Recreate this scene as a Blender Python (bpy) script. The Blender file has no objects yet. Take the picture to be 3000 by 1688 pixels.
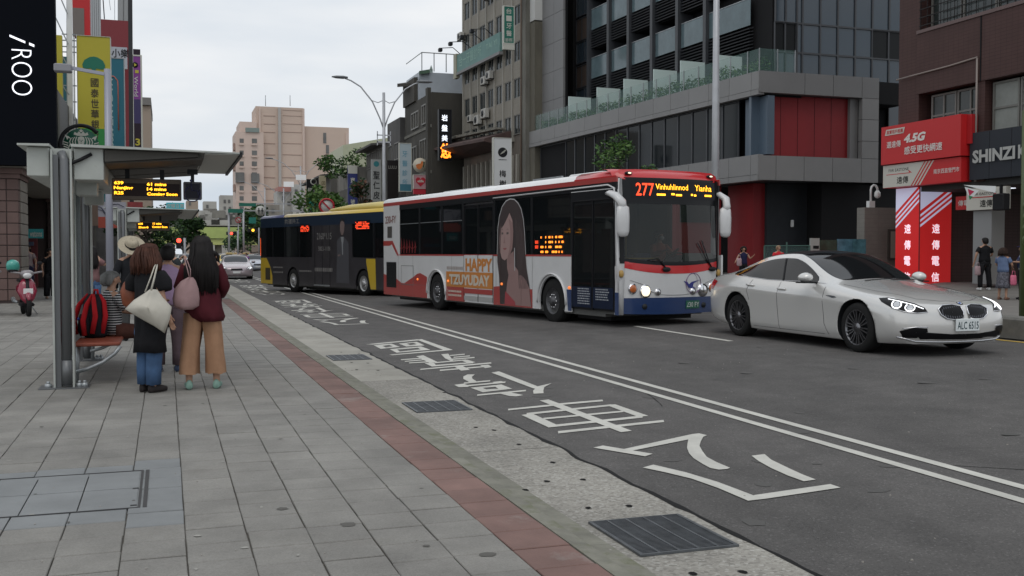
import bpy, bmesh, math, random
from math import sin, cos, pi, radians as R, sqrt, atan2
from mathutils import Vector as V, Matrix, noise, geometry
scene = bpy.context.scene
COL = scene.collection
rnd = random.Random(7)

# ---------------------------------------------------------------- camera
cd = bpy.data.cameras.new('camera'); cam = bpy.data.objects.new('camera', cd); COL.objects.link(cam)
cam.location = (0, 0, 1.45); cam.rotation_euler = (R(90-1.95), 0, R(-18.66))
cd.sensor_width = 36; cd.lens = 36; cd.clip_start = .1; cd.clip_end = 3000
scene.camera = cam
TH = R(18.66); PT = R(1.95)
FW = V((sin(TH)*cos(PT), cos(TH)*cos(PT), -sin(PT))); RT = V((cos(TH), -sin(TH), 0)); UP = RT.cross(FW)
def at(px, py, d):
    "world point seen at photo pixel (px, py) of the 3000 px photo, d metres away"
    return V((0, 0, 1.45)) + (FW + RT*((px-1500)/3000) - UP*((py-844)/3000))*d
def seen(p):
    v = V(p)-V((0, 0, 1.45)); d = v.dot(FW)
    return 1500+3000*v.dot(RT)/d, 844-3000*v.dot(UP)/d, d

# ---------------------------------------------------------------- sky, sun, exposure
w = bpy.data.worlds.new('World'); scene.world = w; w.use_nodes = True
nt = w.node_tree; N = nt.nodes; L = nt.links; N.clear()
out = N.new('ShaderNodeOutputWorld'); bg = N.new('ShaderNodeBackground'); L.new(bg.outputs[0], out.inputs[0])
sk = N.new('ShaderNodeTexSky'); sk.sky_type = 'NISHITA'; sk.sun_disc = False
sk.sun_elevation = R(58); sk.sun_rotation = R(200); sk.dust_density = 4; sk.air_density = 1.5
tc = N.new('ShaderNodeTexCoord'); mp = N.new('ShaderNodeMapping'); mp.inputs['Scale'].default_value = (1.2, 1.2, 5)
L.new(tc.outputs['Generated'], mp.inputs[0])
nz = N.new('ShaderNodeTexNoise'); nz.inputs['Scale'].default_value = 1.7; nz.inputs['Detail'].default_value = 5
nz.inputs['Roughness'].default_value = .5
L.new(mp.outputs[0], nz.inputs[0])
cr = N.new('ShaderNodeValToRGB'); cr.color_ramp.elements[0].position = .36; cr.color_ramp.elements[1].position = .64
cr.color_ramp.elements[0].color = (6.3, 7.0, 7.8, 1); cr.color_ramp.elements[1].color = (9.2, 9.25, 9.35, 1)
L.new(nz.outputs[0], cr.inputs[0])
mx = N.new('ShaderNodeMix'); mx.data_type = 'RGBA'; mx.inputs[0].default_value = .93
L.new(sk.outputs[0], mx.inputs[6]); L.new(cr.outputs[0], mx.inputs[7]); L.new(mx.outputs[2], bg.inputs[0])
bg.inputs[1].default_value = .105
sd = bpy.data.lights.new('sun', 'SUN'); sd.energy = .5; sd.angle = R(30); sd.color = (1, .96, .9)
sun = bpy.data.objects.new('sun', sd); COL.objects.link(sun)
sun.rotation_euler = (R(32), 0, R(-20)); sun.location = (0, 0, 60)
vs = scene.view_settings; vs.view_transform = 'Standard'; vs.look = 'None'; vs.exposure = 0; vs.gamma = 1
vs.use_curve_mapping = False

# ---------------------------------------------------------------- helpers
def tag(o, label=None, cat=None, group=None, kind=None):
    for k, v in (('label', label), ('category', cat), ('group', group), ('kind', kind)):
        if v: o[k] = v
    return o
def thing(name, label, cat, loc=(0, 0, 0), rz=0, group=None):
    o = bpy.data.objects.new(name, None); COL.objects.link(o); o.location = loc; o.rotation_euler = (0, 0, rz)
    o.empty_display_size = .2
    return tag(o, label, cat, group)
def copy_tree(o, parent=None, skip_label=True):
    c = o.copy(); COL.objects.link(c); c.parent = parent
    for ch in KIDS.get(o.name, []): copy_tree(ch, c)
    return c
KIDS = {}
def _reg(o, parent):
    o.parent = parent; KIDS.setdefault(parent.name, []).append(o)
    for a in ():
        pass

_M = {}
def mat(name, col, rough=.6, metal=0, var=0, vs_=3.0, bump=0, bs=40, emit=0, spec=.5, coat=0, dirt=None, rnd_obj=0, stretch=None, ecol=None):
    "procedural material: base colour broken up by two noises, fine bump"
    if name in _M: return _M[name]
    if max(col) < .05 and spec == .5 and not coat: spec = .18
    m = bpy.data.materials.new(name); m.use_nodes = True; n = m.node_tree.nodes; l = m.node_tree.links
    b = n['Principled BSDF']; b.inputs['Roughness'].default_value = rough; b.inputs['Metallic'].default_value = metal
    b.inputs['Specular IOR Level'].default_value = spec; b.inputs['Coat Weight'].default_value = coat
    b.inputs['Coat Roughness'].default_value = .05
    c4 = (*col, 1)
    b.inputs['Base Color'].default_value = c4
    m.diffuse_color = c4
    if emit:
        b.inputs['Emission Color'].default_value = (*(ecol or col), 1); b.inputs['Emission Strength'].default_value = emit
    if var or bump or rnd_obj or dirt:
        g = n.new('ShaderNodeNewGeometry'); src = g.outputs['Position']
        if stretch:
            ms = n.new('ShaderNodeMapping'); ms.inputs['Scale'].default_value = stretch; l.new(src, ms.inputs[0]); src = ms.outputs[0]
    last = None
    def mixc(fac, a, bb, mode='MIX'):
        x = n.new('ShaderNodeMix'); x.data_type = 'RGBA'; x.blend_type = mode
        if hasattr(fac, 'default_value'): l.new(fac, x.inputs[0])
        else: x.inputs[0].default_value = fac
        for sck, val in ((x.inputs[6], a), (x.inputs[7], bb)):
            if hasattr(val, 'is_linked'): l.new(val, sck)
            else: sck.default_value = val
        return x.outputs[2]
    if var:
        t = n.new('ShaderNodeTexNoise'); t.inputs['Scale'].default_value = vs_; t.inputs['Detail'].default_value = 8
        t.inputs['Roughness'].default_value = .65; l.new(src, t.inputs[0])
        r = n.new('ShaderNodeMapRange'); r.inputs[1].default_value = .3; r.inputs[2].default_value = .7; l.new(t.outputs[0], r.inputs[0])
        lo = tuple(x*(1-var) for x in col)+(1,); hi = tuple(min(1, x*(1+var)) for x in col)+(1,)
        last = mixc(r.outputs[0], lo, hi)
    if dirt:
        dc, ds, th = dirt
        t = n.new('ShaderNodeTexNoise'); t.inputs['Scale'].default_value = ds; t.inputs['Detail'].default_value = 10
        t.inputs['Roughness'].default_value = .7; l.new(src, t.inputs[0])
        r = n.new('ShaderNodeMapRange'); r.inputs[1].default_value = th; r.inputs[2].default_value = th+.12; l.new(t.outputs[0], r.inputs[0])
        last = mixc(r.outputs[0], last if last else c4, (*dc, 1))
    if rnd_obj:
        oi = n.new('ShaderNodeObjectInfo'); r = n.new('ShaderNodeMapRange'); l.new(oi.outputs['Random'], r.inputs[0])
        r.inputs[3].default_value = 1-rnd_obj; r.inputs[4].default_value = 1+rnd_obj
        hs = n.new('ShaderNodeHueSaturation'); l.new(r.outputs[0], hs.inputs['Value'])
        if last: l.new(last, hs.inputs['Color'])
        else: hs.inputs['Color'].default_value = c4
        last = hs.outputs[0]
    if last: l.new(last, b.inputs['Base Color'])
    if bump:
        t = n.new('ShaderNodeTexNoise'); t.inputs['Scale'].default_value = bs; t.inputs['Detail'].default_value = 6; l.new(src, t.inputs[0])
        bp = n.new('ShaderNodeBump'); bp.inputs['Strength'].default_value = min(1, bump); bp.inputs['Distance'].default_value = .01
        l.new(t.outputs[0], bp.inputs['Height']); l.new(bp.outputs[0], b.inputs['Normal'])
    _M[name] = m
    return m
def glass(name, tint, alpha=.5, rough=.02, spec=.8):
    "tinted pane: partly see-through, reflecting more at grazing angles"
    if name in _M: return _M[name]
    m = bpy.data.materials.new(name); m.use_nodes = True; n = m.node_tree.nodes; l = m.node_tree.links
    b = n['Principled BSDF']; b.inputs['Base Color'].default_value = (*tint, 1); b.inputs['Roughness'].default_value = rough
    b.inputs['Specular IOR Level'].default_value = spec; b.inputs['Alpha'].default_value = alpha
    _M[name] = m; return m

class MB:
    def __init__(s, mtx=None): s.v = []; s.f = []; s.m = []; s.sm = []; s.x = mtx
    def add(s, pts, faces, mi=0, smooth=False):
        o = len(s.v)
        if s.x: pts = [s.x @ V(p) for p in pts]
        s.v += [tuple(p) for p in pts]
        for f in faces: s.f.append([i+o for i in f]); s.m.append(mi); s.sm.append(smooth)
        return s
    BF = ((0, 3, 2, 1), (4, 5, 6, 7), (0, 1, 5, 4), (1, 2, 6, 5), (2, 3, 7, 6), (3, 0, 4, 7))
    def box(s, x0, x1, y0, y1, z0, z1, mi=0):
        return s.add([(x0, y0, z0), (x1, y0, z0), (x1, y1, z0), (x0, y1, z0), (x0, y0, z1), (x1, y0, z1), (x1, y1, z1), (x0, y1, z1)], s.BF, mi)
    def bbox(s, x0, x1, y0, y1, z0, z1, b=.01, mi=0):
        "box with chamfered edges (octagonal in plan and a chamfered top)"
        def ring(k, z): return [(x0+k+b, y0+k, z), (x1-k-b, y0+k, z), (x1-k, y0+k+b, z), (x1-k, y1-k-b, z), (x1-k-b, y1-k, z), (x0+k+b, y1-k, z), (x0+k, y1-k-b, z), (x0+k, y0+k+b, z)]
        return s.loft([ring(b, z0), ring(0, z0+b), ring(0, z1-b), ring(b, z1)], mi=mi, smooth=False)
    def loft(s, rings, mi=0, smooth=True, caps=True, closed=True):
        n = len(rings[0]); pts = [p for r in rings for p in r]; fs = []
        for i in range(len(rings)-1):
            for j in range(n if closed else n-1):
                k = (j+1) % n; fs.append((i*n+j, i*n+k, (i+1)*n+k, (i+1)*n+j))
        if caps: fs.append(tuple(reversed(range(n)))); fs.append(tuple(range((len(rings)-1)*n, len(rings)*n)))
        return s.add(pts, fs, mi, smooth)
    def tube(s, pts, r, n=8, mi=0, caps=True, flat=1):
        pts = [V(p) for p in pts]; rings = []; prev = None
        for i, p in enumerate(pts):
            d = (pts[min(i+1, len(pts)-1)]-pts[max(i-1, 0)]).normalized()
            if prev is None: a = V((0, 0, 1)) if abs(d.z) < .9 else V((1, 0, 0)); u = d.cross(a).normalized()
            else: u = (prev-d*prev.dot(d)).normalized()
            prev = u; v = d.cross(u); rr = r[i] if isinstance(r, (list, tuple)) else r
            rings.append([p+u*cos(2*pi*k/n)*rr+v*sin(2*pi*k/n)*rr*flat for k in range(n)])
        return s.loft(rings, mi, True, caps)
    def bar(s, p, q, w_, h=None, up=(0, 0, 1), mi=0):
        p = V(p); q = V(q); h = h or w_; d = (q-p).normalized(); up = V(up)
        if abs(d.dot(up)) > .98: up = V((1, 0, 0))
        u = d.cross(up).normalized()*w_/2; t = u.cross(d).normalized()*h/2
        return s.add([p-u-t, q-u-t, q+u-t, p+u-t, p-u+t, q-u+t, q+u+t, p+u+t], s.BF, mi)
    def cyl(s, p, q, r, n=16, mi=0, r2=None): return s.tube([p, q], [r, r2 if r2 is not None else r], n, mi)
    def ell(s, c, r, n=12, k=8, mi=0, rot=None):
        c = V(c); r = (r, r, r) if not isinstance(r, (list, tuple)) else r; rings = []
        for i in range(1, k):
            a = pi*i/k-pi/2
            ring = [V((r[0]*cos(a)*cos(2*pi*j/n), r[1]*cos(a)*sin(2*pi*j/n), r[2]*sin(a))) for j in range(n)]
            if rot: ring = [rot @ q for q in ring]
            rings.append([c+q for q in ring])
        t = V((0, 0, r[2]*.985)); t = rot @ t if rot else t
        return s.loft(rings, mi, True, True)
    def poly(s, pts, mi=0):
        "flat polygon (may be concave), triangulated"
        vs3 = [V(p) for p in pts]
        tri = geometry.tessellate_polygon([vs3])
        nrm = None; fs = []
        for t in tri: fs.append(t)
        return s.add(vs3, fs, mi)
    def prism(s, pts2, fn, d0, d1, mi=0):
        "outline pts2 in (u, v) pushed from depth d0 to d1; fn maps (u, v, depth) to 3d"
        n = len(pts2); a = [V(fn(u, v, d0)) for u, v in pts2]; b = [V(fn(u, v, d1)) for u, v in pts2]
        tri = geometry.tessellate_polygon([[V((u, v, 0)) for u, v in pts2]])
        fs = [tuple(t) for t in tri]+[tuple(i+n for i in reversed(t)) for t in tri]
        fs += [(i, (i+1) % n, (i+1) % n+n, i+n) for i in range(n)]
        return s.add(a+b, fs, mi)
    def build(s, name, mats, parent=None, label=None, cat=None, group=None, kind=None, smooth=None, bevel=0, sub=0):
        me = bpy.data.meshes.new(name); me.from_pydata(s.v, [], s.f)
        for m_ in (mats if isinstance(mats, (list, tuple)) else [mats]): me.materials.append(m_)
        me.polygons.foreach_set('material_index', s.m); me.polygons.foreach_set('use_smooth', [bool(x) for x in s.sm] if smooth is None else [smooth]*len(s.f))
        bm = bmesh.new(); bm.from_mesh(me); bmesh.ops.recalc_face_normals(bm, faces=bm.faces); bm.to_mesh(me); bm.free()
        me.update()
        return link(name, me, parent, label, cat, group, kind, bevel, sub)
def link(name, me, parent=None, label=None, cat=None, group=None, kind=None, bevel=0, sub=0):
    o = bpy.data.objects.new(name, me); COL.objects.link(o)
    if parent: _reg(o, parent)
    tag(o, label, cat, group, kind)
    if bevel:
        b = o.modifiers.new('bevel', 'BEVEL'); b.width = bevel; b.segments = 2; b.limit_method = 'ANGLE'
    if sub:
        b = o.modifiers.new('subdivision', 'SUBSURF'); b.levels = b.render_levels = sub
    return o
_T = {}
def text_mesh(s, bold=0, shear=0, space=1):
    k = (s, bold, shear, space)
    if k not in _T:
        cu = bpy.data.curves.new('t', 'FONT'); cu.body = s; cu.size = 1; cu.offset = bold; cu.shear = shear; cu.resolution_u = 6 if len(s) < 4 and ord(s[0]) < 999 else 2
        cu.align_x = 'CENTER'; cu.space_character = space; cu.fill_mode = 'FRONT'
        ob = bpy.data.objects.new('t', cu); COL.objects.link(ob)
        bpy.context.view_layer.update()
        dg = bpy.context.evaluated_depsgraph_get()
        me = bpy.data.meshes.new_from_object(ob.evaluated_get(dg)); bpy.data.objects.remove(ob); bpy.data.curves.remove(cu)
        vs3 = [tuple(v.co) for v in me.vertices]; fs = [tuple(p.vertices) for p in me.polygons]; bpy.data.meshes.remove(me)
        xs = [v[0] for v in vs3] or [0]; ys = [v[1] for v in vs3] or [0]
        _T[k] = (vs3, fs, min(xs), max(xs), min(ys), max(ys))
    return _T[k]
def text(mb, s, M, h, w=None, mi=0, bold=.012, shear=0, ext=0, align=0, space=1):
    "writes s into mb: M maps (right, up, out) to 3d, centred; h high, w wide (natural if None)"
    cjk = any(ord(c) > 0x2e80 for c in s); bold0 = bold
    if cjk: bold = 0
    vs3, fs, x0, x1, y0, y1 = text_mesh(s, bold, shear, space)
    if not fs: return 0
    sy = h/(y1-y0); sx = w/(x1-x0) if w else sy; cx = (x0+x1)/2 if align == 0 else (x0 if align < 0 else x1); cy = (y0+y1)/2
    k = bold0*.55*h if cjk else 0
    for q, (ox, oy) in enumerate(((0, 0), (k, 0), (-k, 0), (0, k), (0, -k)) if k else ((0, 0),)):
        mb.add([M @ V(((x-cx)*sx+ox, (y-cy)*sy+oy, ext+q*.0004)) for x, y, z in vs3], fs, mi)
    return (x1-x0)*sx
def vtext(mb, s, M, h, pitch, mi=0, bold=.012, w=None, ext=0):
    "vertical writing, first character at the top; M is the centre of the first character"
    for i, ch in enumerate(s):
        if ch != ' ': text(mb, ch, M @ Matrix.Translation((0, -i*pitch, 0)), h, w if w else None, mi, bold, ext=ext)
def on_y(px, py, Y):
    "world point on the plane y = Y seen at photo pixel (px, py)"
    r = FW*3000+RT*(px-1500)-UP*(py-844); t = Y/r.y; return V((0, 0, 1.45))+r*t
def frame(o, right, up=(0, 0, 1)):
    "matrix with x = right, y = up, z = out"
    r = V(right).normalized(); u = V(up); u = (u-r*u.dot(r)).normalized(); n = r.cross(u)
    m = Matrix((r, u, n)).transposed().to_4x4(); m.translation = V(o); return m
FACE_US = V((1, 0, 0))      # signs hung across the pavement face -Y: right is +X

# ---------------------------------------------------------------- common materials
white_paint = mat('white_paint', (.72, .73, .72), .35, var=.06, vs_=2)
dark_metal = mat('dark_metal', (.03, .032, .035), .45, .3)
black_plastic = mat('black_plastic', (.015, .015, .017), .45)
rubber = mat('rubber', (.018, .018, .018), .85, bump=.3, bs=60)
steel = mat('galvanised_steel', (.34, .36, .37), .45, .6, var=.25, vs_=6, stretch=(1, 1, .25))
chrome = mat('chrome', (.7, .7, .72), .12, 1)
amber = mat('led_amber', (1, .42, .02), emit=3.2, ecol=(1, .42, .02))
led_red = mat('led_red', (1, .07, .02), emit=1.5, ecol=(1, .07, .02))
led_white = mat('led_white', (.9, .93, 1), emit=1.3, ecol=(.85, .9, 1))
led_orange = mat('led_orange', (1, .24, .02), emit=3, ecol=(1, .24, .02))
sign_black = mat('sign_black', (.012, .012, .015), .4)
GLYPHS = {'qu':[[(3.23,17.41),(4.31,18.12),(4.28,17.9),(3.34,17.33)],[(4.28,18.07),(4.39,18.13),(4.38,15.96),(4.23,15.94)],[(3.24,15.52),(4.25,16.03),(4.37,15.93),(3.27,15.41)],[(3.33,17.22),(3.68,17.42),(3.59,17.18),(3.44,17.02)],[(3.68,17.42),(3.68,16.74),(3.59,16.89),(3.59,17.18)],[(3.68,16.74),(3.31,16.51),(3.44,16.72),(3.59,16.89)],[(3.31,16.51),(3.33,17.22),(3.44,17.02),(3.44,16.72)],[(3.8,17.38),(4.18,17.64),(4.07,17.45),(3.93,17.33)],[(4.18,17.64),(4.14,16.89),(4.07,17.16),(4.07,17.45)],[(4.14,16.89),(3.8,16.79),(3.92,17.02),(4.07,17.16)],[(3.8,16.79),(3.8,17.38),(3.93,17.33),(3.92,17.02)],[(3.44,16.42),(4.04,16.74),(3.93,16.51),(3.54,16.31)],[(4.04,16.74),(4.04,16.1),(3.91,16.23),(3.93,16.51)],[(4.04,16.1),(3.42,15.8),(3.51,15.97),(3.91,16.23)],[(3.42,15.8),(3.44,16.42),(3.54,16.31),(3.51,15.97)]],'kao':[[(3.26,14.78),(3.62,14.9),(3.59,14.77),(3.24,14.65)],[(3.27,14.54),(3.62,14.69),(3.59,14.56),(3.24,14.42)],[(3.28,14.32),(3.59,14.38),(3.56,14.25),(3.25,14.19)],[(3.58,15.15),(3.72,15.27),(3.68,14.22),(3.54,14.16)],[(3.47,14.16),(3.61,14.17),(3.53,13.71),(3.46,13.7)],[(3.64,14.24),(4.17,14.46),(4.12,14.32),(3.6,14.1)],[(3.5,13.86),(4.17,14.09),(4.12,13.93),(3.46,13.7)],[(4.06,14.42),(4.18,14.42),(4.19,14.05),(4.06,13.93)],[(4.02,15.33),(4.15,15.39),(4.01,14.7),(3.94,14.31),(3.9,14.32),(3.92,14.73)],[(4.12,15.17),(4.39,15.3),(4.35,15.16),(4.08,15.03)],[(4.1,14.89),(4.39,15.02),(4.35,14.88),(4.06,14.76)],[(3.96,14.62),(4.39,14.78),(4.35,14.62),(3.92,14.46)],[(3.25,13.49),(4.4,13.97),(4.36,13.82),(3.21,13.36)],[(3.47,13.3),(4.24,13.57),(4.2,13.43),(3.43,13.16)],[(3.76,13.65),(3.89,13.7),(3.85,13.16),(3.71,13.11)],[(4.14,13.65),(4.27,13.69),(4.23,13.39),(4.1,13.28)]],'ting':[[(4.02,12.75),(4.16,12.86),(4.12,11.26),(4.01,11.11)],[(4.01,11.11),(4.12,11.26),(4.38,11.48),(4.17,11.17),(4.05,10.88),(3.98,10.68),(3.86,10.68),(3.94,10.92),(4.02,11.07)],[(3.76,12.63),(3.67,12.66),(3.56,12.47),(3.49,12.23),(3.47,11.89),(3.57,11.88),(3.6,12.2),(3.65,12.4)],[(3.4,11.88),(3.77,12.0),(3.73,11.88),(3.36,11.76)],[(3.23,11.71),(3.36,11.77),(3.38,11.58),(3.33,11.47),(3.22,11.48)],[(3.37,11.64),(3.91,11.82),(3.86,11.69),(3.34,11.52)],[(3.74,11.82),(3.87,11.87),(3.87,11.69),(3.74,11.72)],[(3.34,11.4),(3.77,11.56),(3.64,11.39),(3.47,11.34)],[(3.77,11.56),(3.77,11.16),(3.62,11.21),(3.64,11.39)],[(3.77,11.16),(3.36,10.98),(3.47,11.2),(3.62,11.21)],[(3.36,10.98),(3.34,11.4),(3.47,11.34),(3.47,11.2)],[(3.25,10.83),(3.89,11.02),(3.85,10.91),(3.22,10.73)],[(3.5,10.87),(3.64,10.92),(3.72,10.62),(3.61,10.55),(3.55,10.61)]],'che':[[(3.74,10.16),(3.86,10.21),(3.87,8.16),(3.75,8.13)],[(3.24,9.72),(3.79,9.87),(3.75,9.76),(3.21,9.62)],[(3.84,9.9),(4.4,10.01),(4.36,9.9),(3.8,9.79)],[(3.33,9.41),(4.35,9.67),(4.3,9.56),(3.29,9.3)],[(4.28,9.64),(4.39,9.66),(4.38,8.87),(4.26,8.84)],[(3.24,9.31),(3.37,9.36),(3.36,8.66),(3.24,8.57)],[(3.38,9.08),(4.3,9.25),(4.25,9.16),(3.35,8.99)],[(3.28,8.67),(4.34,8.91),(4.28,8.79),(3.23,8.56)],[(3.25,8.36),(4.41,8.61),(4.36,8.5),(3.21,8.25)]],'gong':[[(3.24,7.55),(3.35,7.61),(3.58,7.17),(3.48,7.1)],[(3.45,7.42),(4.3,7.85),(4.28,7.77),(4.14,7.63),(3.49,7.34)],[(4.3,7.85),(4.37,7.86),(4.39,7.76),(4.32,7.7),(4.19,7.51),(4.09,7.35),(4.0,7.14),(3.92,6.93),(3.89,6.73),(3.88,6.52),(3.84,6.49),(3.77,6.49),(3.74,6.56),(3.76,6.71),(3.8,6.92),(3.86,7.1),(3.95,7.3),(4.04,7.46),(4.14,7.63)],[(3.28,6.73),(3.4,6.8),(3.5,6.49),(3.56,6.14),(3.58,5.72),(3.57,5.63),(3.47,5.61),(3.47,5.74),(3.47,5.98),(3.44,6.29),(3.36,6.54)],[(4.27,6.86),(4.4,6.88),(4.33,6.68),(4.28,6.38),(4.25,6.16),(4.24,5.99),(4.13,5.97),(4.13,6.16),(4.16,6.42),(4.21,6.66)],[(3.47,5.61),(3.59,5.73),(4.25,5.84),(4.25,5.73),(3.6,5.62)]]}
# ================================================================ GROUND, PAVEMENT, ROAD
def zr(X):
    t = min(1, max(0, (X-5.3)/4.2)); return -.12+.15*t*t*(3-2*t)
m_asphalt = mat('asphalt', (.106, .099, .093), .85, var=.2, vs_=1.3, bump=.6, bs=160, dirt=((.074, .071, .067), .5, .58))
def speckle(m, scale, cols, amount):
    "adds grit: small voronoi cells of other tints mixed into the base colour"
    n = m.node_tree.nodes; l = m.node_tree.links; b = n['Principled BSDF']
    g = n.new('ShaderNodeNewGeometry'); v = n.new('ShaderNodeTexVoronoi'); v.inputs['Scale'].default_value = scale
    l.new(g.outputs['Position'], v.inputs[0])
    cr_ = n.new('ShaderNodeValToRGB'); cr_.color_ramp.interpolation = 'CONSTANT'
    els = cr_.color_ramp.elements
    while len(els) < len(cols): els.new(.5)
    for i, (p, c) in enumerate(cols): els[i].position = p; els[i].color = (*c, 1)
    sp = n.new('ShaderNodeSeparateColor'); l.new(v.outputs['Color'], sp.inputs[0]); l.new(sp.outputs[0], cr_.inputs[0])
    x = n.new('ShaderNodeMix'); x.data_type = 'RGBA'; x.inputs[0].default_value = amount
    lk = b.inputs['Base Color'].links[0].from_socket; l.new(lk, x.inputs[6]); l.new(cr_.outputs[0], x.inputs[7]); l.new(x.outputs[2], b.inputs['Base Color'])
speckle(m_asphalt, 90, [(0, (.035, .035, .035)), (.25, (.075, .072, .07)), (.8, (.105, .10, .097)), (.96, (.2, .195, .19))], .42)
m_tile = mat('grey_paving_tile', (.232, .221, .198), .78, var=.17, vs_=.7, bump=.45, bs=120, rnd_obj=.09, dirt=((.19, .178, .155), 1.1, .56))
speckle(m_tile, 140, [(0, (.15, .145, .14)), (.3, (.22, .215, .205)), (.75, (.27, .265, .25))], .3)
m_tile_blue = mat('blue_grey_paving_tile', (.208, .217, .219), .75, var=.12, vs_=2, bump=.3, bs=120, rnd_obj=.05)
m_tile_red = mat('red_paving_tile', (.19, .113, .096), .8, var=.24, vs_=1.5, bump=.4, bs=90, rnd_obj=.09, dirt=((.26, .22, .2), 1.4, .58))
m_joint = mat('joint_mortar', (.115, .105, .09), .95, var=.3, vs_=8)
m_conc = mat('kerb_concrete', (.20, .195, .16), .85, var=.28, vs_=4, bump=.5, bs=50, dirt=((.15, .155, .10), 5, .52))
m_gutter = mat('washed_aggregate', (.30, .285, .25), .9, var=.22, vs_=1.2, bump=1, bs=70, dirt=((.23, .215, .185), 2.5, .58))
speckle(m_gutter, 55, [(0, (.13, .12, .11)), (.22, (.27, .255, .23)), (.6, (.36, .345, .31)), (.9, (.5, .49, .46))], .42)
m_slab = mat('smooth_gutter_concrete', (.34, .325, .285), .85, var=.16, vs_=1.1, bump=.35, bs=60, dirt=((.27, .255, .22), 1.8, .56))
m_line = mat('road_paint', (.56, .55, .50), .7, var=.1, vs_=5, bump=.4, bs=120, dirt=((.26, .25, .24), 30, .66))
m_yellow = mat('yellow_road_paint', (.55, .36, .05), .7, var=.2, vs_=6)

def tone(m, scale, amt, lo=.35, hi=.65):
    "broad wear: multiplies the colour by a slow stretched noise"
    n = m.node_tree.nodes; l = m.node_tree.links; b = n['Principled BSDF']; g = n.new('ShaderNodeNewGeometry'); mp_ = n.new('ShaderNodeMapping'); mp_.inputs['Scale'].default_value = scale; l.new(g.outputs['Position'], mp_.inputs[0])
    t = n.new('ShaderNodeTexNoise'); t.inputs['Scale'].default_value = 1; t.inputs['Detail'].default_value = 6; t.inputs['Roughness'].default_value = .6; l.new(mp_.outputs[0], t.inputs[0])
    r = n.new('ShaderNodeMapRange'); r.inputs[1].default_value = lo; r.inputs[2].default_value = hi; r.inputs[3].default_value = 1-amt; r.inputs[4].default_value = 1+amt; l.new(t.outputs[0], r.inputs[0])
    h = n.new('ShaderNodeHueSaturation'); l.new(r.outputs[0], h.inputs['Value']); l.new(b.inputs['Base Color'].links[0].from_socket, h.inputs['Color']); l.new(h.outputs[0], b.inputs['Base Color'])
tone(m_asphalt, (1.1, .05, 1), .13); tone(m_asphalt, (.35, .3, 1), .10); tone(m_asphalt, (2.5, 2.5, 1), .07, .42, .58)
tone(m_tile, (.45, .4, 1), .12); tone(m_tile, (2.2, 2.0, 1), .09, .4, .6); tone(m_tile_red, (1.5, .8, 1), .14); tone(m_gutter, (1.2, .7, 1), .13); tone(m_slab, (1, .6, 1), .12); tone(m_tile_blue, (1.6, 1.6, 1), .08); tone(m_line, (3, 1.2, 1), .08)
mb = MB(); mb.box(-900, 900, -60, 2000, -.6, -.3); mb.build('ground', mat('ground_soil', (.1, .1, .09), .95), kind='structure')
# road: one sheet following the crown
mb = MB(); xs = [2.93, 4, 5.3]+[5.3+.35*i for i in range(1, 13)]+[10.5, 13.1]
ys = [-6+3*i for i in range(14)]+[40, 60, 90, 140, 220, 400]
mb.add([(x, y, zr(x)) for y in ys for x in xs], [(j*len(xs)+i, j*len(xs)+i+1, (j+1)*len(xs)+i+1, (j+1)*len(xs)+i) for j in range(len(ys)-1) for i in range(len(xs)-1)], smooth=True)
mb.build('road', m_asphalt, kind='structure')
mb = MB(); mb.add([(13.1, 75, .026), (120, 75, .026), (120, 96, .026), (13.1, 96, .026)], [(0, 1, 2, 3)]); mb.add([(-120, 148, -.02), (120, 148, -.02), (120, 166, -.02), (-120, 166, -.02)], [(0, 1, 2, 3)])
mb.build('cross_road', m_asphalt, kind='structure')
# left pavement: mortar bed with loose tiles on it
pav = MB(); pav.box(-14, 1.575, -6, 34, -.3, -.014); pav.box(-14, 1.9, 34, 148, -.3, -.001, 1); pav.box(-14, 1.9, 168, 400, -.3, -.001, 1)
m_far = mat('distant_paving', (.225, .215, .2), .8, var=.15, vs_=2)
pav = pav.build('pavement', [m_joint, m_far], kind='structure')
red = MB(); red.box(1.58, 1.90, -6, 34, -.3, -.014); red = red.build('red_kerb_strip', m_joint, kind='structure')
def tile_mesh(name, a, b, m):
    t = MB(); h = .0; c = .004
    t.add([(0, 0, -.012), (a, 0, -.012), (a, b, -.012), (0, b, -.012), (0, 0, -c), (a, 0, -c), (a, b, -c), (0, b, -c), (c, c, 0), (a-c, c, 0), (a-c, b-c, 0), (c, b-c, 0)],
          [(0, 1, 5, 4), (1, 2, 6, 5), (2, 3, 7, 6), (3, 0, 4, 7), (4, 5, 9, 8), (5, 6, 10, 9), (6, 7, 11, 10), (7, 4, 8, 11), (8, 9, 10, 11)])
    me = bpy.data.meshes.new(name); me.from_pydata(t.v, [], t.f); me.materials.append(m); return me
CX0, CX1, CY0, CY1 = -1.13, -.12, 6.16, 7.22      # access cover let into the tiles
cells = []; cr_r = random.Random(3)
for i in range(-35, 7):
    x0 = -.524+.302*i; off = cr_r.choice((0, .155, .02, .17))+cr_r.uniform(-.01, .01)
    j = 0; y = -3.0+off
    while y < 34:
        ln = .307+cr_r.uniform(-.004, .004)
        cx, cy = x0+.15, y+.15
        if not (CX0-.02 < cx < CX1+.02 and CY0-.0 < cy < CY1+.0):
            blue = CX0-.45 < cx < CX1+.16 and CY0-.3 < cy < CY1+.28
            cells.append((x0, y, .302, ln, 'b' if blue else 'g'))
        y += ln
for k in range(112):
    y = -3.1+.325*k
    cells.append((1.59, y, .305, .325, 'r'))
near = []; rest = []; nearr = []; restr = []
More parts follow.
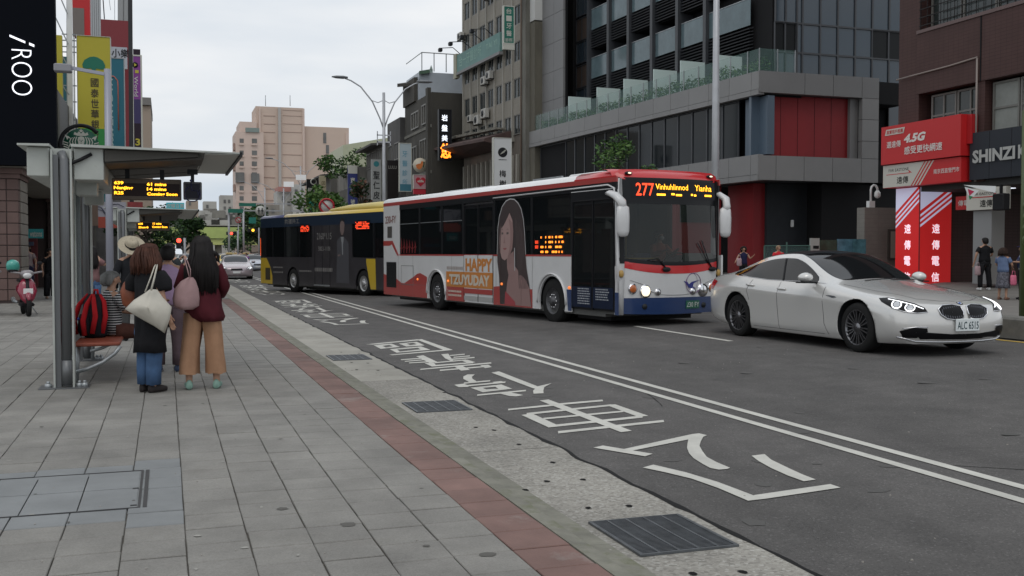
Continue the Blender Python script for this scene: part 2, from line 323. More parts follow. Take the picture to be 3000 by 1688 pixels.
for c in cells:
    px, py, d = seen((c[0]+.15, c[1]+.15, 0)) if c[1] > .5 else (-999, 0, 0)
    vis = -60 < px < 3060 and py < 1720 and c[1] > .5
    (near if vis and c[4] != 'r' else nearr if vis else rest if c[4] != 'r' else restr).append((d, c))
near.sort(); nearr.sort()
rest += near[300:]; near = near[:300]; restr += nearr[70:]; nearr = nearr[:70]
tm = {k: tile_mesh('paving_tile', .302-.006, .307-.011, m) for k, m in (('g', m_tile), ('b', m_tile_blue))}
tm['r'] = tile_mesh('red_tile', .298, .315, m_tile_red)
for grp, par, nm in ((near, pav, 'paving_tile'), (nearr, red, 'red_tile')):
    for d, c in grp:
        o = link(nm, tm[c[4]], par); o.location = (c[0]+.003+cr_r.uniform(-.002, .002), c[1]+.003, cr_r.uniform(-.002, .0015)); o.rotation_euler = (cr_r.uniform(-.004, .004), cr_r.uniform(-.004, .004), cr_r.uniform(-.007, .007))
for grp, par, nm, ms in ((rest, pav, 'paving_tile', [m_tile, m_tile_blue]), (restr, red, 'red_tile', [m_tile_red, m_tile_red])):
    t = MB()
    for d, c in grp:
        z = cr_r.uniform(-.002, .001); a, b = c[2]-.006, c[3]-.011; x, y = c[0]+.003, c[1]+.003
        t.add([(x, y, -.012), (x+a, y, -.012), (x+a, y+b, -.012), (x, y+b, -.012), (x, y, z), (x+a, y, z), (x+a, y+b, z), (x, y+b, z)], MB.BF[1:], 1 if c[4] == 'b' else 0)
    t.build(nm, ms, par, kind='stuff')
# access cover
cov = thing('access_cover', 'rectangular access cover inlaid with blue grey paving slabs in the pavement', 'access cover', (CX0, CY0, 0))
cw, ch_ = CX1-CX0, CY1-CY0; fr = MB()
for a in ((0, .035, 0, ch_), (cw-.05, cw-.035, 0, ch_), (cw-.022, cw, 0, ch_), (.035, cw-.05, 0, .012), (.035, cw-.05, ch_-.012, ch_)): fr.box(a[0], a[1], a[2], a[3], -.013, .0045)
fr.build('cover_frame', mat('cover_steel', (.07, .07, .072), .5, .6), cov)
kx = [.04, .34, .64, cw-.055]
for i in range(3):
    for j in range(2):
        t = MB(); t.box(kx[i]+.004, kx[i+1]-.004, .016+j*(ch_-.03)/2+.003, .012+(j+1)*(ch_-.03)/2-.003, -.013, .0022); t.build('slab', m_tile_blue, cov)
for p in ((.06, .03), (.06, .52), (cw-.09, .5), (cw-.09, .05), (.08, ch_-.05)):
    t = MB(); t.box(p[0], p[0]+.035, p[1], p[1]+.03, -.003, .0035); t.build('lifting_slot', dark_metal, cov)
# kerb and gutter
mb = MB()
prof = [(1.90, -.3), (1.90, -.002), (1.99, -.008), (2.11, -.106), (2.24, -.1145), (2.24, -.3)]
for y0, y1 in [(-6+1.0*i, -5.004+1.0*i) for i in range(60)]+[(54, 148), (168, 400)]:
    mb.loft([[(x, y0, z) for x, z in prof], [(x, y1, z) for x, z in prof]], smooth=False)
mb.build('kerb', m_conc, kind='structure')
gut = MB(); er = random.Random(5)
def gutter_strip(gm, y0, y1, mi):
    n = max(2, int((y1-y0)/.12)) if y1 < 40 else 4
    L_ = [(2.235, y0+(y1-y0)*i/n, -.117) for i in range(n+1)]
    Rr = [(2.975+noise.noise((0, (y0+(y1-y0)*i/n)*2.3, 0))*.05+er.uniform(-.012, .012), y0+(y1-y0)*i/n, -.117+.002) for i in range(n+1)]
    Rb = [(p[0]+.004, p[1], -.135) for p in Rr]
    k = n+1
    gm.add(L_+Rr+Rb, [(i, i+k, i+1+k, i+1) for i in range(n)]+[(i+k, i+2*k, i+1+2*k, i+1+k) for i in range(n)], mi)
for y0, y1, mi in ((-6, 2.2, 0), (2.205, 7.68, 0), (7.69, 12.38, 0), (12.39, 13.6, 1), (13.61, 17.9, 1), (17.91, 19.3, 1), (19.31, 23.5, 1), (23.51, 28, 1), (28.01, 34, 1), (34.01, 60, 1), (60.01, 148, 1), (168, 400, 1)):
    gutter_strip(gut, y0, y1, mi)
gut.build('gutter', [m_gutter, m_slab], kind='structure')
mb = MB()   # tar-filled crack between gutter and asphalt
n = 240; a = []; b = []
for i in range(n):
    y = 3+.13*i; x = 2.985+noise.noise((0, y*2.3, 0))*.05; wd = max(.004, .016+noise.noise((3, y*3.1, 1))*.026)
    a.append((x-wd-er.uniform(0, .012), y, -.1135)); b.append((x+wd, y+.01, -.1135))
mb.add(a+b, [(i, i+n, i+n+1, i+1) for i in range(n-1)]); mb.build('tar_seam', mat('tar', (.012, .012, .012), .7), kind='structure')
# weep holes and small debris in the gutter
mb = MB()
for px, py in ((1724, 1488), (1843, 1482), (1602, 1410), (1708, 1405), (1520, 1302), (1620, 1355), (1540, 1435), (2175, 1675), (2030, 1680), (1395, 1252), (1447, 1260), (1300, 1150), (1270, 1190), (1385, 1345), (1000, 1032), (1052, 1035), (1030, 1062), (1078, 1064), (1045, 1083), (1108, 1085)):
    p = at(px, py, 1); d = (p-V((0, 0, 1.45))); p = V((0, 0, 1.45))+d*((-.113-1.45)/d.z)
    mb.add([(p.x+.022*cos(a*pi/4)*er.uniform(.7, 1.2), p.y+.03*sin(a*pi/4)*er.uniform(.7, 1.2), -.1125) for a in range(8)], [tuple(range(8))])
mb.build('weep_hole', mat('hole_black', (.01, .01, .01), .9), kind='stuff')
m_hole = _M['hole_black']; gsteel = mat('grate_steel', (.13, .14, .15), .45, .6, var=.3, vs_=9)
def grate(x0, x1, y0, y1, label):
    t = thing('drain_grate', label, 'drain grate', (x0, y0, -.116), group='drain grates in the gutter')
    W, H = x1-x0, y1-y0
    b = MB(); b.box(0, W, 0, H, .0005, .0012); b.build('pit', m_hole, t)
    b = MB()
    for a in ((0, .02, 0, H), (W-.02, W, 0, H), (.02, W-.02, 0, .012), (.02, W-.02, H-.012, H)): b.box(a[0], a[1], a[2], a[3], .0015, .013)
    b.build('grate_frame', gsteel, t)
    b = MB()
    for k in range(1, 5): b.box(k*W/5-.007, k*W/5+.007, .012, H-.012, .0015, .0125)
    b.build('cross_bar', gsteel, t)
    b = MB(); n = int(H/.021)
    for k in range(1, n): b.box(.02, W-.02, k*H/n-.004, k*H/n+.004, .0015, .0105)
    b.build('bearing_bar', gsteel, t, kind='stuff')
grate(2.30, 2.88, 4.74, 5.43, 'large steel drain grate in the gutter nearest the bottom of the picture')
grate(2.31, 2.88, 9.76, 10.43, 'steel drain grate in the gutter beside the painted vehicle character')
grate(2.29, 2.86, 14.9, 15.63, 'pale drain grate in the smooth concrete gutter beyond the other two')
# road markings: flat thermoplastic, each a raised film 5 mm above the asphalt
mk = thing('road_lettering', 'large white bus stop characters painted upside down on the asphalt nearest the camera', 'road marking', (0, 0, 0), group='painted bus stop lettering')
GL_ORDER = ['gong', 'che', 'ting', 'kao', 'qu']
for k in GL_ORDER:
    b = MB()
    for q, p in enumerate(GLYPHS[k]): b.poly([(x, y, -.1135-.00012*q) for x, y in p])
    b.build('painted_character', m_line, mk)
for dy, lab in ((16.75, 'white bus stop characters on the asphalt beside the rear of the dark bus'), (33.6, 'white bus stop characters on the asphalt just behind the dark bus'), (50.6, 'farthest white bus stop characters on the asphalt in front of the taxi')):
    c = copy_tree(mk); c['label'] = lab; c.location = (0, dy, 0)
def strip(b, x0, x1, y0, y1, dz=.006):
    n = max(1, int((y1-y0)/3)); k = [(x, y0+(y1-y0)*i/n, zr(x)+dz) for i in range(n+1) for x in (x0, x1)]
    b.add(k, [(2*i, 2*i+1, 2*i+3, 2*i+2) for i in range(n)])
b = MB(); strip(b, 5.37, 5.47, -3, 75); b.build('lane_line', m_line, kind='structure')
b = MB(); strip(b, 5.07, 5.17, -3, 75); b.build('lane_line', m_line, kind='structure')
b = MB()
for y0 in (14.6, 24.6, 34.6, 44.6, 54.6): strip(b, 8.64, 8.74, y0, y0+3.6)
b.build('dashed_lane_line', m_line, kind='structure')
b = MB(); strip(b, 12.82, 12.94, -3, 70); b.build('kerbside_line', m_yellow, kind='structure')
# right-hand island kerb and pavement, rising towards the shops
b = MB(); prof = [(13.1, -.3), (13.1, .36), (13.14, .40), (13.5, .40), (13.52, -.3)]
b.loft([[(x, -6, z) for x, z in prof], [(x, 16.2, z) for x, z in prof]], smooth=False)
b.build('island_kerb', mat('dark_kerb_concrete', (.15, .145, .13), .85, var=.25, vs_=4, bump=.4), kind='structure')
b = MB(); ra = [(13.1, .05), (17, .05), (24, .06), (27.5, .36), (60, .45)]
m_rp = mat('right_paving', (.19, .18, .165), .8, var=.12, vs_=2, dirt=((.25, .235, .21), 1.2, .55))
ysr = [-6, 28, 34, 75]
def zright(x, y):
    for (a, za), (c, zc) in zip(ra, ra[1:]):
        if x <= c: z = za+(zc-za)*(x-a)/(c-a); break
    else: z = .45
    return z
rx = [13.1, 17, 24, 25, 26, 27.5, 60]
b.add([(x, y, zright(x, y)) for y in ysr for x in rx], [(j*7+i, j*7+i+1, (j+1)*7+i+1, (j+1)*7+i) for j in range(3) for i in range(6)])
b.add([(13.1, -6, -.3), (13.1, 75, -.3), (13.1, 75, .05), (13.1, -6, .05)], [(0, 1, 2, 3)])
b.build('right_pavement', m_rp, kind='structure')
b = MB(); b.box(13.1, 60, 96, 148, -.3, .06); b.box(13.1, 60, 166, 400, -.3, .06); b.build('far_right_pavement', m_rp, kind='structure')
# ================================================================ CARS
from mathutils.bvhtree import BVHTree
pearl = mat('pearl_white_car_paint', (.63, .622, .60), .24, .28, coat=1, spec=.6)
car_glass = mat('dark_car_glass', (.008, .009, .010), .05, spec=.42)
lamp_glow = mat('car_headlight_glow', (1, 1, 1), emit=1.5, ecol=(.93, .96, 1))
tail_red = mat('tail_lamp_red', (.45, .01, .015), .2, coat=1)
rim_metal = mat('dark_alloy', (.2, .2, .21), .28, .9)
lamp_black = mat('lamp_housing', (.006, .006, .007), .3)
# stations of the sedan: x, then half section as (y, z) pairs from sill to centre line
ST = [
 # x,    sill         lower        mid          crease       shoulder     belt         win top      roof edge    roof mid     centre
 (2.30, (.70,.17), (.83,.24), (.875,.37), (.865,.50), (.82,.60), (.72,.665), (.60,.685), (.45,.70), (.22,.715), (0,.72)),
 (2.02, (.82,.15), (.90,.24), (.93,.38), (.93,.55), (.905,.66), (.83,.725), (.70,.755), (.52,.78), (.26,.80), (0,.805)),
 (1.60, (.85,.14), (.92,.24), (.945,.38), (.945,.58), (.925,.72), (.86,.785), (.73,.815), (.55,.84), (.28,.86), (0,.865)),
 (1.15, (.86,.135), (.925,.24), (.945,.40), (.94,.62), (.92,.76), (.86,.83), (.76,.87), (.57,.895), (.29,.915), (0,.92)),
 (.84, (.86,.135), (.925,.24), (.945,.40), (.94,.64), (.92,.78), (.865,.865), (.79,.905), (.62,.935), (.32,.965), (0,.975)),
 (.58, (.86,.135), (.925,.24), (.945,.40), (.94,.65), (.92,.79), (.865,.885), (.79,.975), (.70,1.03), (.36,1.075), (0,1.09)),
 (.12, (.86,.135), (.925,.24), (.945,.40), (.94,.67), (.92,.80), (.86,.90), (.70,1.19), (.62,1.245), (.34,1.285), (0,1.30)),
 (-.12, (.86,.135), (.925,.24), (.945,.40), (.94,.68), (.92,.81), (.86,.905), (.67,1.25), (.60,1.31), (.33,1.345), (0,1.36)),
 (-.22, (.86,.135), (.925,.24), (.945,.40), (.94,.68), (.92,.81), (.86,.908), (.665,1.265), (.595,1.325), (.33,1.365), (0,1.38)),
 (-.65, (.86,.135), (.925,.24), (.945,.40), (.945,.70), (.925,.83), (.86,.925), (.66,1.265), (.59,1.325), (.32,1.37), (0,1.385)),
 (-1.05, (.86,.14), (.925,.24), (.945,.40), (.95,.72), (.93,.85), (.87,.945), (.69,1.20), (.61,1.265), (.32,1.325), (0,1.345)),
 (-1.36, (.86,.15), (.925,.24), (.945,.40), (.95,.73), (.935,.87), (.88,.965), (.75,1.095), (.66,1.16), (.34,1.245), (0,1.27)),
 (-1.62, (.85,.16), (.92,.24), (.94,.40), (.945,.73), (.93,.88), (.87,.985), (.78,1.035), (.68,1.085), (.35,1.145), (0,1.165)),
 (-1.98, (.83,.17), (.905,.25), (.93,.40), (.93,.73), (.905,.88), (.83,.975), (.74,.995), (.62,1.01), (.32,1.03), (0,1.035)),
 (-2.28, (.76,.20), (.86,.27), (.885,.42), (.885,.72), (.86,.86), (.78,.95), (.68,.975), (.55,.985), (.28,.995), (0,1.0)),
 (-2.44, (.70,.24), (.80,.30), (.83,.44), (.835,.70), (.81,.83), (.73,.915), (.62,.945), (.50,.955), (.25,.965), (0,.97)),
]
for i_ in range(2, 13):      # waist crease: hollow the doors below it
    L_ = list(ST[i_]); L_[3] = (L_[3][0]-.022, L_[3][1]+.02); L_[4] = (L_[4][0]+.010, L_[4][1]+.045); L_[5] = (L_[5][0]-.008, L_[5][1]+.012); ST[i_] = tuple(L_)
def car_body(paint, roof_black=True, name='body', nose=.17):
    nr = len(ST); half = 10; rings = []
    for s in ST:
        x = s[0]; R_ = [(x, y, z) for y, z in s[1:]]; Lf = [(x, -y, z) for y, z in reversed(s[1:-1])]
        rings.append(R_+Lf)                # open ring over the top, from +y sill to -y sill
    n = len(rings[0]); v = [p for r in rings for p in r]; f = []; m = []
    def face(i, j): return (i*n+j, i*n+j+1, (i+1)*n+j+1, (i+1)*n+j)
    for i in range(nr-1):
        for j in range(n-1):
            k = min(j, n-2-j)          # 0 lower .. 8 centre
            mi = 0
            if k == 5 and 5 <= i <= 11: mi = 1      # side glass
            if k in (7, 8) and 4 <= i <= 6: mi = 1  # windscreen
            if k in (7, 8) and 10 <= i <= 11: mi = 1
            if roof_black and k in (7, 8) and 7 <= i <= 9: mi = 2
            f.append(face(i, j)); m.append(mi)
    # underside
    for i in range(nr-1): f.append((i*n, (i+1)*n, (i+1)*n+n-1, i*n+n-1)); m.append(3)
    # nose and tail: columns across, bulging out
    def cap(ring0, sgn, bulge, zt):
        rows = 10; cols = 7; base = len(v); idx = {}
        for r in range(rows):
            a = V(v[ring0+r]); 
            for c in range(cols):
                if c == 0: idx[r, c] = ring0+r; continue
                if c == cols-1: idx[r, c] = ring0+n-1-r; continue
                t = c/(cols-1)*2-1; y = -a.y*t
                if r == rows-1: idx[r, c] = ring0+9; continue
                z = a.z+(zt*(1-t*t) if r > 5 else 0)
                v.append((a.x+sgn*bulge[r]*(1-abs(t)**2.4), y, z)); idx[r, c] = len(v)-1
        for r in range(rows-1):
            for c in range(cols-1):
                q = [idx[r, c], idx[r, c+1], idx[r+1, c+1], idx[r+1, c]]; q = list(dict.fromkeys(q))
                if len(q) >= 3: f.append(tuple(q)); m.append(0)
    cap(0, 1, [.10, .19, .21, .20, .18, .13, .08, .04, .02, 0], .0)
    cap((nr-1)*n, -1, [.05, .10, .12, .12, .12, .10, .06, .03, .01, 0], 0)
    me = bpy.data.meshes.new(name); me.from_pydata(v, [], f)
    for q in (paint, car_glass, lamp_black, dark_metal): me.materials.append(q)
    me.polygons.foreach_set('material_index', m); me.polygons.foreach_set('use_smooth', [True]*len(f))
    bm = bmesh.new(); bm.from_mesh(me); bmesh.ops.recalc_face_normals(bm, faces=bm.faces)
    cl = bm.edges.layers.float.new('crease_edge')
    for e in bm.edges:
        if len(e.link_faces) == 2 and e.link_faces[0].material_index != e.link_faces[1].material_index: e[cl] = .55
    bm.verts.ensure_lookup_table()
    for i in range(1, nr-2):
        for j in (3, n-4):
            e = bm.edges.get((bm.verts[i*n+j], bm.verts[(i+1)*n+j]))
            if e: e[cl] = .75
    bm.to_mesh(me); bm.free()
    o = bpy.data.objects.new(name, me); COL.objects.link(o)
    s = o.modifiers.new('s', 'SUBSURF'); s.levels = s.render_levels = 3
    cut = MB()
    for ax in (1.5, -1.42):
        for sg in (-1, 1): cut.cyl((ax, sg*1.1, .335), (ax, sg*.62, .335), .385, 40)
    cme = bpy.data.meshes.new('c'); cme.from_pydata(cut.v, [], cut.f)
    bm = bmesh.new(); bm.from_mesh(cme); bmesh.ops.recalc_face_normals(bm, faces=bm.faces); bm.to_mesh(cme); bm.free()
    co = bpy.data.objects.new('c', cme); COL.objects.link(co)
    b = o.modifiers.new('b', 'BOOLEAN'); b.object = co; b.operation = 'DIFFERENCE'; b.solver = 'EXACT'
    bpy.context.view_layer.update(); dg = bpy.context.evaluated_depsgraph_get()
    me2 = bpy.data.meshes.new_from_object(o.evaluated_get(dg)); bpy.data.objects.remove(o); bpy.data.objects.remove(co)
    for p in me2.polygons:
        c = p.center
        for ax in (1.5, -1.42):
            if sqrt((c.x-ax)**2+(c.z-.335)**2) < .388 and abs(c.y) > .55 and p.material_index == 0 and (abs(p.normal.y) < .3 or abs(c.y) < .66): p.material_index = 3
    bm = bmesh.new(); bm.from_mesh(me2); tree = BVHTree.FromBMesh(bm); bm.free()
    me2.name = name
    return me2, tree
def project(tree, p, d, off=.004):
    h = tree.ray_cast(V(p), V(d).normalized(), 6)
    return (h[0]-V(d).normalized()*off, h[1]) if h[0] else None
def patch(mb, tree, out2, fn, d, off=.004, mi=0, rings=4):
    "outline laid onto the body: fn maps (u, v) to a point well outside, d is the direction inwards"
    cx = sum(p[0] for p in out2)/len(out2); cy = sum(p[1] for p in out2)/len(out2); o2 = []
    for a, b in zip(out2, out2[1:]+out2[:1]): o2 += [a, ((a[0]+b[0])/2, (a[1]+b[1])/2)]
    grid = []
    for k in range(rings+1):
        s = 1-k/rings if k < rings else .02
        ring = []
        for u, v_ in o2:
            h = project(tree, fn(cx+(u-cx)*s, cy+(v_-cy)*s), d, off)
            ring.append(h[0] if h else V(fn(cx+(u-cx)*s, cy+(v_-cy)*s))+V(d))
        grid.append(ring)
    mb.loft(grid, mi, True, caps=False)
def seam(mb, tree, pts2, fn, d, r=.003, mi=0, off=.0, steps=6):
    P = []
    for (a, b), (c, e) in zip(pts2, pts2[1:]):
        for k in range(steps+(1 if (c, e) == pts2[-1] else 0)):
            t = k/steps; h = project(tree, fn(a+(c-a)*t, b+(e-b)*t), d, off)
            if h: P.append(h[0])
    if len(P) > 1: mb.tube(P, r, 5, mi)
def wheel_parts(root, x, y, r, wdt, side, rimm, spokes=20, tyre_name='tyre', hub=.62):
    wl = MB(); X = lambda a, rr: [(a, rr)]
    prof = [(-wdt/2, r*.72), (-wdt/2-.004, r*.82), (-wdt/2+.012, r*.97), (-wdt/2+.035, r), (wdt/2-.035, r), (wdt/2-.012, r*.97), (wdt/2+.004, r*.82), (wdt/2, r*.72), (wdt/2-.06, r*.70), (-wdt/2+.06, r*.70)]
    n = 32; rings = [[(x+rr*cos(2*pi*k/n), y+a*1, r+rr*sin(2*pi*k/n)) for k in range(n)] for a, rr in prof]
    rings.append(rings[0]); wl.loft(rings, 0, True, caps=False); w_ = wl.build('wheel', rubber, root)
    rm = MB(); yo = y+side*wdt*.46; yi = y+side*wdt*.30
    for ra, rb, y0, y1 in ((r*.735, r*.68, yo, yi), ):
        R4 = [[(x+q*cos(2*pi*k/n), yy, r+q*sin(2*pi*k/n)) for k in range(n)] for q, yy in ((ra, y0), (ra-.012, y0+side*.004), (rb, y0), (rb-.01, y1), (rb-.02, y-side*.05))]
        rm.loft(R4, 0, True, caps=False)
    for k in range(spokes):
        a = 2*pi*k/spokes; da = .035 if k % 2 else -.035
        p = (x+.05*cos(a), yo-side*.02, r+.05*sin(a)); q = (x+r*.69*cos(a+da), yo-side*.004, r+r*.69*sin(a+da))
        rm.bar(p, q, .013*r/.34, .022, up=(0, side, 0))
    rm.cyl((x, yo-side*.06, r), (x, yo-side*.002, r), .062*r/.34, 16)
    rm.build('rim', rimm, w_)
    dk = MB(); dk.cyl((x, yo-side*.10, r), (x, yo-side*.095, r), r*.70, 32); dk.build('brake_disc', dark_metal, w_)
    return w_
FR = lambda y, z: (3.5, y, z); DF = (-1, 0, 0)
SR = lambda x, z: (x, -2.0, z); DR = (0, 1, 0)
SL = lambda x, z: (x, 2.0, z); DL = (0, -1, 0)
def sedan(label, paint, loc, ang, scale=1, group=None, full=True, roof_black=True, lamps=True, body=None, plate='ALC-6515', cat='car'):
    root = thing('parked_car' if 0 else 'sedan_car', label, cat, loc, ang, group); root.scale = (scale,)*3
    me, tree = body or car_body(paint, roof_black)
    link('body', me, root)
    for ax in (1.5, -1.42):
        for sg in (-1, 1): wheel_parts(root, ax, sg*.80, .335, .235, sg, rim_metal, 20 if full else 10)
    for s, fn, d in ((-1, SR, DR), (1, SL, DL)):
        sd_ = lambda pts: [(x, z) for x, z in pts]
        # headlight wrapping round the corner, seen from the front
        c45 = 1/sqrt(2); FD = lambda u, z, s=s: (2.3-c45*u+1.5*c45, s*.85+s*c45*u+s*1.5*c45, z); DD = (-c45, -s*c45, 0)
        h = MB(); patch(h, tree, [(-.30, .585), (-.26, .64), (-.14, .69), (.04, .73), (.20, .755), (.31, .745), (.27, .70), (.14, .635), (-.02, .59), (-.18, .572)], FD, DD, .006); h = h.build('headlight', lamp_black, root)
        g = MB()
        for cu_, cz_, rr in ((-.09, .638, .045), (.075, .675, .047)):
            seam(g, tree, [(cu_+rr*1.25*cos(R(a_)), cz_+rr*sin(R(a_))) for a_ in range(130, 411, 20)], FD, DD, .0075, off=.014, steps=1)
        seam(g, tree, [(-.25, .625), (-.13, .672), (.04, .712), (.19, .738)], FD, DD, .006, off=.012)
        g.build('lamp_ring', lamp_glow if lamps else chrome, h, kind='stuff')
        for cu_, cz_, rr in ((-.09, .638, .032), (.075, .675, .034)):
            g = MB(); patch(g, tree, [(cu_+rr*1.2*cos(a_*pi/6), cz_+rr*sin(a_*pi/6)) for a_ in range(12)], FD, DD, .010); g.build('lens', mat('lamp_lens', (.5, .52, .55), .1, coat=1), h)
        g = MB(); seam(g, tree, [(-.30, .583), (-.18, .570), (-.02, .588), (.14, .633)], FD, DD, .006, off=.01); g.build('lamp_trim', chrome, h)
        t = MB(); tp = [(-2.30, .72), (-2.22, .80), (-2.10, .86), (-2.12, .80), (-2.20, .70)]
        patch(t, tree, [(-2.36, .74), (-2.30, .90), (-2.08, .87), (-2.14, .80), (-2.24, .73)], fn, d, .006); t.build('tail_light', tail_red, root)
        # mirror
        mr = MB(); y = s*1.02
        prof = [(.10, .0), (.085, .05), (.05, .085), (0, .10), (-.06, .08), (-.075, .0)]
        rings = []
        for k, q in enumerate((.25, .8, 1, .95, .7, .2)):
            yy = s*(.90+.045*k); rings.append([(.50+.115*q*cos(2*pi*a/12), yy, .985+.075*q*sin(2*pi*a/12)) for a in range(12)])
        mr.loft(rings); mr = mr.build('wing_mirror', paint, root)
        q = MB(); q.bar((.55, s*.83, .905), (.50, s*.98, .925), .03, .025); q.box(.41, .60, min(s*.93, s*1.11), max(s*.93, s*1.11), .905, .925); q.build('mirror_foot', black_plastic, mr)
        if not full: continue
        l = MB()
        seam(l, tree, [(.80, .72), (.82, .35), (.90, .20)], fn, d, .0035); seam(l, tree, [(.80, .72), (.78, .86)], fn, d, .0035)
        seam(l, tree, [(-.29, .90), (-.30, .55), (-.27, .19)], fn, d, .0035)
        seam(l, tree, [(-1.02, .92), (-1.10, .75), (-1.05, .60)], fn, d, .0035)
        seam(l, tree, [(.80, .20), (-.98, .20)], fn, d, .003)
        l.build('panel_gap', black_plastic, root)
        c = MB(); seam(c, tree, [(.74, .905), (.3, .918), (-.65, .925), (-1.15, .955), (-1.42, .985)], fn, d, .006, steps=8); c.build('window_trim', chrome, root)
        p = MB(); seam(p, tree, [(-.26, .925), (-.36, 1.10), (-.44, 1.25)], fn, d, .016); p.build('door_pillar', black_plastic, root)
        # door handles in their bowls, gill on the wing
        for hx, hz in ((-1.02, .835), (-.20, .80)):
            hh = MB(); P = project(tree, fn(hx, hz), d, .022); hh.tube([P[0]+V((-.10, s*-.012, .004)), P[0]+V((-.06, 0, 0)), P[0]+V((.06, 0, 0)), P[0]+V((.10, s*-.012, -.004))], .013, 8); hh.build('door_handle', paint, root)
        gi = MB(); patch(gi, tree, [(1.10, .725), (1.02, .715), (.90, .735), (.86, .745), (.95, .748), (1.05, .742)], fn, d, .006); gi.build('wing_vent', chrome, root)
    if not full: 
        g = MB(); patch(g, tree, [(-.34, .50), (-.30, .62), (.30, .62), (.34, .50)], FR, DF, .008); g.build('grille', lamp_black, root)
        p = MB(); P = project(tree, FR(0, .40), DF, .02); p.box(P[0].x-.01, P[0].x+.008, -.2, .2, .34, .46); p.build('number_plate', white_paint, root); return root
    # kidney grilles with slats
    for s in (-1, 1):
        out2 = [(s*.055, .50), (s*.035, .58), (s*.05, .655), (s*.15, .677), (s*.31, .668), (s*.395, .62), (s*.375, .55), (s*.29, .495), (s*.16, .482)]
        g = MB(); patch(g, tree, out2, FR, DF, .008); g = g.build('kidney_grille', lamp_black, root)
        b = MB(); P = [project(tree, FR(*q), DF, .014)[0] for q in out2+out2[:1]]; b.tube(P, .0075, 6); b.build('grille_surround', chrome, g)
        b = MB()
        for k in range(9):
            u = s*(.072+.034*k); top = .662-.003*k-(.02 if k > 7 else 0); bot = .50+abs(k-3)*.0035
            a = project(tree, FR(u, top), DF, .012)[0]; c = project(tree, FR(u, bot), DF, .012)[0]; b.bar(a, c, .014, .005, up=(1, 0, 0))
        b.build('grille_slat', mat('dark_chrome', (.10, .10, .11), .3, .8), g, kind='stuff')
    # roundel: dark ring, blue and white quarters
    P, nrm = project(tree, FR(0, .712), (-1, 0, -.15), .004); P = project(tree, (2.38, 0, 2), (0, 0, -1), .003); Z = P[1]; P = P[0]
    fm = frame(P, (0, 1, 0), (V((0, 1, 0)).cross(Z))*-1)
    b = MB(fm); b.add([(.042*cos(a*pi/12), .042*sin(a*pi/12), 0) for a in range(24)], [tuple(range(24))])
    b.add([(.028*cos(a*pi/12), .028*sin(a*pi/12), .002) for a in range(24)], [tuple(range(24))], 1)
    for q in (0, 2): b.add([(0, 0, .003)]+[(.028*cos((q*6+a)*pi/12), .028*sin((q*6+a)*pi/12), .003) for a in range(7)], [tuple(range(8))], 2)
    b.build('badge', [black_plastic, white_paint, mat('badge_blue', (.02, .12, .5), .3)], root)
    # lower intake, fog slots, chrome lip, plate
    b = MB(); patch(b, tree, [(-.62, .235), (-.70, .30), (-.56, .325), (-.25, .30), (.25, .30), (.56, .325), (.70, .30), (.62, .235), (0, .225)], FR, DF, .008)
    for s in (-1, 1): patch(b, tree, [(s*.80, .25), (s*.845, .34), (s*.72, .385), (s*.56, .375), (s*.55, .33), (s*.66, .30), (s*.66, .25)], FR, DF, .010)
    b.build('air_intake', lamp_black, root)
    b = MB(); seam(b, tree, [(-.84, .26), (-.66, .205), (-.3, .195), (.3, .195), (.66, .205), (.84, .26)], FR, DF, .011, off=.004); b.build('lower_lip', chrome, root)
    b = MB()
    for s in (-1, 1): seam(b, tree, [(s*.55, .39), (s*.70, .392), (s*.82, .37)], FR, DF, .007, off=.006)
    b.build('fog_light', chrome, root, kind='stuff')
    P = project(tree, FR(0, .415), DF, .02)[0]; x = P.x+.012
    p = MB(); p.bbox(x-.018, x, -.19, .19, .335, .495, .006); p = p.build('number_plate', mat('plate_white', (.68, .72, .72), .45), root)
    t = MB(); text(t, plate.replace('-', ' '), frame((x+.002, 0, .41), (0, 1, 0)), .098, .34, bold=.01); t.build('lettering', mat('plate_green', (.01, .04, .05), .5), p)
    l = MB(); TP = lambda y, x_: (x_, y, 2.2)
    seam(l, tree, [(-.72, .98), (-.66, 1.6), (-.50, 2.15), (-.25, 2.30), (0, 2.34), (.25, 2.30), (.50, 2.15), (.66, 1.6), (.72, .98)], TP, (0, 0, -1), .003, steps=6)
    seam(l, tree, [(-.76, .30), (-.76, .55)], TP, (0, 0, -1), .001)
    l.build('bonnet_gap', black_plastic, root)
    w_ = MB()
    for y0, y1 in ((-.35, .25), (.1, .62)):
        a = project(tree, (.97, y0, 2), (0, 0, -1), .012)[0]; c = project(tree, (.86, y1, 2), (0, 0, -1), .012)[0]; w_.bar(a, c, .012)
    w_.build('wiper', black_plastic, root)
    return root
ANG = lambda a: R(a-90)       # heading a degrees clockwise of -Y seen from above is +X turned by this
sedan('white four door sedan with black roof and lit headlights in front of the bus', pearl,
      (9.234+.945*1.084+1.42*1.084*sin(R(1.2)), 15.444-1.42*1.084*cos(R(1.2)), .03), ANG(1.2), 1.065)
